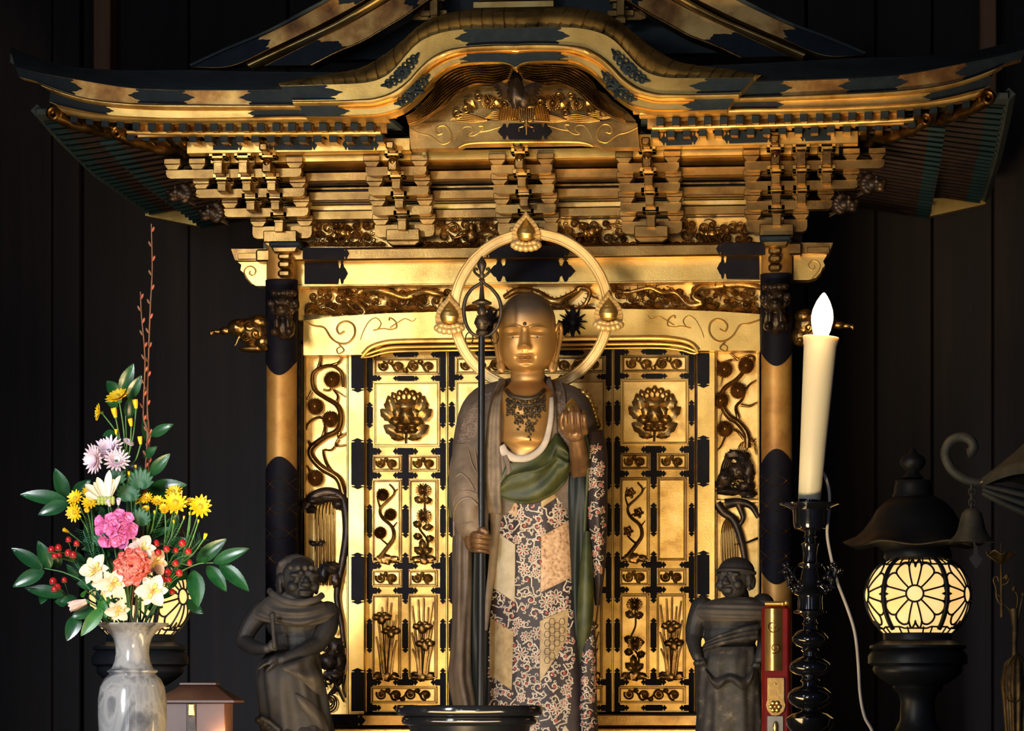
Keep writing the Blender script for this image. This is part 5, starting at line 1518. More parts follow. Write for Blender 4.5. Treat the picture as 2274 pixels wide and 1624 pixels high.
# left lapel falling straight from the neck
m = MB()
drape(m, trunk, [(1108, 840), (1088, 900), (1078, 980), (1076, 1060), (1076, 1140)], [(1124, 844), (1113, 900), (1112, 980), (1114, 1060), (1114, 1140)], .014, 60, 16, lambda u, v: .010 * math.sin(pi * v) ** .6 + .004 * math.sin(v * 9), .012)
obj('lapel', m, ROBEL, robe, 60)
m = MB(); ribbon(m, trunk, [(1106, 990), (1108, 1040), (1112, 1068), (1120, 1078), (1128, 1066), (1130, 1040), (1122, 1012)], 6, .020); ribbon(m, trunk, [(1112, 1000), (1118, 1040), (1121, 1058)], 7, .016)
obj('lapel', m, ROBE, robe, 60)
m = MB(); ribbon(m, trunk, [(1216, 838), (1226, 880), (1230, 940), (1232, 1000)], 7, .008, w1=8); ribbon(m, trunk, [(1243, 842), (1254, 880), (1258, 960)], 2, .003); obj('lapel', m, ROBE, robe, 60)
# the white collar and green sash
m = MB(); ribbon(m, trunk, [(1112, 992), (1124, 1008), (1146, 1019), (1172, 1017), (1194, 1005), (1210, 985), (1219, 955), (1224, 920), (1225, 884)], 10, .017, 80, .45, 5); obj('collar', m, WHITE, robe, 60)
m = MB()
drape(m, trunk, [(1112, 1060), (1124, 1032), (1146, 1024), (1172, 1022), (1198, 1008), (1222, 982), (1234, 960), (1254, 985), (1262, 1000)],
      [(1112, 1106), (1132, 1114), (1156, 1119), (1180, 1118), (1205, 1110), (1228, 1098), (1246, 1082), (1258, 1066), (1264, 1050)], .014, 70, 44,
      lambda u, v: .012 * math.sin(pi * min(1, v * 1.05)) ** .5 + .0045 * math.sin(v * 13 + u * 5 + 1.0) * (.4 + u) + .006 * math.exp(-((v - .25 - .5 * abs(u - .35)) / .05) ** 2), .02)
obj('sash', m, GREEN, robe, 70)
# patchwork skirt
def skfold(ph, py): return .010 * math.sin(ph * 14 + .5) + .012 * math.exp(-((ph - pi * .60) / .06) ** 2) + .012 * math.exp(-((ph - pi * .36) / .06) ** 2)
skirt = Loft([(1040, 1188, 80, YS0, .085), (1100, 1188, 88, YS0, .100), (1180, 1190, 98, YS0, .106), (1300, 1192, 110, YS0, .112), (1420, 1194, 118, YS0, .118), (1520, 1196, 122, YS0, .122), (1600, 1198, 126, YS0, .126), (1652, 1199, 128, YS0, .126)], 2.4, skfold)
m = MB(); skirt.build(m, 160, 90)
QUADS = [((1109, 1186), (1144, 1210), (1143, 1338), (1092, 1304), 3), ((1202, 1192), (1268, 1156), (1270, 1282), (1200, 1316), 4), ((1088, 1372), (1140, 1404), (1136, 1533), (1088, 1500), 5),
         ((1199, 1380), (1262, 1352), (1258, 1420), (1199, 1517), 5), ((1114, 1108), (1148, 1110), (1148, 1150), (1114, 1128), 4), ((1202, 1114), (1240, 1092), (1240, 1102), (1202, 1128), 5), ((1240, 1085), (1264, 1056), (1266, 1090), (1242, 1100), 3)]
holes = []
for a, b, c, d, mi in QUADS:
    holes.append([a, b, c, d]); m.mi = mi
    def fn(u, v):
        x = (a[0] * (1 - u) + b[0] * u) * (1 - v) + (d[0] * (1 - u) + c[0] * u) * v
        y = (a[1] * (1 - u) + b[1] * u) * (1 - v) + (d[1] * (1 - u) + c[1] * u) * v
        return P(x, y, skirt.front(x, y) - .0014)
    m.grid(16, 24, fn, thick=(0, .002, 0))
    m.mi = 5
    for p, q in ((a, b), (b, c), (c, d), (d, a)):
        pts = [(p[0] + (q[0] - p[0]) * k / 12, p[1] + (q[1] - p[1]) * k / 12) for k in range(13)]
        m.tube([P(x, y, skirt.front(x, y) - .0016) for x, y in pts], .0006, 5)
# hexagons on the gold patch
for ix in range(6):
    for iy in range(9):
        cx = 1204 + ix * 11; cy = 1362 + iy * 19 + (9.5 if ix % 2 else 0)
        m.mi = 0
        pts = [(cx + 6.6 * math.cos(k * pi / 3), cy + 8.2 * math.sin(k * pi / 3)) for k in range(6)]
        if all(inside(holes[3], *q) for q in pts): m.tube([P(x, y, skirt.front(x, y) - .002) for x, y in pts], .0006, 5, closed=True)
m.mi = 0
arabesque(m, skirt, [(1110, 1112), (1200, 1122), (1268, 1066), (1272, 1300), (1276, 1460), (1262, 1640), (1080, 1640), (1084, 1330), (1110, 1180)], holes, 150, 9, 6.5, 12.5, 1, 2, 1.5)
obj('under_robe', m, [PURP, LINE, RED, CREAM, SPECK, BEIGE], monk, 60)
# pale under-hem at the lower right
m = MB()
und = Loft([(1500, 1262, 10, YS0 - .06, .04), (1560, 1254, 26, YS0 - .06, .052), (1652, 1246, 46, YS0 - .06, .062)], 2.2); und.build(m, 48, 30); obj('hem', m, CREAM, monk, 60)

# --- sleeves
def ringfold(ph, py): return .022 * math.sin(py * .09 + 6 * math.cos(ph)) * max(0, math.sin(ph)) * (1 if py > 1080 else .4) + .02 * math.sin(ph * 5 + py * .01)
slv = Loft([(985, 1046, 34, YS0 - .02, .05), (1030, 1040, 40, YS0 - .03, .07), (1080, 1040, 43, YS0 - .045, .082), (1120, 1043, 42, YS0 - .055, .084), (1160, 1047, 38, YS0 - .06, .078), (1186, 1050, 33, YS0 - .062, .066), (1196, 1050, 27, YS0 - .06, .05)], 2.2, ringfold)
m = MB(); slv.build(m, 96, 90); obj('sleeve', m, ROBEL, robe, 70)
EDGE = mat_var('sleeve_fold_highlight', [(0.16, 0.115, 0.085), (0.24, 0.175, 0.13)], 0.0, 0.6, 30)  # pale ribbon tone: highlights along the sleeve folds, put in as colour
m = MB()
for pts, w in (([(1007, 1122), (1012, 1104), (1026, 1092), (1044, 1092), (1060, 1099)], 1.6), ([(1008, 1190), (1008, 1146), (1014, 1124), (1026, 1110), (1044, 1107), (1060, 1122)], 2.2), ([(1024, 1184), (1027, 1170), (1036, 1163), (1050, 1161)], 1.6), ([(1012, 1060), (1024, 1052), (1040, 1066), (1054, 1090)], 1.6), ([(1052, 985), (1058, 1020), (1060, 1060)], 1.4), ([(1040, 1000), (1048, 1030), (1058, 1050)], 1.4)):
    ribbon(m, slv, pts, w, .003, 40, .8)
obj('sleeve_highlight', m, EDGE, robe, 60)
def hang(ph, py): return .07 * math.sin(ph * 5 + py * .008) + .03 * math.sin(ph * 9 - py * .012)
sl2 = Loft([(1150, 1030, 22, YS0 - .03, .055), (1200, 1028, 22, YS0 - .04, .06), (1300, 1028, 22, YS0 - .04, .06), (1400, 1026, 22, YS0 - .04, .06), (1460, 1024, 24, YS0 - .04, .06), (1510, 1024, 27, YS0 - .04, .06), (1550, 1032, 28, YS0 - .04, .06), (1600, 1040, 26, YS0 - .04, .055), (1640, 1042, 25, YS0 - .04, .05)], 2.2, hang)
m = MB(); sl2.build(m, 80, 80); obj('sleeve', m, ROBE, robe, 70)
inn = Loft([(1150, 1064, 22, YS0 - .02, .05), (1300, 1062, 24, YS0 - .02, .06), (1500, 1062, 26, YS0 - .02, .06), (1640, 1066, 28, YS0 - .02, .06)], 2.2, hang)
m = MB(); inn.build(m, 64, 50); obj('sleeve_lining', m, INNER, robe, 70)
m = MB(); m.tube([P(x, y, YS0 - .07) for x, y in cr([(1104, 1100), (1100, 1180), (1094, 1260), (1086, 1320), (1078, 1400)], 40)], [(14 - 9 * i / 39) * .001 for i in range(40)], 12, sq=.7); obj('lapel', m, ROBEL, robe, 60)
m = MB(); m.tube([P(x, y, YS0 - .04) for x, y in cr([(1014, 1010), (1001, 1050), (998, 1100), (1002, 1150)], 30)], [.004] * 30, 8); obj('sleeve_lining', m, GREEN, robe, 60)
# right side
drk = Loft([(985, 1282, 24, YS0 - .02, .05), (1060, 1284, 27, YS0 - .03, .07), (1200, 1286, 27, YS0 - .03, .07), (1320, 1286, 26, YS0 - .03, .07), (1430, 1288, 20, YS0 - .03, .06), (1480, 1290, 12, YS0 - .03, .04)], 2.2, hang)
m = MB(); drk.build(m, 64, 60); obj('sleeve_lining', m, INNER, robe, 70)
grn = Loft([(1180, 1303, 9, YS0 - .08, .02), (1250, 1302, 14, YS0 - .085, .03), (1340, 1300, 19, YS0 - .085, .035), (1400, 1297, 17, YS0 - .085, .03), (1450, 1292, 9, YS0 - .08, .02), (1475, 1289, 3, YS0 - .08, .01)], 2.2)
m = MB(); grn.build(m, 48, 50); obj('sleeve_lining', m, GREEN, robe, 70)
out = Loft([(955, 1318, 22, YS0 - .02, .06), (1000, 1322, 26, YS0 - .03, .075), (1080, 1324, 26, YS0 - .035, .08), (1160, 1326, 23, YS0 - .035, .08), (1240, 1328, 17, YS0 - .03, .07), (1300, 1328, 11, YS0 - .03, .05), (1345, 1326, 5, YS0 - .03, .03)], 2.2, lambda ph, py: .03 * math.sin(ph * 6 + py * .01))
m = MB(); out.build(m, 64, 70)
arabesque(m, out, [(1304, 980), (1342, 980), (1344, 1200), (1336, 1290), (1312, 1290), (1304, 1150)], [], 34, 12, 5, 8.5, 1, 2, 1.2)
obj('sleeve', m, [PURP, LINE, RED], robe, 70)
m = MB(); m.tube([P(x, y, YS0 - .10) for x, y in cr([(1300, 965), (1306, 1000), (1305, 1060), (1301, 1120), (1298, 1180)], 40)], [.0035] * 40, 8); obj('sleeve_lining', m, GREEN, robe, 60)
tail = Loft([(1380, 1312, 8, YS0 - .04, .05), (1440, 1306, 18, YS0 - .04, .07), (1540, 1304, 21, YS0 - .04, .075), (1652, 1306, 24, YS0 - .04, .08)], 2.2, lambda ph, py: .03 * math.sin(ph * 6 + py * .01))
m = MB(); tail.build(m, 64, 60)
arabesque(m, tail, [(1294, 1390), (1320, 1390), (1326, 1640), (1286, 1640)], [], 28, 14, 5, 9, 1, 2, 1.25)
obj('under_robe', m, [PURP, LINE, RED], monk, 70)
# scalloped edge of the right shoulder
m = MB()
for k in range(9):
    t = k / 8; x = 1297 + 30 * t ** .6; y = 872 + 72 * t
    m.ell(P(x, y, YS0 + .01), (.0085, .010, .0085), 10, 7)
obj('robe_scallops', m, GOLD, robe, 60)

# --- hands
def capsule(mb, pts, r):
    mb.tube(pts, r, 10)
    for p, q in ((pts[0], r[0]), (pts[-1], r[-1])): mb.ell(p, q * 1.0, 10, 8)
# left hand of the picture: a fist closed round the staff
SX, SYY = 1069, YS0 - .125
m = MB()
hb = P(1052, 1202, YS0 - .105)
m.ell(hb, (.020, .017, .024), 14, 10); m.ell(P(1040, 1190, YS0 - .085), (.017, .02, .02), 12, 9)
for k in range(4):
    py = 1186 + k * 11.5; c = P(SX, py, SYY); r0 = .0068 - .0005 * k; ln = [1, 1.06, 1.0, .85][k]
    pts = []
    for a in np.linspace(pi * 1.15, pi * 1.15 + 2.9 * ln, 12):
        pts.append(c + Vector((.0155 * math.cos(a), .0155 * math.sin(a), -.002 * (a - pi))))
    pts = [P(1050, py + 1, YS0 - .118)] + pts
    capsule(m, pts, [r0 * 1.08] + [r0 * (1.03 - .2 * i / 11 + (.08 if i in (4, 8) else 0)) for i in range(12)])
capsule(m, [P(1050, 1186, YS0 - .10), P(1060, 1178, YS0 - .118), P(1072, 1177, SYY - .013), P(1080, 1181, SYY - .014)], [.0078, .0075, .007, .006])
me = fuse(m, .0013, 3, 'hand'); me.materials.append(HANDM); obj('hand', me, None, monk, label='dark gilt hand closed round the staff')
m = MB(); capsule(m, [P(1046, 1150, YS0 - .05), P(1044, 1190, YS0 - .082)], [.020, .017]); obj('forearm', m, HANDM, monk, 60)
# right hand of the picture, raised and cupping a jewel
JX, JY, JYY = 1270, 912, YS0 - .165
m = MB()
m.ell(P(1278, 962, JYY + .006), (.021, .017, .020), 14, 10); m.ell(P(1276, 948, JYY + .012), (.026, .015, .022), 14, 10)
for k in range(4):
    x = 1258 + k * 13.5; top = [912, 904, 905, 914][k]; r0 = [.0066, .0071, .0069, .006][k]
    pts = [P(x + 2, 960, JYY - .004), P(x, 944, JYY - .020), P(x - 1, (944 + top) / 2, JYY - .027), P(x - 1, top + 6, JYY - .022), P(x - 1 + (1266 - x) * .12, top, JYY - .012)]
    q = cr([tuple(p) for p in pts], 14); capsule(m, [Vector(p) for p in q], [r0 * (1.08 - .3 * i / 13 + (.07 if i in (5, 9) else 0)) for i in range(14)])
q = cr([tuple(p) for p in (P(1262, 966, JYY + .004), P(1250, 950, JYY + .002), P(1247, 932, JYY - .006), P(1252, 918, JYY - .010))], 12)
capsule(m, [Vector(p) for p in q], [.0082 - .002 * i / 11 for i in range(12)])
me = fuse(m, .0013, 3, 'hand'); me.materials.append(HANDM); obj('hand', me, None, monk, label='raised hand cupping a jewel')
m = MB(); q = cr([tuple(p) for p in (P(1280, 965, JYY + .012), P(1284, 1000, JYY + .03), P(1288, 1040, YS0 - .09), P(1288, 1075, YS0 - .05))], 16); capsule(m, [Vector(p) for p in q], [.017 + .006 * i / 15 for i in range(16)]); obj('forearm', m, HANDM, monk, 60)
# --- necklace of openwork pendants
m = MB()
def nk(x, y): return P(x, y, neck.front(x, y) - .0035)
def chain(pts, w, n=40):
    c = cr(pts, n); m.tube([nk(x, y) for x, y in c], [w * .001 * (1 + .35 * (i % 2)) for i in range(n)], 6)
chain([(1124, 866), (1134, 878), (1152, 884), (1172, 886), (1194, 880), (1208, 866)], 4.2); chain([(1124, 890), (1142, 896), (1172, 902), (1196, 894), (1210, 880)], 2.4)
for k in range(7):
    x = 1128 + k * 13
    for y, r, d in ((888 + 6 * math.sin(pi * k / 6), 6, 1), (899 + 8 * math.sin(pi * k / 6), 5, -1)):
        c = spiral(x, y, r, k, 1.2, d, 16); m.tube([nk(*q) for q in c], .0013, 5)
for x, y0, n in ((1134, 900, 4), (1152, 918, 7), (1172, 905, 6), (1176, 935, 8), (1190, 905, 7), (1202, 890, 5)):
    for k in range(n):
        y = y0 + k * 6
        m.ell(nk(x + (2 if k % 2 else -2), y), (.0032 if k % 3 == 0 else .002, .0022, .0026), 8, 6)
    for sg in (-1, 1):
        c = spiral(x + sg * 6, y0 + 8, 6, 1 if sg > 0 else 2.1, 1.2, sg, 14); m.tube([nk(*q) for q in c], .0013, 5)
        c = spiral(x + sg * 5, y0 + 20, 5, 1 if sg > 0 else 2.1, 1.2, -sg, 14); m.tube([nk(*q) for q in c], .0012, 5)
obj('necklace', m, STEEL, monk, 60)

# --- halo ring with three flaming jewels
HY = -.26
hcx, hcy, HRo, HRi = 1179.5, 692, 184, 160
HC = P(hcx, hcy, HY); k_ = S(hcx, HY)
m = MB()
prof = [(HRi, 0), (HRi, -.006), (HRi + 3, -.009), (HRi + 6, -.009), (HRi + 7, -.006), (HRo - 7, -.006), (HRo - 6, -.009), (HRo - 3, -.009), (HRo, -.006), (HRo, 0)]
m.grid(160, 11, lambda u, v: (lambda r, y: HC + Vector((r * k_ * math.cos(2 * pi * u), y, r * k_ * math.sin(2 * pi * u))))(*(prof[int(round(v * 10))] if v < 1 else prof[0])), closeu=True)
m.f = m.f[:-2]
HALO = mat_var('pale_halo_gilt', [(0.62, 0.40, 0.14), (0.80, 0.55, 0.23), (0.88, 0.64, 0.30)], 0.5, 0.5, 12, 0.1, 200)
halo = obj('halo', m, HALO, monk, 30)
for jx, jy in ((1168, 512), (998, 696), (1351, 689)):
    def jp(x, y, dy=0): return P(jx + x, jy + y, HY - .012 - dy)
    flame = [(0, -45), (8, -32), (18, -22), (27, -8), (32, 8), (31, 22), (24, 32), (12, 38)]
    def half(t): return float(np.interp(t, [-45, -32, -22, -8, 8, 22, 32, 38], [0, 8, 18, 27, 32, 31, 24, 12]))
    m = MB()
    def ff(u, v):
        t = -45 + 83 * v; w = half(t); x = (u - .5) * 2
        return jp(x * w, t, .004 + .006 * (1 - x * x) + .0016 * math.sin(abs(x) * 3 + t * .75 + abs(x) * 4))
    m.grid(31, 60, ff, thick=(0, .012, 0)); fl = obj('flame', m, HALO, halo, 50)
    m = MB()
    def dh(t): return float(np.interp(t, [-28, -20, -12, -2, 8, 18, 24, 27], [0, 6, 12.5, 19, 21.5, 18, 10, 0]))
    def dj(u, v):
        t = -28 + 55 * v; w = max(dh(t), .02); a = 2 * pi * u
        w *= 1 - .05 * (abs(t + 12) < 1.2) - .05 * (abs(t + 7) < 1.2)
        c = jp(0, t, .012)
        return c + Vector((w * k_ * math.cos(a), -w * k_ * .7 * math.sin(a), 0))
    m.grid(32, 56, dj, closeu=True); obj('jewel', m, GOLD, halo, 60)
    m = MB()
    for k in range(7):
        a = pi * (.08 + .84 * k / 6)
        x, y = 27 * math.cos(a), 30 + 10 * math.sin(a)
        m.ell(jp(x, y, .012 + .008 * math.sin(a)), (.0085, .008, .008), 12, 8)
    for k in range(5): m.ell(jp(-18 + 9 * k, 27 + (2 - abs(k - 2)) * 2, .018), (.007, .006, .005), 10, 7)
    obj('lotus_base', m, HALO, halo, 60)
m = MB(); m.tube([P(1180, 850, HY + .01), P(1180, 1640, HY + .01)], .008, 10); obj('halo_post', m, STEEL, monk)
m = MB(); m.lathe(P(1190, 1600, YS0).x, YS0, [(.20, DZ), (.21, DZ + .006), (.20, DZ + .014), (.16, DZ + .016)], 48); obj('lotus_pedestal', m, GOLDB, monk)
# --- the jewel in the hand and the ringed staff
m = MB(); c = P(JX, JY - 2, JYY - .004)
m.lathe(c.x, c.y, [(.0005, c.z - .019), (.008, c.z - .018), (.014, c.z - .012), (.0165, c.z - .002), (.0145, c.z + .008), (.009, c.z + .015), (.004, c.z + .020), (.0003, c.z + .025)], 32)
JEW = mat_var('bright_gold_jewel', [(0.70, 0.42, 0.12), (0.90, 0.60, 0.2)], .9, .22, 20)
tag(obj('wish_jewel', m, JEW), "small golden jewel cupped in the monk statue's raised hand", 'jewel')
stf = thing('ringed_staff', "tall black monk's staff with a bronze ring head, held by the standing statue", 'staff', P(SX, 1640, SYY))
m = MB(); m.tube([P(SX + .5, 748, SYY), P(SX, 1200, SYY), P(SX - 2, 1655, SYY)], [.0068, .0082, .0085], 16); obj('shaft', m, STAFF, stf)
m = MB(); q = cr([(1069, 748), (1050, 742), (1036, 722), (1030, 692), (1034, 664), (1048, 642), (1066, 630), (1070, 622)], 40)
m.tube([P(x, y, SYY) for x, y in q], [.0042 - .001 * abs(i - 20) / 20 for i in range(40)], 8)
q = cr([(1071, 748), (1090, 742), (1106, 722), (1113, 692), (1108, 664), (1092, 642), (1076, 630), (1072, 622)], 40)
m.tube([P(x, y, SYY) for x, y in q], [.0042 - .001 * abs(i - 20) / 20 for i in range(40)], 8)
obj('ring_head', m, STEEL, stf, 60)
m = MB(); c = P(1070, 700, SYY)
zz = lambda y: P(1070, y, SYY).z
m.lathe(c.x, c.y, [(.004, zz(750)), (.010, zz(744)), (.013, zz(738)), (.009, zz(732)), (.012, zz(726)), (.016, zz(716)), (.013, zz(706)), (.007, zz(700)), (.010, zz(694)), (.009, zz(684)), (.005, zz(680)), (.020, zz(676)), (.021, zz(672)), (.006, zz(664)), (.004, zz(640)), (.002, zz(626))], 24)
for sg in (-1, 1):
    q = spiral(1070 + sg * 8, 716, 8, 0 if sg > 0 else pi, 1.2, sg, 16); m.tube([P(x, y, SYY - .012) for x, y in q], .002, 6)
obj('pagoda', m, STEEL, stf, 60)
m = MB()
m.lathe(c.x, c.y, [(.003, zz(626)), (.007, zz(622)), (.004, zz(618)), (.007, zz(612)), (.004, zz(606)), (.006, zz(600)), (.0095, zz(592)), (.010, zz(586)), (.007, zz(579)), (.002, zz(571)), (.0003, zz(568))], 20)
for sg in (-1, 1):
    q = cr([(1070, 618), (1070 + sg * 8, 612), (1070 + sg * 16, 604), (1070 + sg * 15, 596), (1070 + sg * 9, 600)], 16); m.tube([P(x, y, SYY) for x, y in q], [.003] * 16, 6)
obj('finial', m, STEEL, stf, 60)
for sg, x, y in ((-1, 1042, 740), (1, 1099, 738)):
    m = MB(); c2 = P(x, y + 12, SYY); m.tube([c2 + Vector((.013 * math.cos(a) * .6, .004 * math.sin(a), .013 * math.sin(a))) for a in np.linspace(0, 2 * pi, 20, endpoint=False)], .0013, 6, closed=True); obj('loose_ring', m, STEEL, stf, 60)
# ================================================================== two dark attendant statues
DUST = mat_var('dusty_dark_wood_carving', [(0.010, 0.010, 0.012), (0.018, 0.016, 0.018), (0.033, 0.029, 0.027)], 0.0, 0.7, 22, 0.35, 160, detail=7)
DUSTS = mat_var('dark_bare_wood_skin', [(0.007, 0.007, 0.009), (0.012, 0.011, 0.013), (0.024, 0.020, 0.020)], 0.0, 0.6, 22, 0.35, 160, detail=7)
DUSTL = mat_var('dusty_grey_cloth_carving', [(0.030, 0.026, 0.024), (0.055, 0.046, 0.041), (0.080, 0.066, 0.055)], 0.0, 0.75, 22, 0.35, 160, detail=7)
DUSTP = mat_var('flaking_dark_robe', [(0.006, 0.006, 0.009), (0.014, 0.013, 0.015), (0.028, 0.025, 0.024), (0.12, 0.10, 0.085)], 0.0, 0.7, 45, 0.3, 160, detail=9)
def limb(mb, pts, rad, Y=None, n=18):
    """tapered limb through (px, py, Y) points, radii in pixels"""
    c = cr([tuple(P(*p)) for p in pts], n); sc = .00095
    r = np.interp(np.linspace(0, 1, n), np.linspace(0, 1, len(rad)), rad)
    mb.tube([Vector(q) for q in c], [x * sc for x in r], 12)
    for q, x in ((c[0], r[0]), (c[-1], r[-1])): mb.ell(Vector(q), x * sc, 10, 8)
def pe(mb, px, py, Y, rx, ry, rz=None, rot=None, bump=0):
    sc = .00095
    mb.ell(P(px, py, Y), (rx * sc, (rz or rx) * sc, ry * sc), 16, 11, rot, bump)
def fierce_head(mb, cx, cy, Y, r, yaw):
    """skull, jaw, brows, eyes, nose, lips and ears turned by yaw (positive to the picture's right)"""
    R_ = Matrix.Rotation(yaw, 3, 'Z'); C0 = P(cx, cy, Y); sc = .00095 * r
    def e(x, y, z, a, b, c): mb.ell(C0 + R_ @ Vector((x, -y, z)) * sc, (a * sc, b * sc, c * sc), 14, 10, R_)
    e(0, -.1, .22, .84, .95, .88); e(0, .18, -.35, .66, .66, .62); e(0, .30, -.66, .40, .36, .30)
    e(0, .86, -.08, .17, .22, .24); e(0, .98, -.18, .20, .16, .13)
    for s in (-1, 1):
        e(s * .34, .72, .24, .36, .20, .12); e(s * .32, .74, .04, .17, .14, .12); e(s * .48, .58, -.26, .26, .26, .24)
        e(s * .16, .92, -.20, .10, .12, .09); e(s * .86, -.08, -.02, .12, .26, .32); e(s * .84, .02, -.40, .10, .14, .18)
        e(s * .20, .78, .34, .14, .18, .10)
    e(0, .80, -.48, .36, .18, .09); e(0, .78, -.62, .30, .18, .09)
    return C0, R_, sc
def pushdent(me, C0, R_, sc): pass
def hand5(mb, wrist, direc, side, size, curl=.5, spread=.25, thumb=1):
    """palm, four bent fingers and a thumb, grown from the wrist"""
    w = Vector(wrist); d = Vector(direc).normalized(); sd = Vector(side).normalized(); nrm = d.cross(sd).normalized(); u = size
    mb.ell(w + d * u * .42, (u * .40, u * .40, u * .40), 12, 9); mb.ell(w + d * u * .62 + sd * u * .12, u * .30, 10, 8); mb.ell(w + d * u * .62 - sd * u * .16, u * .30, 10, 8)
    for k in range(4):
        s0 = (k - 1.5) * .22; L = [.78, .92, .86, .66][k] * u
        b = w + d * u * .80 + sd * u * s0
        pts = [b]; cur = 0.0; dd = d + sd * (k - 1.5) * spread * .3
        for j in range(3):
            cur += curl * .9
            pts.append(pts[-1] + (dd * math.cos(cur) + nrm * math.sin(cur)).normalized() * L * [.42, .33, .25][j])
        rr = [u * .135, u * .125, u * .11, u * .09]
        mb.tube(pts, rr, 8)
        for q, r in zip(pts, rr): mb.ell(q, r * 1.02, 8, 6)
    b = w + d * u * .30 + sd * u * .30 * thumb
    pts = [b, b + (d * .5 + sd * .55 * thumb + nrm * .35) * u * .42, b + (d * 1.0 + sd * .55 * thumb + nrm * .75) * u * .62]
    mb.tube(pts, [u * .17, u * .14, u * .11], 8)
    for q, r in zip(pts, (.17, .14, .11)): mb.ell(q, u * r, 8, 6)
def hair_curls(mb, C0, R_, sc, rows, r=.12):
    for z, n, rad, a0, a1 in rows:
        for k in range(n):
            a = a0 + (a1 - a0) * k / max(1, n - 1)
            mb.ell(C0 + R_ @ Vector((math.sin(a) * rad, -math.cos(a) * rad, z)) * sc, (r * sc, r * sc, r * sc), 9, 7)

# --- left: seated figure with a stick
GYL = -.47
gl = thing('attendant_statue', 'dark seated attendant statue with a draped cape, left of the golden doors', 'statue', P(650, 1640, GYL))
m = MB()
C0, R_, sc = fierce_head(m, 662, 1291, GYL - .02, 51, .55)
limb(m, [(655, 1325, GYL), (650, 1350, GYL)], [26, 30])
pe(m, 655, 1385, GYL, 66, 46, 44); pe(m, 662, 1425, GYL, 58, 44, 42); pe(m, 655, 1465, GYL, 60, 40, 46)
limb(m, [(580, 1358, GYL), (555, 1392, GYL - .01), (540, 1425, GYL - .02)], [25, 22, 18]); limb(m, [(540, 1425, GYL - .02), (565, 1439, GYL - .05), (592, 1441, GYL - .08)], [18, 17, 11])
limb(m, [(728, 1362, GYL), (726, 1395, GYL - .02), (706, 1430, GYL - .04)], [27, 24, 20]); limb(m, [(706, 1430, GYL - .04), (668, 1450, GYL - .07), (628, 1466, GYL - .09)], [20, 18, 13])
hand5(m, P(592, 1441, GYL - .08), (1, -.25, .35), (0, -.3, 1), .024, .75, .1, 1)
hand5(m, P(624, 1467, GYL - .09), (-1, -.15, -.12), (0, 1, .25), .030, .28, .5, -1)
me = fuse(m, .0020, 3, 'body'); me.materials.append(DUSTS); b_ = obj('body', me, None, gl)
m = MB(); hair_curls(m, C0, R_, sc, [(.54, 5, .78, -.8, .8)], .13)
for k in range(40):
    a = k * 2.4; q = .3 + .6 * (k / 40)
    v = Vector((math.sin(a) * q * .85, .12 + .5 * math.cos(a) * q * .9, .42 + .62 * math.sqrt(max(0, 1 - q * q)) * .9)); m.ell(C0 + R_ @ v * sc, .17 * sc, 8, 6)
m.ell(C0 + R_ @ Vector((0, .26, .40)) * sc, (.86 * sc, .90 * sc, .78 * sc), 16, 12, R_)
for k in range(6): m.ell(C0 + R_ @ Vector((-.5 + .06 * k, .62, -.15 - .16 * k)) * sc, (.30 * sc, .22 * sc, .2 * sc), 10, 8)
me = fuse(m, .0018, 1, 'hair'); me.materials.append(DUSTL); obj('hair', me, None, gl)
# draped cape with sagging folds
def capef(ph, py): return .050 * math.sin((py + 30 * math.cos(ph) ** 2) * .30 + ph * .8) * max(0, math.sin(ph)) ** .7 + .02 * math.sin(ph * 5)
cape = Loft([(1311, 640, 22, GYL, .028), (1322, 645, 46, GYL, .046), (1335, 648, 66, GYL, .056), (1352, 650, 86, GYL, .064), (1368, 651, 95, GYL, .068), (1380, 654, 78, GYL - .004, .066), (1388, 662, 46, GYL - .01, .058), (1393, 668, 24, GYL - .01, .045)], 2.2, capef)
m = MB(); cape.build(m, 100, 70); obj('cape', m, DUSTL, gl, 70)
m = MB(); m.tube([P(x, y, Yq) for x, y, Yq in cr([(598, 1312, GYL), (606, 1320, GYL - .035), (630, 1334, GYL - .062), (665, 1340, GYL - .066), (700, 1332, GYL - .05), (716, 1322, GYL - .02)], 40)], [.007] * 40, 10, sq=.7); obj('collar', m, DUSTL, gl, 60)
def skf(ph, py): return .05 * math.sin(ph * 7 + py * .016) + .028 * math.sin(ph * 13 - py * .01)
sk = Loft([(1445, 655, 54, GYL, .05), (1475, 640, 62, GYL - .025, .075), (1500, 642, 72, GYL - .025, .085), (1540, 648, 76, GYL - .02, .085), (1590, 656, 78, GYL - .015, .08), (1640, 662, 80, GYL - .01, .075)], 2.3, skf)
m = MB(); sk.build(m, 120, 60); obj('skirt', m, DUST, gl, 70)
m = MB()
drape(m, sk, [(625, 1478), (650, 1470), (690, 1455), (705, 1450)], [(632, 1492), (668, 1512), (705, 1542), (722, 1546)], .010, 40, 30, lambda u, v: .010 * math.sin(v * 9 + u * 3) * u + .008 * math.sin(pi * v), .02); obj('skirt_flap', m, DUSTL, gl, 70)
m = MB(); drape(m, sk, [(655, 1540), (690, 1560), (720, 1590)], [(668, 1575), (700, 1610), (732, 1630)], .008, 30, 20, lambda u, v: .010 * math.sin(pi * v), .02); obj('skirt_flap', m, DUSTL, gl, 70)
m = MB(); 
for x, y, r in ((578, 1600, 12), (592, 1612, 14), (612, 1622, 18), (640, 1632, 24), (690, 1636, 34)): m.ell(P(x, y, GYL - .07), (r * .00095, .03, r * .0008), 12, 8, bump=.3, bf=30)
for a, b in (((578, 1594), (600, 1606)), ((600, 1606), (622, 1624))): m.tube([P(*a, GYL - .10), P(*b, GYL - .10)], [.005, .006], 8)
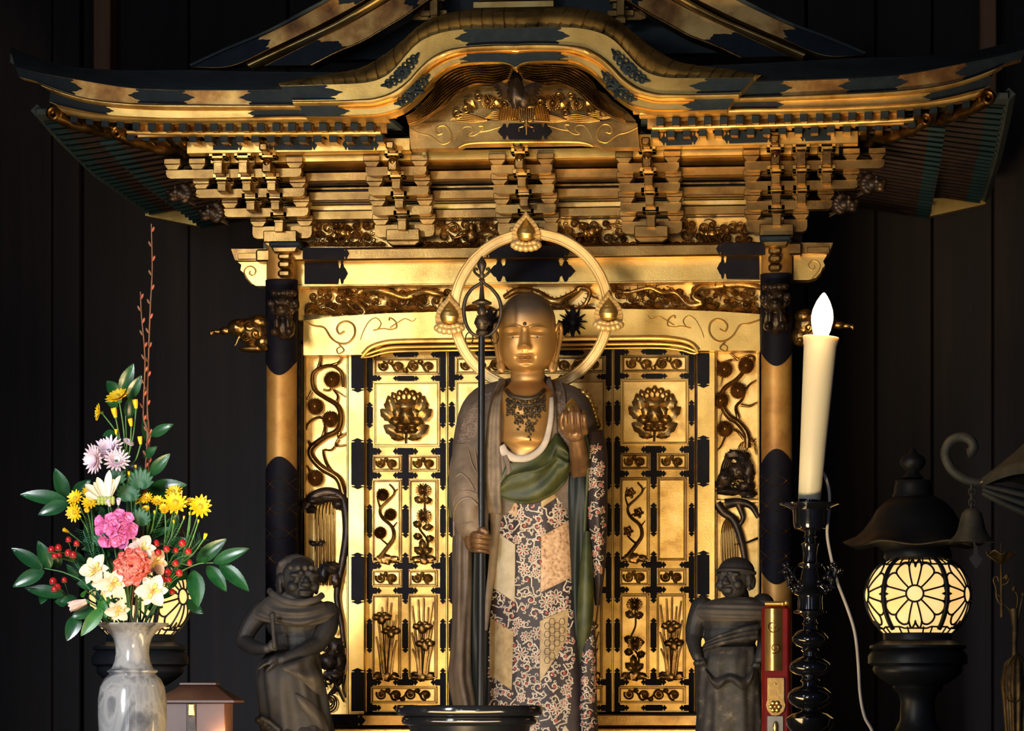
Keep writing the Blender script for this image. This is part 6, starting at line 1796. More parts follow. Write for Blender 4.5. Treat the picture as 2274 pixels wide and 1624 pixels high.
me = fuse(m, .0025, 2, 'rock_base'); me.materials.append(DUST); obj('rock_base', me, None, gl)
m = MB(); x, y = 606, 1436; m.tube([P(610, 1440, GYL - .106), P(607, 1405, GYL - .102), P(605, 1372, GYL - .098)], [.0045, .0042, .0050], 10); m.ell(P(605, 1368, GYL - .098), (.007, .007, .009), 10, 8)
tag(obj('carved_stick', m, DUST), 'short dark stick held upright by the seated attendant statue', 'stick')

# --- right: standing figure looking to the side
GYR = -.45
gr = thing('attendant_statue', 'dark standing attendant statue in a wound sash, right of the golden doors', 'statue', P(1625, 1640, GYR))
m = MB()
C0, R_, sc = fierce_head(m, 1632, 1288, GYR - .02, 44, -.50)
limb(m, [(1638, 1322, GYR), (1638, 1345, GYR)], [25, 30])
pe(m, 1628, 1372, GYR, 72, 44, 46); pe(m, 1622, 1410, GYR, 60, 44, 44); pe(m, 1620, 1445, GYR, 62, 34, 46)
limb(m, [(1560, 1352, GYR), (1546, 1385, GYR), (1540, 1420, GYR - .01)], [27, 22, 18]); limb(m, [(1540, 1418, GYR - .01), (1543, 1440, GYR - .03), (1548, 1458, GYR - .045)], [18, 15, 12])
limb(m, [(1694, 1345, GYR), (1704, 1385, GYR), (1700, 1425, GYR - .01)], [27, 22, 18]); limb(m, [(1700, 1425, GYR - .01), (1694, 1445, GYR - .03), (1686, 1465, GYR - .04)], [18, 15, 12])
hand5(m, P(1549, 1456, GYR - .045), (.25, -.2, -1), (1, -.3, .2), .023, 1.15, .05, 1)
hand5(m, P(1686, 1462, GYR - .04), (-.2, -.2, -1), (1, -.3, .2), .023, 1.15, .05, -1)
me = fuse(m, .0020, 3, 'body'); me.materials.append(DUSTS); obj('body', me, None, gr)
m = MB(); m.ell(C0 + R_ @ Vector((0, .16, .42)) * sc, (.90 * sc, .96 * sc, .72 * sc), 18, 12, R_)
m.tube([C0 + R_ @ Vector((.93 * math.sin(a), .10 - .98 * math.cos(a), .38 + .10 * math.cos(a))) * sc for a in np.linspace(0, 2 * pi, 40, endpoint=False)], .09 * sc, 8, closed=True)
for s in (-1, 1): m.ell(C0 + R_ @ Vector((s * .80, .22, -.1)) * sc, (.2 * sc, .36 * sc, .42 * sc), 12, 9, R_)
me = fuse(m, .0018, 2, 'hair'); me.materials.append(DUST); obj('hair', me, None, gr)
shf = Loft([(1326, 1640, 30, GYR, .036), (1336, 1632, 62, GYR, .05), (1350, 1628, 82, GYR, .058), (1364, 1628, 84, GYR, .060), (1374, 1628, 76, GYR, .058), (1380, 1628, 64, GYR - .002, .05)], 2.2, lambda ph, py: .02 * math.sin(py * .5 + ph) * max(0, math.sin(ph)) + .02 * math.sin(ph * 7))
m = MB(); shf.build(m, 90, 50); obj('cape', m, DUSTL, gr, 70)
m = MB()
drape(m, shf if False else Loft([(1340, 1628, 90, GYR, .055), (1400, 1622, 82, GYR, .06), (1470, 1620, 80, GYR, .064)], 2.2), [(1566, 1424), (1600, 1408), (1650, 1392), (1684, 1386)], [(1560, 1446), (1600, 1434), (1650, 1424), (1684, 1420)], .002, 50, 30, lambda u, v: .004 * abs(math.sin(v * 10)), .02); obj('sash', m, DUSTP, gr, 70)
sk = Loft([(1436, 1620, 62, GYR, .05), (1460, 1618, 68, GYR, .062), (1500, 1618, 70, GYR, .066), (1560, 1620, 72, GYR, .068), (1640, 1622, 76, GYR, .07)], 2.3, lambda ph, py: .030 * math.sin(ph * 9 + py * .01) + .015 * math.sin(ph * 17 - py * .02))
m = MB(); sk.build(m, 120, 60); obj('skirt', m, DUSTP, gr, 70)
m = MB(); drape(m, sk, [(1566, 1486), (1590, 1506), (1620, 1496), (1650, 1506), (1676, 1480)], [(1572, 1506), (1592, 1532), (1620, 1516), (1652, 1534), (1674, 1508)], .008, 50, 16, lambda u, v: .012 * math.sin(pi * v) + .004 * math.sin(u * 22), .02); obj('skirt_flap', m, DUST, gr, 70)
m = MB(); c = P(1622, 1640, GYR); m.lathe(c.x, c.y, [(.09, DZ), (.092, DZ + .008), (.084, DZ + .02), (.06, DZ + .022)], 28); obj('rock_base', m, DUST, gr)
# ================================================================== marble vase and its flowers
VY = -1.5
def marble():
    m, nt, b = newmat('grey_veined_marble')
    v = coords(nt, (1, 1, .55)); n1 = node(nt, 'ShaderNodeTexNoise'); n1.inputs['Scale'].default_value = 16; n1.inputs['Detail'].default_value = 8; n1.inputs['Distortion'].default_value = 1.6
    nt.links.new(v, n1.inputs['Vector'])
    r = ramp(nt, [(.30, (0.07, 0.07, 0.085)), (.44, (0.20, 0.19, 0.19)), (.52, (0.36, 0.34, 0.32)), (.60, (0.26, 0.25, 0.25)), (.72, (0.44, 0.40, 0.36))])
    nt.links.new(n1.outputs['Fac'], r.inputs[0]); nt.links.new(r.outputs[0], b.inputs['Base Color'])
    b.inputs['Roughness'].default_value = .16; b.inputs['Coat Weight'].default_value = .4; b.inputs['Coat Roughness'].default_value = .05
    return m
VX = P(294, 1500, VY).x; vs_ = S(294, VY)
def vz(y): return P(294, y, VY).z
vp = [(52, None), (54, 1940), (50, 1926), (40, 1900), (40, 1870), (54, 1790), (68, 1700), (74, 1640), (76.5, 1590), (76.5, 1555), (72, 1526), (63, 1508), (53, 1499), (51, 1496), (56, 1493), (56.5, 1490), (52, 1488), (46, 1484), (40, 1470), (37, 1452), (38, 1434), (43, 1418), (54, 1403), (68, 1394), (78, 1390), (81, 1387.5), (80, 1384.5), (74, 1384), (50, 1402), (38, 1424), (32, 1450), (20, 1480), (1, 1482)]
m = MB(); m.lathe(VX, VY, [(r * vs_, TZ if y is None else vz(y)) for r, y in vp], 72)
tag(obj('marble_vase', m, marble(), smooth=60), 'grey veined marble vase holding the mixed flowers', 'vase')

LEAF = mat_var('glossy_dark_leaf', [(0.004, 0.032, 0.010), (0.010, 0.064, 0.018), (0.022, 0.100, 0.026)], 0.0, 0.28, 30, .1, 100)
LEAFL = mat_var('bright_leaf', [(0.02, 0.12, 0.02), (0.06, 0.22, 0.035)], 0.0, 0.35, 30)
FERN = mat_var('fine_green_foliage', [(0.008, 0.06, 0.025), (0.022, 0.11, 0.04)], 0.0, 0.5, 30)
STEM = mat_var('green_stem', [(0.05, 0.16, 0.04), (0.10, 0.25, 0.07)], 0.0, 0.5, 30)
YEL = mat_var('yellow_petal', [(0.75, 0.42, 0.005), (0.90, 0.62, 0.015)], 0.0, 0.5, 60)
YELC = mat_var('flower_eye', [(0.45, 0.30, 0.01), (0.55, 0.40, 0.03)], 0.0, 0.7, 90)
LIL = mat_var('pale_lilac_petal', [(0.66, 0.48, 0.58), (0.88, 0.74, 0.80)], 0.0, 0.5, 60)
IVORY = mat_var('ivory_petal', [(0.70, 0.64, 0.46), (0.88, 0.82, 0.70)], 0.0, 0.5, 40)
PINK = mat_var('bright_pink_petal', [(0.62, 0.10, 0.33), (0.82, 0.24, 0.50)], 0.0, 0.5, 60)
CORAL = mat_var('coral_petal', [(0.80, 0.17, 0.13), (0.92, 0.33, 0.26)], 0.0, 0.5, 60)
CRM = mat_var('cream_petal', [(0.72, 0.58, 0.38), (0.86, 0.74, 0.56)], 0.0, 0.5, 40)
BLUSH = mat_var('blush_petal', [(0.76, 0.50, 0.40), (0.88, 0.68, 0.56)], 0.0, 0.5, 40)
BERRY = mat_var('red_berry', [(0.34, 0.008, 0.010), (0.50, 0.02, 0.02)], 0.0, 0.25, 40)
TWIG = mat_var('brown_twig', [(0.13, 0.050, 0.025), (0.24, 0.10, 0.05)], 0.0, 0.55, 60)
BUDR = mat_var('red_brown_bud', [(0.30, 0.055, 0.025), (0.45, 0.12, 0.06)], 0.0, 0.45, 60)
vu = vs_
MOUTH = [0]
def mouth():
    MOUTH[0] += 1; a = MOUTH[0] * 2.4; r = 20 * math.sqrt((MOUTH[0] % 13) / 13) * vu
    return Vector((VX + r * math.cos(a), VY + r * math.sin(a), vz(1440)))
def petal(mb, base, d, nrm, L, W, curl=.25, cup=.15, nv=9, tip=1.5, ruff=0.0):
    """petal from base along d, facing nrm"""
    d = Vector(d).normalized(); nrm = Vector(nrm); nrm = (nrm - d * nrm.dot(d)).normalized(); sd = d.cross(nrm)
    def fn(u, v):
        x = (u - .5) * 2; w = W * max(.10, math.sin(pi * (.10 + .90 * v ** tip) if v < 1 else pi) ** .6)
        h = curl * L * v * v - cup * W * 2 * (x * x) * -1 * math.sin(pi * min(v, 1))
        if ruff: h += ruff * W * math.sin(x * 6 + v * 9)
        return Vector(base) + d * (L * v) + sd * (w * x) + nrm * h
    mb.grid(5, nv, fn, thick=tuple(nrm * -.0005))
def daisy(mb, c, nrm, r, n=13, curl=.10, lay=2, eye=True, W=.13, elev=.18):
    c = Vector(c); nrm = Vector(nrm).normalized(); a_ = nrm.orthogonal().normalized(); b_ = nrm.cross(a_)
    for l in range(lay):
        for k in range(n):
            t = 2 * pi * (k + .5 * l) / n + .2 * random.uniform(-1, 1) / n * 4
            d = a_ * math.cos(t) + b_ * math.sin(t)
            e = elev + .35 * l
            petal(mb, c + d * r * .12, d + nrm * e, nrm - d * e, r * (.92 - .18 * l) * random.uniform(.92, 1.05), r * W, curl, .12)
    if eye:
        mb.mi = 1; mb.ell(c + nrm * r * .10, (r * .24, r * .24, r * .24), 10, 7); mb.mi = 0
def stem_to(c, w=2.2, bend=None):
    """stem running from the vase mouth to c"""
    a = mouth(); b = Vector(c); md = a.lerp(b, .55); md.x = md.x * .55 + (b.x * .45 + a.x * .55 * 0 + 0) if False else md.x + (b.x - a.x) * .06
    m = MB(); q = cr([tuple(a), tuple(md), tuple(b)], 16); m.tube([Vector(p) for p in q], [w * vu] * 16, 7); return m
def V3(px, py, dy=0.0): return P(px, py, VY + dy)
GRP = 'flowers and greenery in the marble vase'
def leaf(px0, py0, px1, py1, w, dy=0.0, mat=None, parent=None, roll=0.3, droop=.10):
    a, b = V3(px0, py0, dy), V3(px1, py1, dy - .01)
    d = b - a; L = d.length; d.normalize()
    nrm = Vector((roll, -1, .25)); nrm = (nrm - d * nrm.dot(d)).normalized(); sd = d.cross(nrm); W = w * .5 * vu
    m = MB()
    def fn(u, v):
        x = (u - .5) * 2
        ww = W * (math.sin(pi * v ** .82) ** .8 if 0 < v < 1 else .02) * (1 + .035 * math.sin(v * 60) * abs(x))
        return a + d * (L * v) + sd * (ww * x) + nrm * (abs(x) * ww * .28 - droop * L * (v - .5) ** 2 * 2 + .0010 * math.exp(-(x / .1) ** 2))
    m.grid(9, 22, fn, thick=tuple(nrm * -.0008))
    return obj('leaf', m, mat or LEAF, parent, 50)
def twigline(mb, pts, w0, w1, n=24):
    q = cr([tuple(p) for p in pts], n); mb.tube([Vector(p) for p in q], [(w0 + (w1 - w0) * i / (n - 1)) * vu for i in range(n)], 7)

# willow twigs
for k, (pts, lab, w) in enumerate((([(329, 1385), (330, 1030), (327, 900), (333, 700), (338, 600), (336, 497)], 'tall bare brown twig with red buds, topmost of the arrangement', 3.2),
                                  ([(322, 1385), (326, 1000), (318, 925), (322, 800), (314, 700), (312, 648)], 'shorter brown budded twig beside the tallest twig', 2.8))):
    t = thing('budded_twig', lab, 'twig', mouth(), GRP)
    m = MB(); P3 = [V3(x, y, .02 - .01 * k) for x, y in pts]; P3[0] = mouth(); twigline(m, P3, w, 1.4, 50); obj('stem', m, TWIG, t, 60)
    c = cr([tuple(p) for p in P3], 60)
    for i in range(26, 60, 2):
        p = Vector(c[i]); s = 1 if (i // 2) % 2 else -1
        m = MB(); R_ = Vector((s * .5, -.3, 1)).to_track_quat('Z', 'Y').to_matrix(); m.ell(p + Vector((s * 4 * vu, -.002, 3 * vu)), (3.0 * vu, 3 * vu, 7 * vu), 8, 6, R_); obj('bud', m, BUDR if i % 4 else TWIG, t, 60)
# leafy branches
def branch(lab, root, tipline, leaves, mat=None):
    t = thing('leafy_branch', lab, 'leaves', mouth(), GRP)
    m = MB(); twigline(m, [mouth()] + [V3(*p) for p in tipline], 2.6, 1.2); obj('stem', m, STEM, t, 60)
    for l in leaves: leaf(*l, parent=t, mat=mat)
branch('three glossy leaves at the top, behind the highest yellow daisy', 0, [(285, 1100, .03), (278, 900, .03)], [(269, 872, 296, 808, 30, .03), (285, 888, 314, 834, 26, .02), (262, 878, 237, 846, 30, .04), (286, 930, 290, 880, 26, .03), (262, 905, 236, 890, 20, .05)])
branch('dark leaves to the right of the brown twigs', 0, [(318, 1150, .03), (328, 1030, .03)], [(335, 968, 384, 942, 24, .02), (332, 1056, 377, 1008, 28, .02), (324, 1092, 414, 1076, 40, .02), (319, 1018, 348, 992, 20, .01), (322, 1104, 378, 1096, 30, .03), (330, 985, 318, 930, 20, .03), (258, 1010, 232, 990, 22, .04), (255, 960, 228, 968, 18, .05)])
branch('fan of three pale-backed leaves at the far left, level with the white lily', 0, [(220, 1200, .02), (165, 1120, 0)], [(150, 1113, 44, 1097, 34, -.01), (148, 1110, 122, 1040, 34, .01), (152, 1117, 84, 1143, 32, -.02), (165, 1105, 200, 1066, 34, .02)])
branch('spray of leaves at the lower left, pointing left from the red berries', 0, [(200, 1310, 0), (150, 1275, 0), (95, 1262, 0)], [(95, 1263, 25, 1217, 32, -.01), (112, 1264, 84, 1201, 32, .0), (98, 1267, 28, 1303, 34, -.01), (142, 1322, 54, 1306, 30, .01), (100, 1318, 90, 1342, 20, .02), (150, 1340, 122, 1336, 22, .02), (130, 1262, 118, 1222, 26, .03)])
branch('spray of leaves at the lower right, reaching past the lantern', 0, [(370, 1300, .0), (430, 1256, .0), (478, 1250, 0)], [(435, 1250, 502, 1197, 34, .03), (472, 1250, 552, 1218, 30, -.01), (487, 1251, 553, 1312, 34, -.01), (460, 1256, 503, 1313, 32, .0), (430, 1266, 440, 1349, 40, -.02), (450, 1250, 462, 1236, 14, 0)])
branch('broad leaves hanging over the left of the vase rim', 0, [(240, 1380, -.03), (225, 1360, -.05)], [(175, 1364, 148, 1424, 34, -.05), (210, 1352, 158, 1372, 30, -.06)])
branch('bright green leaf curling over the vase rim', 0, [(245, 1375, -.05), (232, 1352, -.07)], [(228, 1350, 179, 1413, 30, -.08), (222, 1330, 236, 1372, 22, -.07)], LEAFL)
t = thing('leafy_branch', 'mass of dark leaves in the middle, just above the vase mouth', 'leaves', mouth(), GRP)
rnd = random.Random(5)
for k in range(64):
    x = rnd.uniform(170, 420); y = rnd.uniform(1230, 1375) if k < 26 else rnd.uniform(1120, 1240)
    if k >= 26: x = rnd.uniform(215, 380)
    a = rnd.uniform(-.9, .9) + (x - 295) * .012
    leaf(x, y, x + 46 * math.sin(a), y - 46 * math.cos(a) * rnd.choice((1, 1, -.4)), rnd.uniform(18, 30), rnd.uniform(.01, .05), parent=t, roll=rnd.uniform(-.6, .6))
m = MB(); twigline(m, [mouth(), V3(295, 1300, .03), V3(292, 1180, .03)], 3, 1.5); obj('stem', m, STEM, t)

def flower(name, lab, cat, heads, kind, mats, w=2.2, extras=None):
    """one stem (or forked spray) of blossoms; heads (px, py, r, dy, normal)"""
    t = thing(name, lab, cat, mouth(), GRP)
    cx = sum(h[0] for h in heads) / len(heads); cy = max(h[1] for h in heads)
    fork = V3(cx * .75 + 295 * .25, cy + 55, 0) if len(heads) > 1 else None
    if fork:
        m = MB(); twigline(m, [mouth(), fork.lerp(mouth(), .4), fork], 2.6, 2.2); obj('stem', m, STEM, t, 60)
    for h in heads:
        px, py, r, dy, nrm = h[:5]; c = V3(px, py, dy); R_ = r * vu
        nv = Vector(nrm).normalized(); foot = c - nv * R_ * .25
        m = MB(); st = fork if fork else mouth(); md = st.lerp(foot, .6) - nv * .012
        twigline(m, [st, md, foot], 1.7 if fork else 2.2, 1.6); obj('stem', m, STEM, t, 60)
        m = MB(); kind(m, c, nv, R_, *h[5:]); obj('blossom', m, mats, t, 60)
        m = MB(); m.ell(foot, (R_ * .22, R_ * .22, R_ * .2), 9, 7); obj('calyx', m, STEM, t, 60)
    return t
def bud(m, c, nv, R_):
    a_ = nv.orthogonal().normalized(); b_ = nv.cross(a_)
    for k in range(7):
        t = 2 * pi * k / 7; d = a_ * math.cos(t) + b_ * math.sin(t)
        petal(m, Vector(c) + d * R_ * .15 - nv * R_ * .2, nv * 1.0 + d * .22, -d + nv * .1, R_ * 1.45, R_ * .36, .05, .2)
def mixed(m, c, nv, R_, k='d'):
    (bud if k == 'b' else daisy)(m, c, nv, R_)
YM = [YEL, YELC]
flower('yellow_daisy_spray', 'spray of yellow daisies and buds at the top left of the arrangement', 'flower',
       [(262, 884, 30, -.02, (-.25, -.55, .8)), (221, 916, 20, -.02, (-.9, -.4, .1)), (256, 924, 15, -.02, (-.2, -.2, 1), 'b'), (302, 904, 14, -.01, (-.1, -.2, 1), 'b'), (291, 944, 12, -.02, (-.1, -.3, 1), 'b'), (312, 984, 12, -.02, (-.1, -.1, 1), 'b'), (258, 963, 8, -.02, (0, -.2, 1), 'b')], mixed, YM)
flower('yellow_daisy_spray', 'short yellow buds in the centre, right of the white lily', 'flower', [(301, 1040, 6, -.03, (0, -.3, 1), 'b'), (287, 1056, 8, -.03, (0, -.3, 1), 'b'), (288, 1074, 8, -.03, (0, -.3, 1), 'b'), (302, 1097, 6, -.03, (0, -.4, 1), 'b')], mixed, YM)
flower('yellow_daisy_spray', 'group of small yellow daisies right of the centre, nearest the white lily', 'flower', [(326, 1108, 16, -.02, (-.2, -.75, .5)), (350, 1114, 16, -.02, (.1, -.7, .6)), (308, 1114, 9, -.02, (-.4, -.6, .6)), (324, 1130, 9, -.03, (0, -.7, .6)), (363, 1128, 11, -.03, (0, -.8, .5)), (343, 1140, 5, -.03, (0, -.4, .9), 'b')], mixed, YM)
flower('yellow_daisy_spray', 'largest yellow daisies right of the centre, above the red berries', 'flower', [(390, 1118, 30, -.02, (.05, -.95, .3)), (387, 1094, 20, -.01, (0, -.7, .7)), (366, 1136, 9, -.03, (0, -.7, .6)), (386, 1161, 5, -.02, (0, -.4, .9), 'b'), (408, 1152, 5, -.02, (.2, -.4, .9), 'b')], mixed, YM)
flower('yellow_daisy_spray', 'yellow daisy at the far right of the flowers, facing outward', 'flower', [(445, 1126, 27, -.02, (.2, -.95, .2)), (422, 1115, 12, -.01, (-.2, -.7, .5)), (421, 1143, 5, -.02, (0, -.3, 1), 'b'), (440, 1160, 5, -.02, (.2, -.3, 1), 'b'), (454, 1195, 9, -.02, (.4, -.3, .9), 'b')], mixed, YM)
flower('yellow_daisy_spray', 'cluster of yellow daisies on the left, beside the fan of pale leaves', 'flower', [(168, 1107, 20, -.03, (-.3, -.9, .3)), (199, 1094, 18, -.02, (0, -.7, .6)), (166, 1138, 22, -.04, (-.35, -.9, -.1)), (200, 1117, 20, -.04, (0, -.85, .5)), (193, 1133, 7, -.04, (0, -.8, 0)), (150, 1181, 10, -.03, (-.5, -.6, .3), 'b')], mixed, YM)
def mum(m, c, nv, R_):
    daisy(m, c, nv, R_, 17, .20, 4, False, .095, .10)
flower('lilac_chrysanthemum', 'pale lilac chrysanthemum heads on the left, under the top yellow daisies', 'flower', [(241, 1000, 36, -.03, (-.1, -.75, .6)), (212, 1020, 34, -.04, (-.6, -.75, -.1)), (259, 1024, 30, -.05, (.15, -.8, .35)), (284, 984, 14, -.01, (.5, -.4, .7))], mum, [LIL])
def lily(m, c, nv, R_):
    a_ = Vector((1, 0, 0)); 
    for k, (x, z, L) in enumerate(((-.75, .55, 1.0), (-.35, .95, 1.0), (.15, 1.0, 1.25), (.62, .9, 1.2), (-.5, .75, .85), (.35, .9, .9), (-.9, .2, .8))):
        d = Vector((x, -.30 + .1 * (k % 3), z)); petal(m, Vector(c) + Vector((x * R_ * .25, 0, 0)), d, Vector((-x * .8, -.7, .2)), R_ * L * 1.15, R_ * .21, .12, .3, 10)
    m.mi = 1
    for k in range(10): m.ell(Vector(c) + Vector(((k % 5 - 2) * R_ * .18, -.006, (-.18 + .15 * (k // 5)) * R_)), (R_ * .11, R_ * .11, R_ * .16), 8, 6)
    m.mi = 0
LILYC = mat_var('lime_lily_base', [(0.30, 0.36, 0.06), (0.48, 0.50, 0.14)], 0, .5, 50)
flower('white_lily', 'ivory white many-petalled bloom above the bright pink flower', 'flower', [(237, 1108, 44, -.05, (0, -.7, .5))], lily, [IVORY, LILYC])
def stock(m, c, nv, R_):
    rnd = random.Random(11)
    for k in range(30):
        a = rnd.uniform(0, 6.28); q = math.sqrt(rnd.random())
        cc = Vector(c) + Vector((R_ * .78 * q * math.cos(a), -R_ * .55 * (1 - q * .7), R_ * .92 * q * math.sin(a)))
        n_ = Vector((math.cos(a) * q, -1.1, math.sin(a) * q)).normalized(); A = n_.orthogonal().normalized(); B = n_.cross(A)
        for j in range(5):
            t = j * 1.256 + k; d = A * math.cos(t) + B * math.sin(t); petal(m, cc, d + n_ * .35, n_ - d * .3, R_ * .34, R_ * .17, .1, .25, 7, 1.2, .22)
flower('pink_stock', 'bright pink ruffled flower in the middle of the arrangement', 'flower', [(257, 1174, 47, -.06, (0, -1, .2))], stock, [PINK])
flower('pink_stock', 'two small pale pink buds between the white lily and the pink flower', 'flower', [(243, 1122, 11, -.08, (-.2, -.6, .8), ), (263, 1119, 11, -.08, (.2, -.6, .8))], bud, [LIL])
def carn(m, c, nv, R_):
    rnd = random.Random(12); A = nv.orthogonal().normalized(); B = nv.cross(A)
    for l in range(6):
        for k in range(12 - l):
            t = 2 * pi * k / (12 - l) + l * .3; d = A * math.cos(t) + B * math.sin(t); e = .12 + .42 * l
            petal(m, Vector(c) + d * R_ * .08 + nv * R_ * .05 * l, d + nv * e, nv - d * e, R_ * (1.02 - .11 * l) * rnd.uniform(.9, 1.06), R_ * .34, .06, .1, 10, 1.3, .26)
flower('coral_carnation', 'coral pink carnation in front, just right of the centre', 'flower', [(296, 1262, 42, -.09, (.05, -.95, .25))], carn, [CORAL])
def alst(m, c, nv, R_):
    A = nv.orthogonal().normalized(); B = nv.cross(A); rnd = random.Random(int(c[0] * 9999))
    for k in range(6):
        t = 2 * pi * k / 6 + .3; d = A * math.cos(t) + B * math.sin(t)
        petal(m, Vector(c), d + nv * .5, nv - d * .5, R_ * (1.05 if k % 2 else .95), R_ * (.42 if k % 2 else .30), -.30, .18, 10, 1.25, .05)
    m.mi = 1
    for k in (0, 2, 3):
        t = 2 * pi * k / 6 + .3; d = A * math.cos(t) + B * math.sin(t)
        petal(m, Vector(c) + nv * R_ * .06, d + nv * .55, nv - d * .5, R_ * .6, R_ * .13, -.05, .1, 6)
    for k in range(5):
        t = k * 1.25; d = A * math.cos(t) * .4 + B * math.sin(t) * .4 + nv; m.tube([Vector(c), Vector(c) + d * R_ * .55], R_ * .03, 5)
    m.mi = 0
ALY = mat_var('yellow_striped_throat', [(0.80, 0.50, 0.08), (0.88, 0.66, 0.20), (0.35, 0.12, 0.05)], 0, .5, 220)
flower('cream_lily_spray', 'cream speckled lilies at the left front, under the pink flower', 'flower', [(213, 1268, 36, -.09, (-.3, -.9, .3)), (250, 1296, 34, -.10, (.25, -.9, -.2)), (222, 1296, 18, -.09, (-.1, -.9, -.4)), (262, 1354, 28, -.09, (.1, -.8, -.5))], alst, [CRM, ALY])
flower('blush_lily_spray', 'blush pink speckled lilies around the coral carnation', 'flower', [(314, 1222, 34, -.06, (.1, -.9, .4)), (342, 1250, 32, -.05, (.6, -.7, .2)), (338, 1312, 36, -.09, (.2, -.9, -.1))], alst, [BLUSH, ALY])
flower('blush_lily_spray', 'half-open blush lily pointing left, low over the vase rim', 'flower', [(186, 1338, 28, -.08, (-1, -.3, -.35))], bud, [BLUSH])
flower('cream_lily_spray', 'small lime green lily buds among the cream lilies', 'flower', [(190, 1315, 12, -.09, (-.3, -.6, -.5)), (241, 1331, 10, -.10, (0, -.6, -.7)), (226, 1326, 9, -.10, (0, -.6, -.7))], bud, [LEAFL])
def berries(lab, pts):
    t = thing('berry_sprig', lab, 'berries', mouth(), GRP)
    cx = sum(p[0] for p in pts) / len(pts); cy = sum(p[1] for p in pts) / len(pts)
    f = V3(cx * .85 + 295 * .15, cy + 28, -.01)
    m = MB(); twigline(m, [mouth(), f], 2.2, 1.6); obj('stem', m, FERN, t, 60)
    for i, (x, y) in enumerate(pts):
        dy = -.04 - .012 * (i % 3); c = V3(x, y, dy); r = (8.6 - (i % 4) * .7) * vu
        m = MB(); m.ell(c, (r, r, r * 1.12), 14, 10); b = obj('berry', m, BERRY, t, 80)
        m = MB(); twigline(m, [f, c.lerp(f, .4), c + Vector((0, .003, -r))], 1.1, .9, 10)
        for k in range(4):
            a = k * pi / 2; petal(m, c + Vector((0, 0, -r)), (math.cos(a), math.sin(a) - .2, .25), (0, 0, 1), r * 1.1, r * .45, .2, .1, 5)
        obj('stem', m, STEM, b, 60)
berries('red berries on the upper left, beside the yellow daisies', [(115, 1222), (130, 1217), (122, 1236), (132, 1234), (152, 1229), (163, 1233), (170, 1208), (152, 1199)])
berries('small sprig of red berries on the lower left', [(118, 1292), (128, 1305), (121, 1309), (143, 1289)])
berries('red berries on the right, under the large yellow daisies', [(346, 1208), (351, 1228), (370, 1220), (390, 1223), (405, 1207), (418, 1226), (390, 1252), (421, 1251)])
berries('red berries at the lower right, in front of the glowing lantern', [(372, 1272), (398, 1273), (375, 1289), (382, 1315), (360, 1288)])
# feathery foliage
t = thing('feathery_foliage', 'feathery green foliage on thin stalks between the daisies', 'leaves', mouth(), GRP)
rnd = random.Random(8)
for x0, y0, x1, y1 in ((300, 1330, 358, 1140), (320, 1330, 395, 1165), (330, 1330, 420, 1190), (260, 1330, 200, 1160), (250, 1330, 185, 1180), (290, 1300, 300, 1120), (345, 1320, 445, 1200), (235, 1340, 165, 1240)):
    m = MB(); A, B = V3(x0, y0, 0), V3(x1, y1, -.01); q = cr([tuple(A), tuple(A.lerp(B, .5) + Vector((-.004, 0, 0))), tuple(B)], 30); m.tube([Vector(p) for p in q], 1.3 * vu, 6)
    for i in range(3, 30):
        for s in (-1, 1):
            p = Vector(q[i]); d = (B - A).normalized(); sd = Vector((-d.z, 0, d.x)) * s
            m.tube([p, p + (d * .7 + sd * .8 + Vector((0, rnd.uniform(-.4, .2), 0))) * rnd.uniform(9, 20) * vu], [.9 * vu, .4 * vu], 4)
    obj('frond', m, FERN, t, 60)
def lobed(px, py, s):
    m = MB(); c = V3(px, py, -.035)
    for k in range(9):
        a = pi * (.05 + .9 * k / 8); petal(m, c, (math.cos(a), -.1, math.sin(a) + .25), (0, -1, .2), s * vu * (1 + .5 * math.sin(a)), s * vu * .3, -.05, .1, 8, .6, .12)
    obj('leaf', m, FERN, t, 60)
for a in ((312, 1082, 30), (258, 1072, 24), (285, 1110, 28), (230, 1210, 26), (310, 1165, 26)): lobed(*a)
# ================================================================== electric candle on its turned black stand
KYY = -1.30
ks = S(1800, KYY)
def kz(y): return P(1800, y, KYY).z
WAXM = None
def wax():
    m, nt, b = newmat('cream_plastic_wax')
    b.inputs['Base Color'].default_value = (0.74, 0.69, 0.54, 1); b.inputs['Roughness'].default_value = .45
    b.inputs['Subsurface Weight'].default_value = .25; b.inputs['Subsurface Radius'].default_value = (.02, .012, .006); b.inputs['Subsurface Scale'].default_value = .6
    return m
st = thing('candlestick', 'tall turned black candlestick with a drip pan and dragon handles', 'candlestick', (P(1800, 1500, KYY).x, KYY, TZ))
cx0 = P(1799, 1400, KYY).x
prof = [(70, None), (74, 1930), (70, 1900), (40, 1880), (22, 1840), (20, 1700), (20, 1640), (40, 1628), (52, 1612), (54, 1596), (40, 1586), (20, 1580), (18, 1574)]
base = MB(); base.lathe(cx0, KYY, [(r * ks, TZ if y is None else kz(y)) for r, y in prof], 40); obj('stem', base, BLK, st)
def kl(name, pr): m = MB(); m.lathe(cx0, KYY, [(r * ks, kz(y)) for r, y in pr], 40); return obj(name, m, BLK, st, 50)
kl('stem', [(18, 1576), (30, 1572), (44, 1562), (50, 1550), (48, 1540), (34, 1528), (18, 1524), (17, 1516), (22, 1512), (18, 1508), (18, 1502), (32, 1498), (44, 1490), (46, 1480), (42, 1472), (26, 1462), (16, 1458), (16, 1448), (20, 1445), (16, 1440), (30, 1434), (40, 1424), (40, 1416), (28, 1402), (16, 1398), (14, 1390), (18, 1386), (14, 1380), (14, 1372), (18, 1368), (24, 1364)])
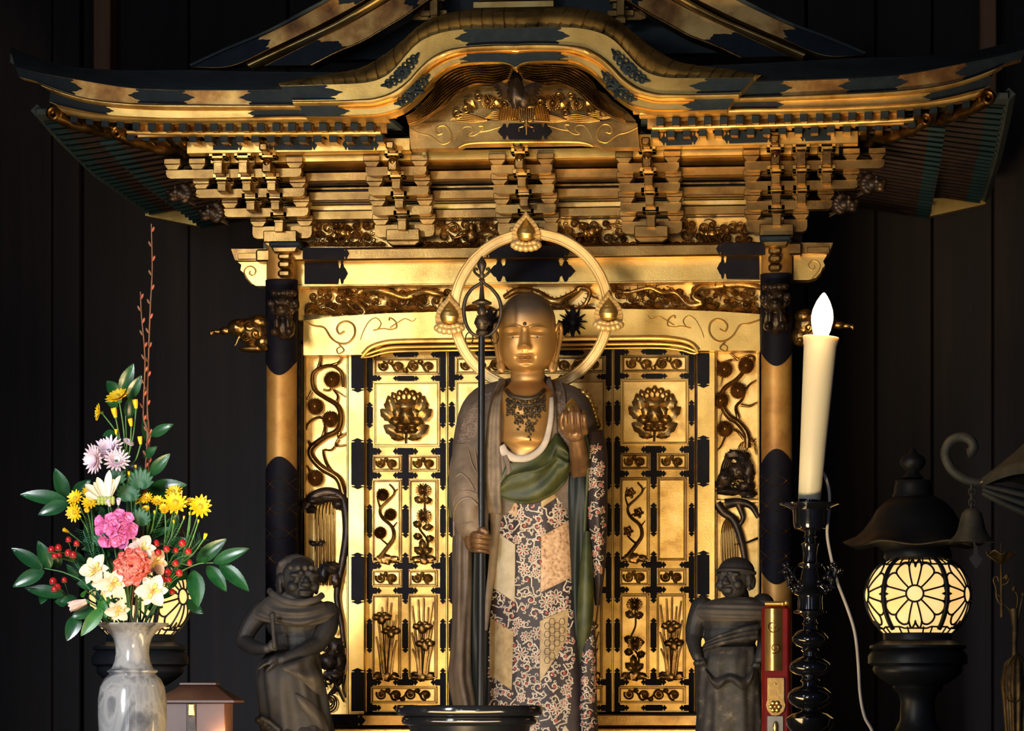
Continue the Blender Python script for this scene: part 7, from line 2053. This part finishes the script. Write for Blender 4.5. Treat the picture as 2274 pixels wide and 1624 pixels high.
kl('stem', [(24, 1366), (36, 1362), (37, 1358), (28, 1354), (27, 1330), (28, 1324), (36, 1320), (34, 1314), (26, 1306), (22, 1290), (18, 1270), (16, 1262), (26, 1258), (27, 1253), (16, 1248), (15, 1236), (17, 1215), (20, 1208), (12, 1204), (11, 1196), (15, 1192), (11, 1188), (12, 1182), (34, 1174), (37, 1164), (38, 1140), (40, 1130)])
kl('drip_pan', [(38, 1134), (52, 1126), (66, 1121), (67, 1118), (60, 1118), (40, 1121), (6, 1122)])
for sg in (-1, 1):
    m = MB(); rnd = random.Random(3)
    q = [(1799 + sg * 22, 1300), (1799 + sg * 36, 1310), (1799 + sg * 48, 1296), (1799 + sg * 40, 1276), (1799 + sg * 52, 1260), (1799 + sg * 60, 1268), (1799 + sg * 72, 1274)]
    ptube(m, q, KYY - .01, 5, 2, 8, n=30)
    for k in range(14): x, y = q[k % 6]; m.ell(P(x + rnd.uniform(-8, 8), y + rnd.uniform(-10, 10), KYY - .012), (5 * ks, 5 * ks, 5 * ks), 8, 6, bump=.4, bf=60)
    for k in range(4): ptube(m, [(1799 + sg * (30 + 8 * k), 1290), (1799 + sg * (36 + 8 * k), 1272 - 4 * k), (1799 + sg * (30 + 9 * k), 1258)], KYY - .012, 2.2, 1, 5, n=10)
    obj('dragon_handle', m, BLK, st, 60)
cd_ = thing('electric_candle', 'cream electric candle with a glowing flame bulb on the black candlestick', 'candle', (P(1797, 1112, KYY).x, KYY, kz(1116)))
a = P(1797, 1114, KYY); b = P(1823, 748, KYY); ax = (b - a).normalized(); L = (b - a).length
def alongc(prof):
    m = MB(); s1 = Vector((1, 0, 0)); s1 = (s1 - ax * s1.dot(ax)).normalized(); s2 = ax.cross(s1)
    m.grid(48, len(prof), lambda u, v: a + ax * (prof[int(round(v * (len(prof) - 1)))][1]) + (s1 * math.cos(2 * pi * u) + s2 * math.sin(2 * pi * u)) * prof[int(round(v * (len(prof) - 1)))][0], closeu=True); return m
WX = wax()
obj('candle_body', alongc([(24 * ks, 4 * ks), (25 * ks, 5 * ks), (29 * ks, L * .35), (33 * ks, L * .65), (36.5 * ks, L * .94), (39.5 * ks, L * .985), (40.5 * ks, L * .997), (39 * ks, L), (36 * ks, L * .995), (10 * ks, L * .985)]), WX, cd_, 60)
obj('candle_socket', alongc([(23 * ks, -8 * ks), (24 * ks, -6 * ks), (24 * ks, 6 * ks), (10 * ks, 7 * ks)]), BLK, cd_)
bm_ = emit('glowing_bulb', (1.0, 0.78, 0.45), 14)
bl = obj('flame_bulb', alongc([(8 * ks, L - 2 * ks), (15 * ks, L + 1 * ks), (20 * ks, L + 14 * ks), (24 * ks, L + 34 * ks), (24.5 * ks, L + 44 * ks), (22 * ks, L + 60 * ks), (15 * ks, L + 78 * ks), (8 * ks, L + 90 * ks), (3.5 * ks, L + 96 * ks), (.4 * ks, L + 98 * ks)]), bm_, cd_, 80)
pl = bpy.data.lights.new('candle_bulb_light', 'POINT'); pl.energy = 3.0; pl.color = (1.0, .62, .26); pl.shadow_soft_size = .03
po = bpy.data.objects.new('candle_bulb_light', pl); COL.objects.link(po); po.location = a + ax * (L + 46 * ks) + Vector((0, -.035, .01))
m = MB(); q = cr([(1812, 1090, .03), (1826, 1050, .03), (1837, 1072, .03), (1842, 1100, .03), (1841, 1134, .03), (1837, 1186, .03), (1847, 1245, .02), (1860, 1294, .01), (1884, 1357, 0), (1899, 1409, 0), (1906, 1474, 0), (1910, 1540, 0), (1920, 1592, 0), (1942, 1640, 0), (1960, 1760, 0), (1965, 1900, 0)], 120)
m.tube([P(x, y, KYY + d) for x, y, d in q], 3.6 * ks, 8)
obj('power_cord', m, mat_var('white_cable', [(.62, .58, .56), (.70, .66, .64)], 0, .45, 20), cd_, 60, label='white power cord hanging beside the stand')

# ================================================================== lacquered red post with gilt mounts
RY = -1.02; rs = S(1722, RY)
REDL = mat_var('red_lacquer', [(0.14, 0.010, 0.008), (0.20, 0.018, 0.014)], 0.0, 0.14, 20, coat=.6)
rp = thing('lacquer_post', 'red lacquered post with bright gilt mounts, left of the candlestick', 'post', (P(1722, 1500, RY).x, RY, TZ))
def rz(y): return P(1722, y, RY).z
m = MB(); m.box(P(1691, 1500, RY).x, P(1755, 1500, RY).x, RY - .006, RY + .05, TZ, rz(1346), .006); obj('post', m, REDL, rp)
m = MB(); m.box(P(1699, 1500, RY).x, P(1746, 1500, RY).x, RY - .012, RY + .03, rz(1346), rz(1336), .003); m.tube([P(1699, 1341, RY - .012), P(1748, 1341, RY - .012)], 4 * rs, 10); obj('cap', m, GOLDP, rp)
m = MB(); m.ell(P(1738, 1341, RY - .014), 5.5 * rs); m.ell(P(1746, 1339, RY - .012), 5.5 * rs); obj('cap', m, GOLDP, rp)
MIR = mat_var('polished_gilt_mount', [(0.75, 0.45, 0.13), (0.92, 0.62, 0.22)], .9, .22, 30, .1, 100)
m = MB(); m.grid(12, 16, lambda u, v: P(1699 + 38 * u, 1352 + 138 * v, RY - .007 - .008 * math.sin(pi * u)), thick=(0, .006, 0)); o = obj('gilt_mount', m, MIR, rp)
m = MB(); ptube(m, spiral(1716, 1392, 14, .4, 1.4, 1), RY - .014, 1.6, 1, 6); obj('scroll_relief', m, GOLDB, o)
m = MB(); ptube(m, spiral(1720, 1440, 12, 2, 1.3, -1), RY - .015, 1.2, .8, 6); obj('scroll_relief', m, GOLDB, o)
m = MB(); m.pextr([(1704, 1506), (1741, 1506), (1741, 1556), (1744, 1566), (1740, 1580), (1730, 1588), (1722, 1590), (1713, 1588), (1705, 1580), (1701, 1566), (1704, 1556)], RY - .012, .008); o = obj('gilt_mount', m, MIR, rp)
m = MB()
for k in range(6): m.ell(P(1722 + 9 * math.cos(k * pi / 3), 1570 + 9 * math.sin(k * pi / 3), RY - .013), (6 * rs, .003, 6 * rs), 9, 6)
m.ell(P(1722, 1570, RY - .016), (3.5 * rs, .002, 3.5 * rs), 8, 6); obj('flower_stud', m, MIR, o)
m = MB(); m.ell(P(1722, 1519, RY - .013), (2.5 * rs, .002, 2.5 * rs), 8, 6); obj('rivet', m, MIR, o)
m = MB(); m.pbox(1703, 1590, 1740, 1700, RY - .009, .006); o = obj('silver_mount', m, mat_var('dull_silver', [(.20, .20, .20), (.28, .28, .27)], .6, .4, 30), rp)
m = MB(); m.ell(P(1722, 1616, RY - .013), (6 * rs, .003, 14 * rs), 10, 8); obj('flower_stud', m, MIR, o)

# ================================================================== black bronze lanterns with glowing flower globes
LY = -.66; ls = S(2040, LY)
BRZ = mat_var('black_bronze', [(0.006, 0.008, 0.012), (0.012, 0.014, 0.018)], 0.1, 0.42, 14, .1, 120, spec=.3)
GLOW = None
def glowm():
    m, nt, b = newmat('glowing_paper_globe')
    v = coords(nt); f = noisy(nt, v, 14, 5); r = ramp(nt, [(.3, (1.0, .53, .15)), (.55, (1.0, .64, .25)), (.75, (1.0, .72, .34))]); nt.links.new(f, r.inputs[0])
    nt.links.new(r.outputs[0], b.inputs['Emission Color']); nt.links.new(r.outputs[0], b.inputs['Base Color']); b.inputs['Emission Strength'].default_value = .95
    return m
GLOW = glowm()
LX = P(2038, 1320, LY).x
def lz(y): return P(2038, y, LY).z
lan = thing('globe_lantern', 'black bronze lantern with a glowing flower globe on the right', 'lantern', (LX, LY, DZ), 'pair of black globe lanterns')
def ll(name, pr, mat=BRZ, parent=None, dx=0): m = MB(); m.lathe(LX + dx, LY, [(r * ls, z if z < 3 else lz(z)) for r, z in pr], 56); return obj(name, m, mat, parent or lan, 50)
dxt = P(2027, 1100, LY).x - LX
ll('finial', [(12, 1068), (25, 1062), (15, 1052), (13, 1048), (20, 1042), (28, 1032), (29, 1024), (24, 1014), (12, 1008), (6, 1000), (.5, 992)], dx=dxt)
ll('crown', [(44, 1106), (46, 1102), (42, 1094), (41, 1080), (38, 1072), (40, 1070), (38, 1067), (12, 1066)], dx=dxt)
m = MB()
rp_ = [(46, 1103), (66, 1114), (84, 1132), (98, 1156), (112, 1178), (128, 1194), (150, 1206), (154, 1210), (146, 1213), (110, 1206), (80, 1214), (70, 1224)]
def roof(u, v):
    r, y = rp_[int(round(v * (len(rp_) - 1)))]; w = 1 + .035 * math.cos(12 * pi * u) * max(0, (r - 90) / 60)
    return Vector((LX + dxt * .6 + r * ls * w * math.cos(2 * pi * u), LY + r * ls * w * math.sin(2 * pi * u), lz(y) + .004 * max(0, (r - 100) / 50) * math.cos(12 * pi * u)))
m.grid(96, len(rp_), roof, closeu=True); obj('shade_roof', m, BRZ, lan, 50)
ll('collar', [(70, 1216), (74, 1224), (76, 1236), (72, 1246), (60, 1250)])
gp = [(62, 1242), (76, 1249), (92, 1262), (106, 1282), (114, 1304), (116.5, 1322), (114, 1344), (106, 1366), (94, 1386), (82, 1400), (74, 1408)]
gm = MB()
fr = sm([y for r, y in gp], [r for r, y in gp])
gm.grid(72, 40, lambda u, v: (lambda y: Vector((LX + fr(y) * ls * math.cos(2 * pi * u), LY + fr(y) * ls * math.sin(2 * pi * u), lz(y))))(1242 + 166 * v), closeu=True)
globe = obj('glowing_globe', gm, GLOW, lan, 80)
LEAD = BRZ
ld = MB()
def gpt(th, y, o=.0015): r = fr(y) * ls + o; return Vector((LX + r * math.sin(th), LY - r * math.cos(th), lz(y)))
def gline(pts, w): q = cr(pts, max(6, 5 * len(pts))); ld.tube([gpt(t, y) for t, y in q], w * ls, 6)
for k in range(5):
    t0 = -0.08 + k * 2 * pi / 5
    for s in (-1,): gline([(t0 + s * pi / 5, y) for y in range(1242, 1409, 12)], 6.0)
    # twelve-petalled flower
    R0, R1 = 18, 62
    def fp(a, r): return (t0 + r * math.sin(a) / 112, 1322 - r * math.cos(a) * 1.0)
    gline([fp(a, R0) for a in np.linspace(0, 2 * pi, 25)], 2.4)
    for j in range(12):
        a0 = (j - .5) * pi / 6; a1 = (j + .5) * pi / 6; am = j * pi / 6
        gline([fp(a0, R0), fp(a0, (R0 + R1) / 2), fp(a0, R1)], 2.2)
        ex = 14 if j % 3 == 0 else 12
        if j % 3 == 0: pts = [fp(a0, R1), fp(a0 + .05, R1 + 9), fp(am - .14, R1 + ex), fp(am - .03, R1 + 4), fp(am, R1 - 3), fp(am + .03, R1 + 4), fp(am + .14, R1 + ex), fp(a1 - .05, R1 + 9), fp(a1, R1)]
        else: pts = [fp(a0, R1), fp(a0 + .05, R1 + 7), fp(am - .08, R1 + ex), fp(am + .08, R1 + ex), fp(a1 - .05, R1 + 7), fp(a1, R1)]
        gline(pts, 2.3)
    for y in (1256, 1394): gline([(t0 + q, y + (8 if abs(q) < .3 else 0) * (1 if y < 1300 else -1) * -.4) for q in np.linspace(-pi / 5, pi / 5, 12)], 2.2)
    for q in (-.42, -.2, .2, .42):
        gline([(t0 + q, 1244), (t0 + q * .95, 1256)], 2); gline([(t0 + q, 1394), (t0 + q, 1407)], 2)
    for s in (-1, 1): gline([fp(s * pi / 2, R1 - 2), fp(s * pi / 2, R1 + 10)], 2.2)
obj('lantern_leads', ld, LEAD, globe, 80)
ll('base', [(72, 1402), (77, 1408), (76, 1422), (90, 1428), (106, 1434), (107, 1440), (98, 1444), (104, 1448), (110, 1458), (110, 1474), (98, 1480)])
ll('base', [(96, 1478), (100, 1486), (96, 1496), (82, 1508), (64, 1520), (54, 1524), (56, 1528), (52, 1534), (44, 1540), (38, 1560), (40, 1600), (52, 1624), (70, 1634), (72, DZ + .001), (40, DZ)])
lt = bpy.data.lights.new('lantern_lamp', 'POINT'); lt.energy = .12; lt.color = (1, .66, .3); lt.shadow_soft_size = .05
# the twin behind the flowers
def copy_tree(o, delta):
    r = o.copy(); COL.objects.link(r); r.location = o.location + delta
    for ch in list(o.children):
        c = ch.copy(); COL.objects.link(c); c.parent = r; c.matrix_parent_inverse = ch.matrix_parent_inverse
        for g in ch.children:
            d = g.copy(); COL.objects.link(d); d.parent = c; d.matrix_parent_inverse = g.matrix_parent_inverse
    return r
d = Vector((P(311, 1345, LY).x - LX, 0, 0))
l2 = copy_tree(lan, d); l2['label'] = 'black bronze lantern with a glowing flower globe on the left, behind the flowers'

# ================================================================== hanging bronze lantern corner with a bell
HLY = -1.15; hs_ = S(2200, HLY)
VERD = mat_var('grey_green_bronze', [(0.030, 0.038, 0.042), (0.060, 0.066, 0.066), (0.085, 0.085, 0.078)], .3, .6, 30, .3, 160)
hx = P(2500, 1060, HLY).x
hl = thing('hanging_lantern', 'hanging bronze lantern with a fern-curl roof corner at the right edge', 'lantern', (hx, HLY, 1.9))
m = MB(); q = cr([(2186, 1072), (2160, 1070), (2138, 1062), (2118, 1048), (2104, 1027), (2099, 1005), (2107, 984), (2122, 973), (2140, 971), (2155, 978), (2162, 991), (2157, 1004), (2148, 1007)], 70)
m.tube([P(x, y, HLY) for x, y in q], [(8.5 + 2.5 * math.sin(pi * i / 69) + (3.0 * max(0, (i - 48) / 21))) * hs_ for i in range(70)], 14)
obj('roof_curl', m, VERD, hl, 70)
# six-sided sweeping roof
m = MB()
pr = [(20, 700), (60, 760), (110, 850), (170, 930), (240, 1000), (318, 1062)]
def hroof(u, v):
    i = v * (len(pr) - 1); k = min(int(i), len(pr) - 2); f = i - k; r = pr[k][0] * (1 - f) + pr[k + 1][0] * f; y = pr[k][1] * (1 - f) + pr[k + 1][1] * f
    a = 2 * pi * u + pi; seg = (u * 6) % 1; cs = abs(seg - 0) if seg < .5 else 1 - seg; k2 = 1 - .13 * math.sin(pi * min(1, cs * 2) / 1.0 * .5) * 1.0
    sag = 34 * math.sin(pi * .5 * min(1, cs * 2)) * (r / 318) ** 2 * -1
    return Vector((hx + r * k2 * hs_ * math.cos(a), HLY + r * k2 * hs_ * math.sin(a), P(2500, y - sag * -.6, HLY).z))
m.grid(72, 22, hroof, thick=(0, 0, -.016)); obj('roof', m, VERD, hl, 60)
m = MB(); m.tube([P(x, y, HLY - .006) for x, y in cr([(2176, 1072), (2210, 1062), (2240, 1046), (2262, 1026), (2280, 1004)], 30)], [2.5 * hs_ + 6 * hs_ * i / 29 for i in range(30)], 10, sq=.6); obj('roof_rim', m, GOLDP, hl, 60, label='gilded rim of the roof corner')
for k in range(3): 
    m = MB(); m.tube([P(x, y, HLY - .004) for x, y in cr([(2182, 1078 + k * 8), (2220, 1086 + k * 14), (2300, 1104 + k * 22)], 20)], [(6 + 5 * i / 19) * hs_ for i in range(20)], 8); obj('roof_rib', m, VERD, hl, 60)
m = MB(); m.lathe(hx, HLY, [(.02, 3.6), (.02, P(2500, 700, HLY).z), (.03, P(2500, 690, HLY).z)], 12); obj('hanging_rod', m, VERD, hl)
m = MB(); m.lathe(hx, HLY, [(.10, P(2500, 1300, HLY).z), (.13, P(2500, 1290, HLY).z), (.13, P(2500, 1060, HLY).z), (.10, P(2500, 1020, HLY).z)], 6); obj('lantern_body', m, VERD, hl)
be = thing('wind_bell', 'small grey bronze bell hanging from the lantern roof curl', 'bell', P(2158, 1140, HLY))
m = MB(); c = P(2158, 1140, HLY)
bz = lambda y: P(2158, y, HLY).z
m.lathe(c.x, c.y, [(2 * hs_, bz(1128)), (14 * hs_, bz(1131)), (22 * hs_, bz(1140)), (27 * hs_, bz(1158)), (31 * hs_, bz(1176)), (38 * hs_, bz(1190)), (50 * hs_, bz(1201)), (52 * hs_, bz(1205)), (48 * hs_, bz(1205)), (30 * hs_, bz(1180)), (20 * hs_, bz(1145)), (2 * hs_, bz(1140))], 40); obj('bell_body', m, VERD, be, 60)
m = MB()
for k, y in enumerate((1080, 1092, 1104, 1116, 1126)):
    cc = P(2158 + (1 if k % 2 else -1), y, HLY); f = (lambda a: Vector((.006 * math.cos(a), 0, .0075 * math.sin(a)))) if k % 2 else (lambda a: Vector((0, .006 * math.cos(a), .0075 * math.sin(a))))
    m.tube([cc + f(a_) for a_ in np.linspace(0, 2 * pi, 14, endpoint=False)], .0016, 6, closed=True)
obj('chain', m, VERD, be, 60)
m = MB(); m.tube([P(2160, 1170, HLY), P(2166, 1215, HLY)], .0028, 8); m.pextr([(2163, 1212), (2171, 1212), (2172, 1232), (2182, 1242), (2176, 1254), (2168, 1264), (2160, 1252), (2152, 1240), (2162, 1230)], HLY - .002, .004); obj('clapper', m, VERD, be)

# ================================================================== gilded lotus ornament at the right edge
OY = -1.05; os_ = S(2240, OY)
OG = mat_var('old_gilt_lotus', [(0.07, 0.05, 0.025), (0.20, 0.13, 0.05), (0.34, 0.22, 0.09)], .55, .42, 40, .3, 260)
go = thing('gilded_lotus', 'old gilt lotus ornament with a folded leaf at the right edge', 'ornament', (P(2262, 1500, OY).x, OY, TZ))
m = MB(); q = cr([tuple(P(x, y, OY)) for x, y in ((2262, 1900), (2262, 1700), (2258, 1560), (2253, 1450), (2254, 1400), (2252, 1352))], 40); m.tube([Vector(p) for p in q], [(9 - 3.5 * i / 39 + (3.5 * max(0, (i - 34) / 5))) * os_ for i in range(40)], 10); obj('stem', m, OG, go, 60)
m = MB()
def lf(u, v):
    y = 1452 + 180 * v; w = np.interp(v, [0, .12, .35, .6, 1], [4, 28, 36, 32, 26]); x = 2258 + w * math.sin((u - .5) * pi * 1.5) ; d = -.034 * math.cos((u - .5) * pi * 1.5) * (w / 36) - .0018 * math.sin(u * 60)
    return P(x, y, OY + d)
m.grid(80, 30, lf, thick=(0, .003, 0)); obj('folded_leaf', m, OG, go, 60)
m = MB(); m.tube([P(x, y, OY - .034) for x, y in cr([(2262, 1480), (2264, 1520), (2262, 1556), (2240, 1556), (2228, 1530)], 30)], .0014, 6); obj('folded_leaf', m, OG, go, 60)
m = MB(); c = P(2223, 1240, OY)
def cup(u, v):
    r = np.interp(v, [0, .25, .6, .85, 1], [2, 12, 22, 28, 33]) * os_; a = 2 * pi * u
    return Vector((c.x + r * math.cos(a), c.y + r * math.sin(a), P(2223, 1251 - 24 * v, OY).z + .004 * math.cos(6 * a) * v))
m.grid(60, 14, cup, thick=(0, 0, -.002), closeu=False); obj('lotus_cup', m, OG, go, 60)
m = MB(); ptube(m, [(2223, 1206), (2223, 1250), (2224, 1310), (2225, 1372)], OY, 1.4, 4.0, 8, n=30); obj('stem', m, OG, go, 60)
m = MB()
for pts in ([(2224, 1346), (2214, 1328), (2212, 1306), (2206, 1288), (2214, 1280), (2218, 1292)], [(2225, 1300), (2236, 1296), (2242, 1284), (2234, 1278), (2228, 1286)], [(2225, 1340), (2238, 1350), (2250, 1368), (2253, 1390)], [(2253, 1400), (2260, 1330), (2252, 1310)], [(2256, 1400), (2268, 1340), (2272, 1322)], [(2225, 1330), (2217, 1322), (2211, 1318)]):
    ptube(m, pts, OY, 2.6, 1.6, 7, n=20)
for x, y in ((2252, 1308), (2272, 1320), (2236, 1282)): m.ell(P(x, y, OY), (5 * os_, 5 * os_, 7 * os_), 9, 7)
obj('tendrils', m, OG, go, 60)
m = MB(); m.lathe(P(2262, 1500, OY).x, OY, [(.03, TZ), (.045, TZ + .01), (.05, TZ + .05), (.03, TZ + .09), (.038, TZ + .11), (.02, TZ + .11)], 28); obj('pot', m, BLK, go)

# ================================================================== black round stand at the bottom centre, and the brown box
TY2 = -1.22; ts = S(1042, TY2)
def tz(y): return P(1042, y, TY2).z
tr = thing('round_stand', 'glossy black round stand with two rims at the bottom centre', 'stand', (P(1042, 1600, TY2).x, TY2, TZ))
def tl(name, pr): m = MB(); m.lathe(P(1042, 1600, TY2).x, TY2, [(r * ts, TZ if y is None else tz(y)) for r, y in pr], 72); obj(name, m, BLK, tr, 50)
tl('top', [(150, 1591), (160, 1588), (163, 1582), (163, 1572), (160, 1567), (154, 1567), (150, 1572), (2, 1576)])
tl('rim', [(138, 1612), (148, 1608), (151, 1601), (149, 1594), (144, 1591), (60, 1590)])
tl('foot', [(120, None), (126, 1924), (110, 1890), (100, 1780), (112, 1680), (136, 1612), (60, 1610)])
BYY = -.74; bs_ = S(437, BYY)
BOXM = mat_var('brown_lacquer_box', [(0.075, 0.032, 0.022), (0.12, 0.052, 0.034)], 0, .42, 12, .1, 100)
bx = thing('lidded_box', 'brown wooden box with a sloped lid, right of the marble vase', 'box', (P(437, 1600, BYY).x, BYY, DZ))
x0, x1 = P(366, 1600, BYY).x, P(506, 1600, BYY).x
m = MB(); m.box(x0, x1, BYY - .03, BYY + .06, DZ, P(437, 1561, BYY).z, .002); obj('body', m, BOXM, bx)
m = MB(); z0, z1, z2 = P(437, 1561, BYY).z, P(437, 1556, BYY).z, P(437, 1522, BYY).z
xa, xb = x0 - .013, x1 + .020; xc, xd = P(404, 1600, BYY).x, P(477, 1600, BYY).x
vs = [(xa, BYY - .045, z0), (xb, BYY - .045, z0), (xb, BYY + .075, z0), (xa, BYY + .075, z0), (xa, BYY - .045, z1), (xb, BYY - .045, z1), (xb, BYY + .075, z1), (xa, BYY + .075, z1), (xc, BYY - .004, z2), (xd, BYY - .004, z2), (xd, BYY + .034, z2), (xc, BYY + .034, z2)]
m.add(vs, [(3, 2, 1, 0), (0, 1, 5, 4), (1, 2, 6, 5), (2, 3, 7, 6), (3, 0, 4, 7), (4, 5, 9, 8), (5, 6, 10, 9), (6, 7, 11, 10), (7, 4, 8, 11), (8, 9, 10, 11)]); lid = obj('lid', m, BOXM, bx)
m = MB(); m.box(xc - .004, xd + .004, BYY - .008, BYY + .038, z2, z2 + .005, .001); obj('lid_cap', m, BOXM, lid)
m = MB(); m.box(P(421, 1600, BYY).x, P(442, 1600, BYY).x, BYY - .034, BYY - .028, DZ + .005, P(437, 1562, BYY).z, .001); o = obj('clasp_strip', m, CARVD, bx)
m = MB(); m.box(P(425, 1600, BYY).x, P(439, 1600, BYY).x, BYY - .037, BYY - .032, P(437, 1590, BYY).z, P(437, 1564, BYY).z, .0015); obj('clasp', m, GOLD, o)
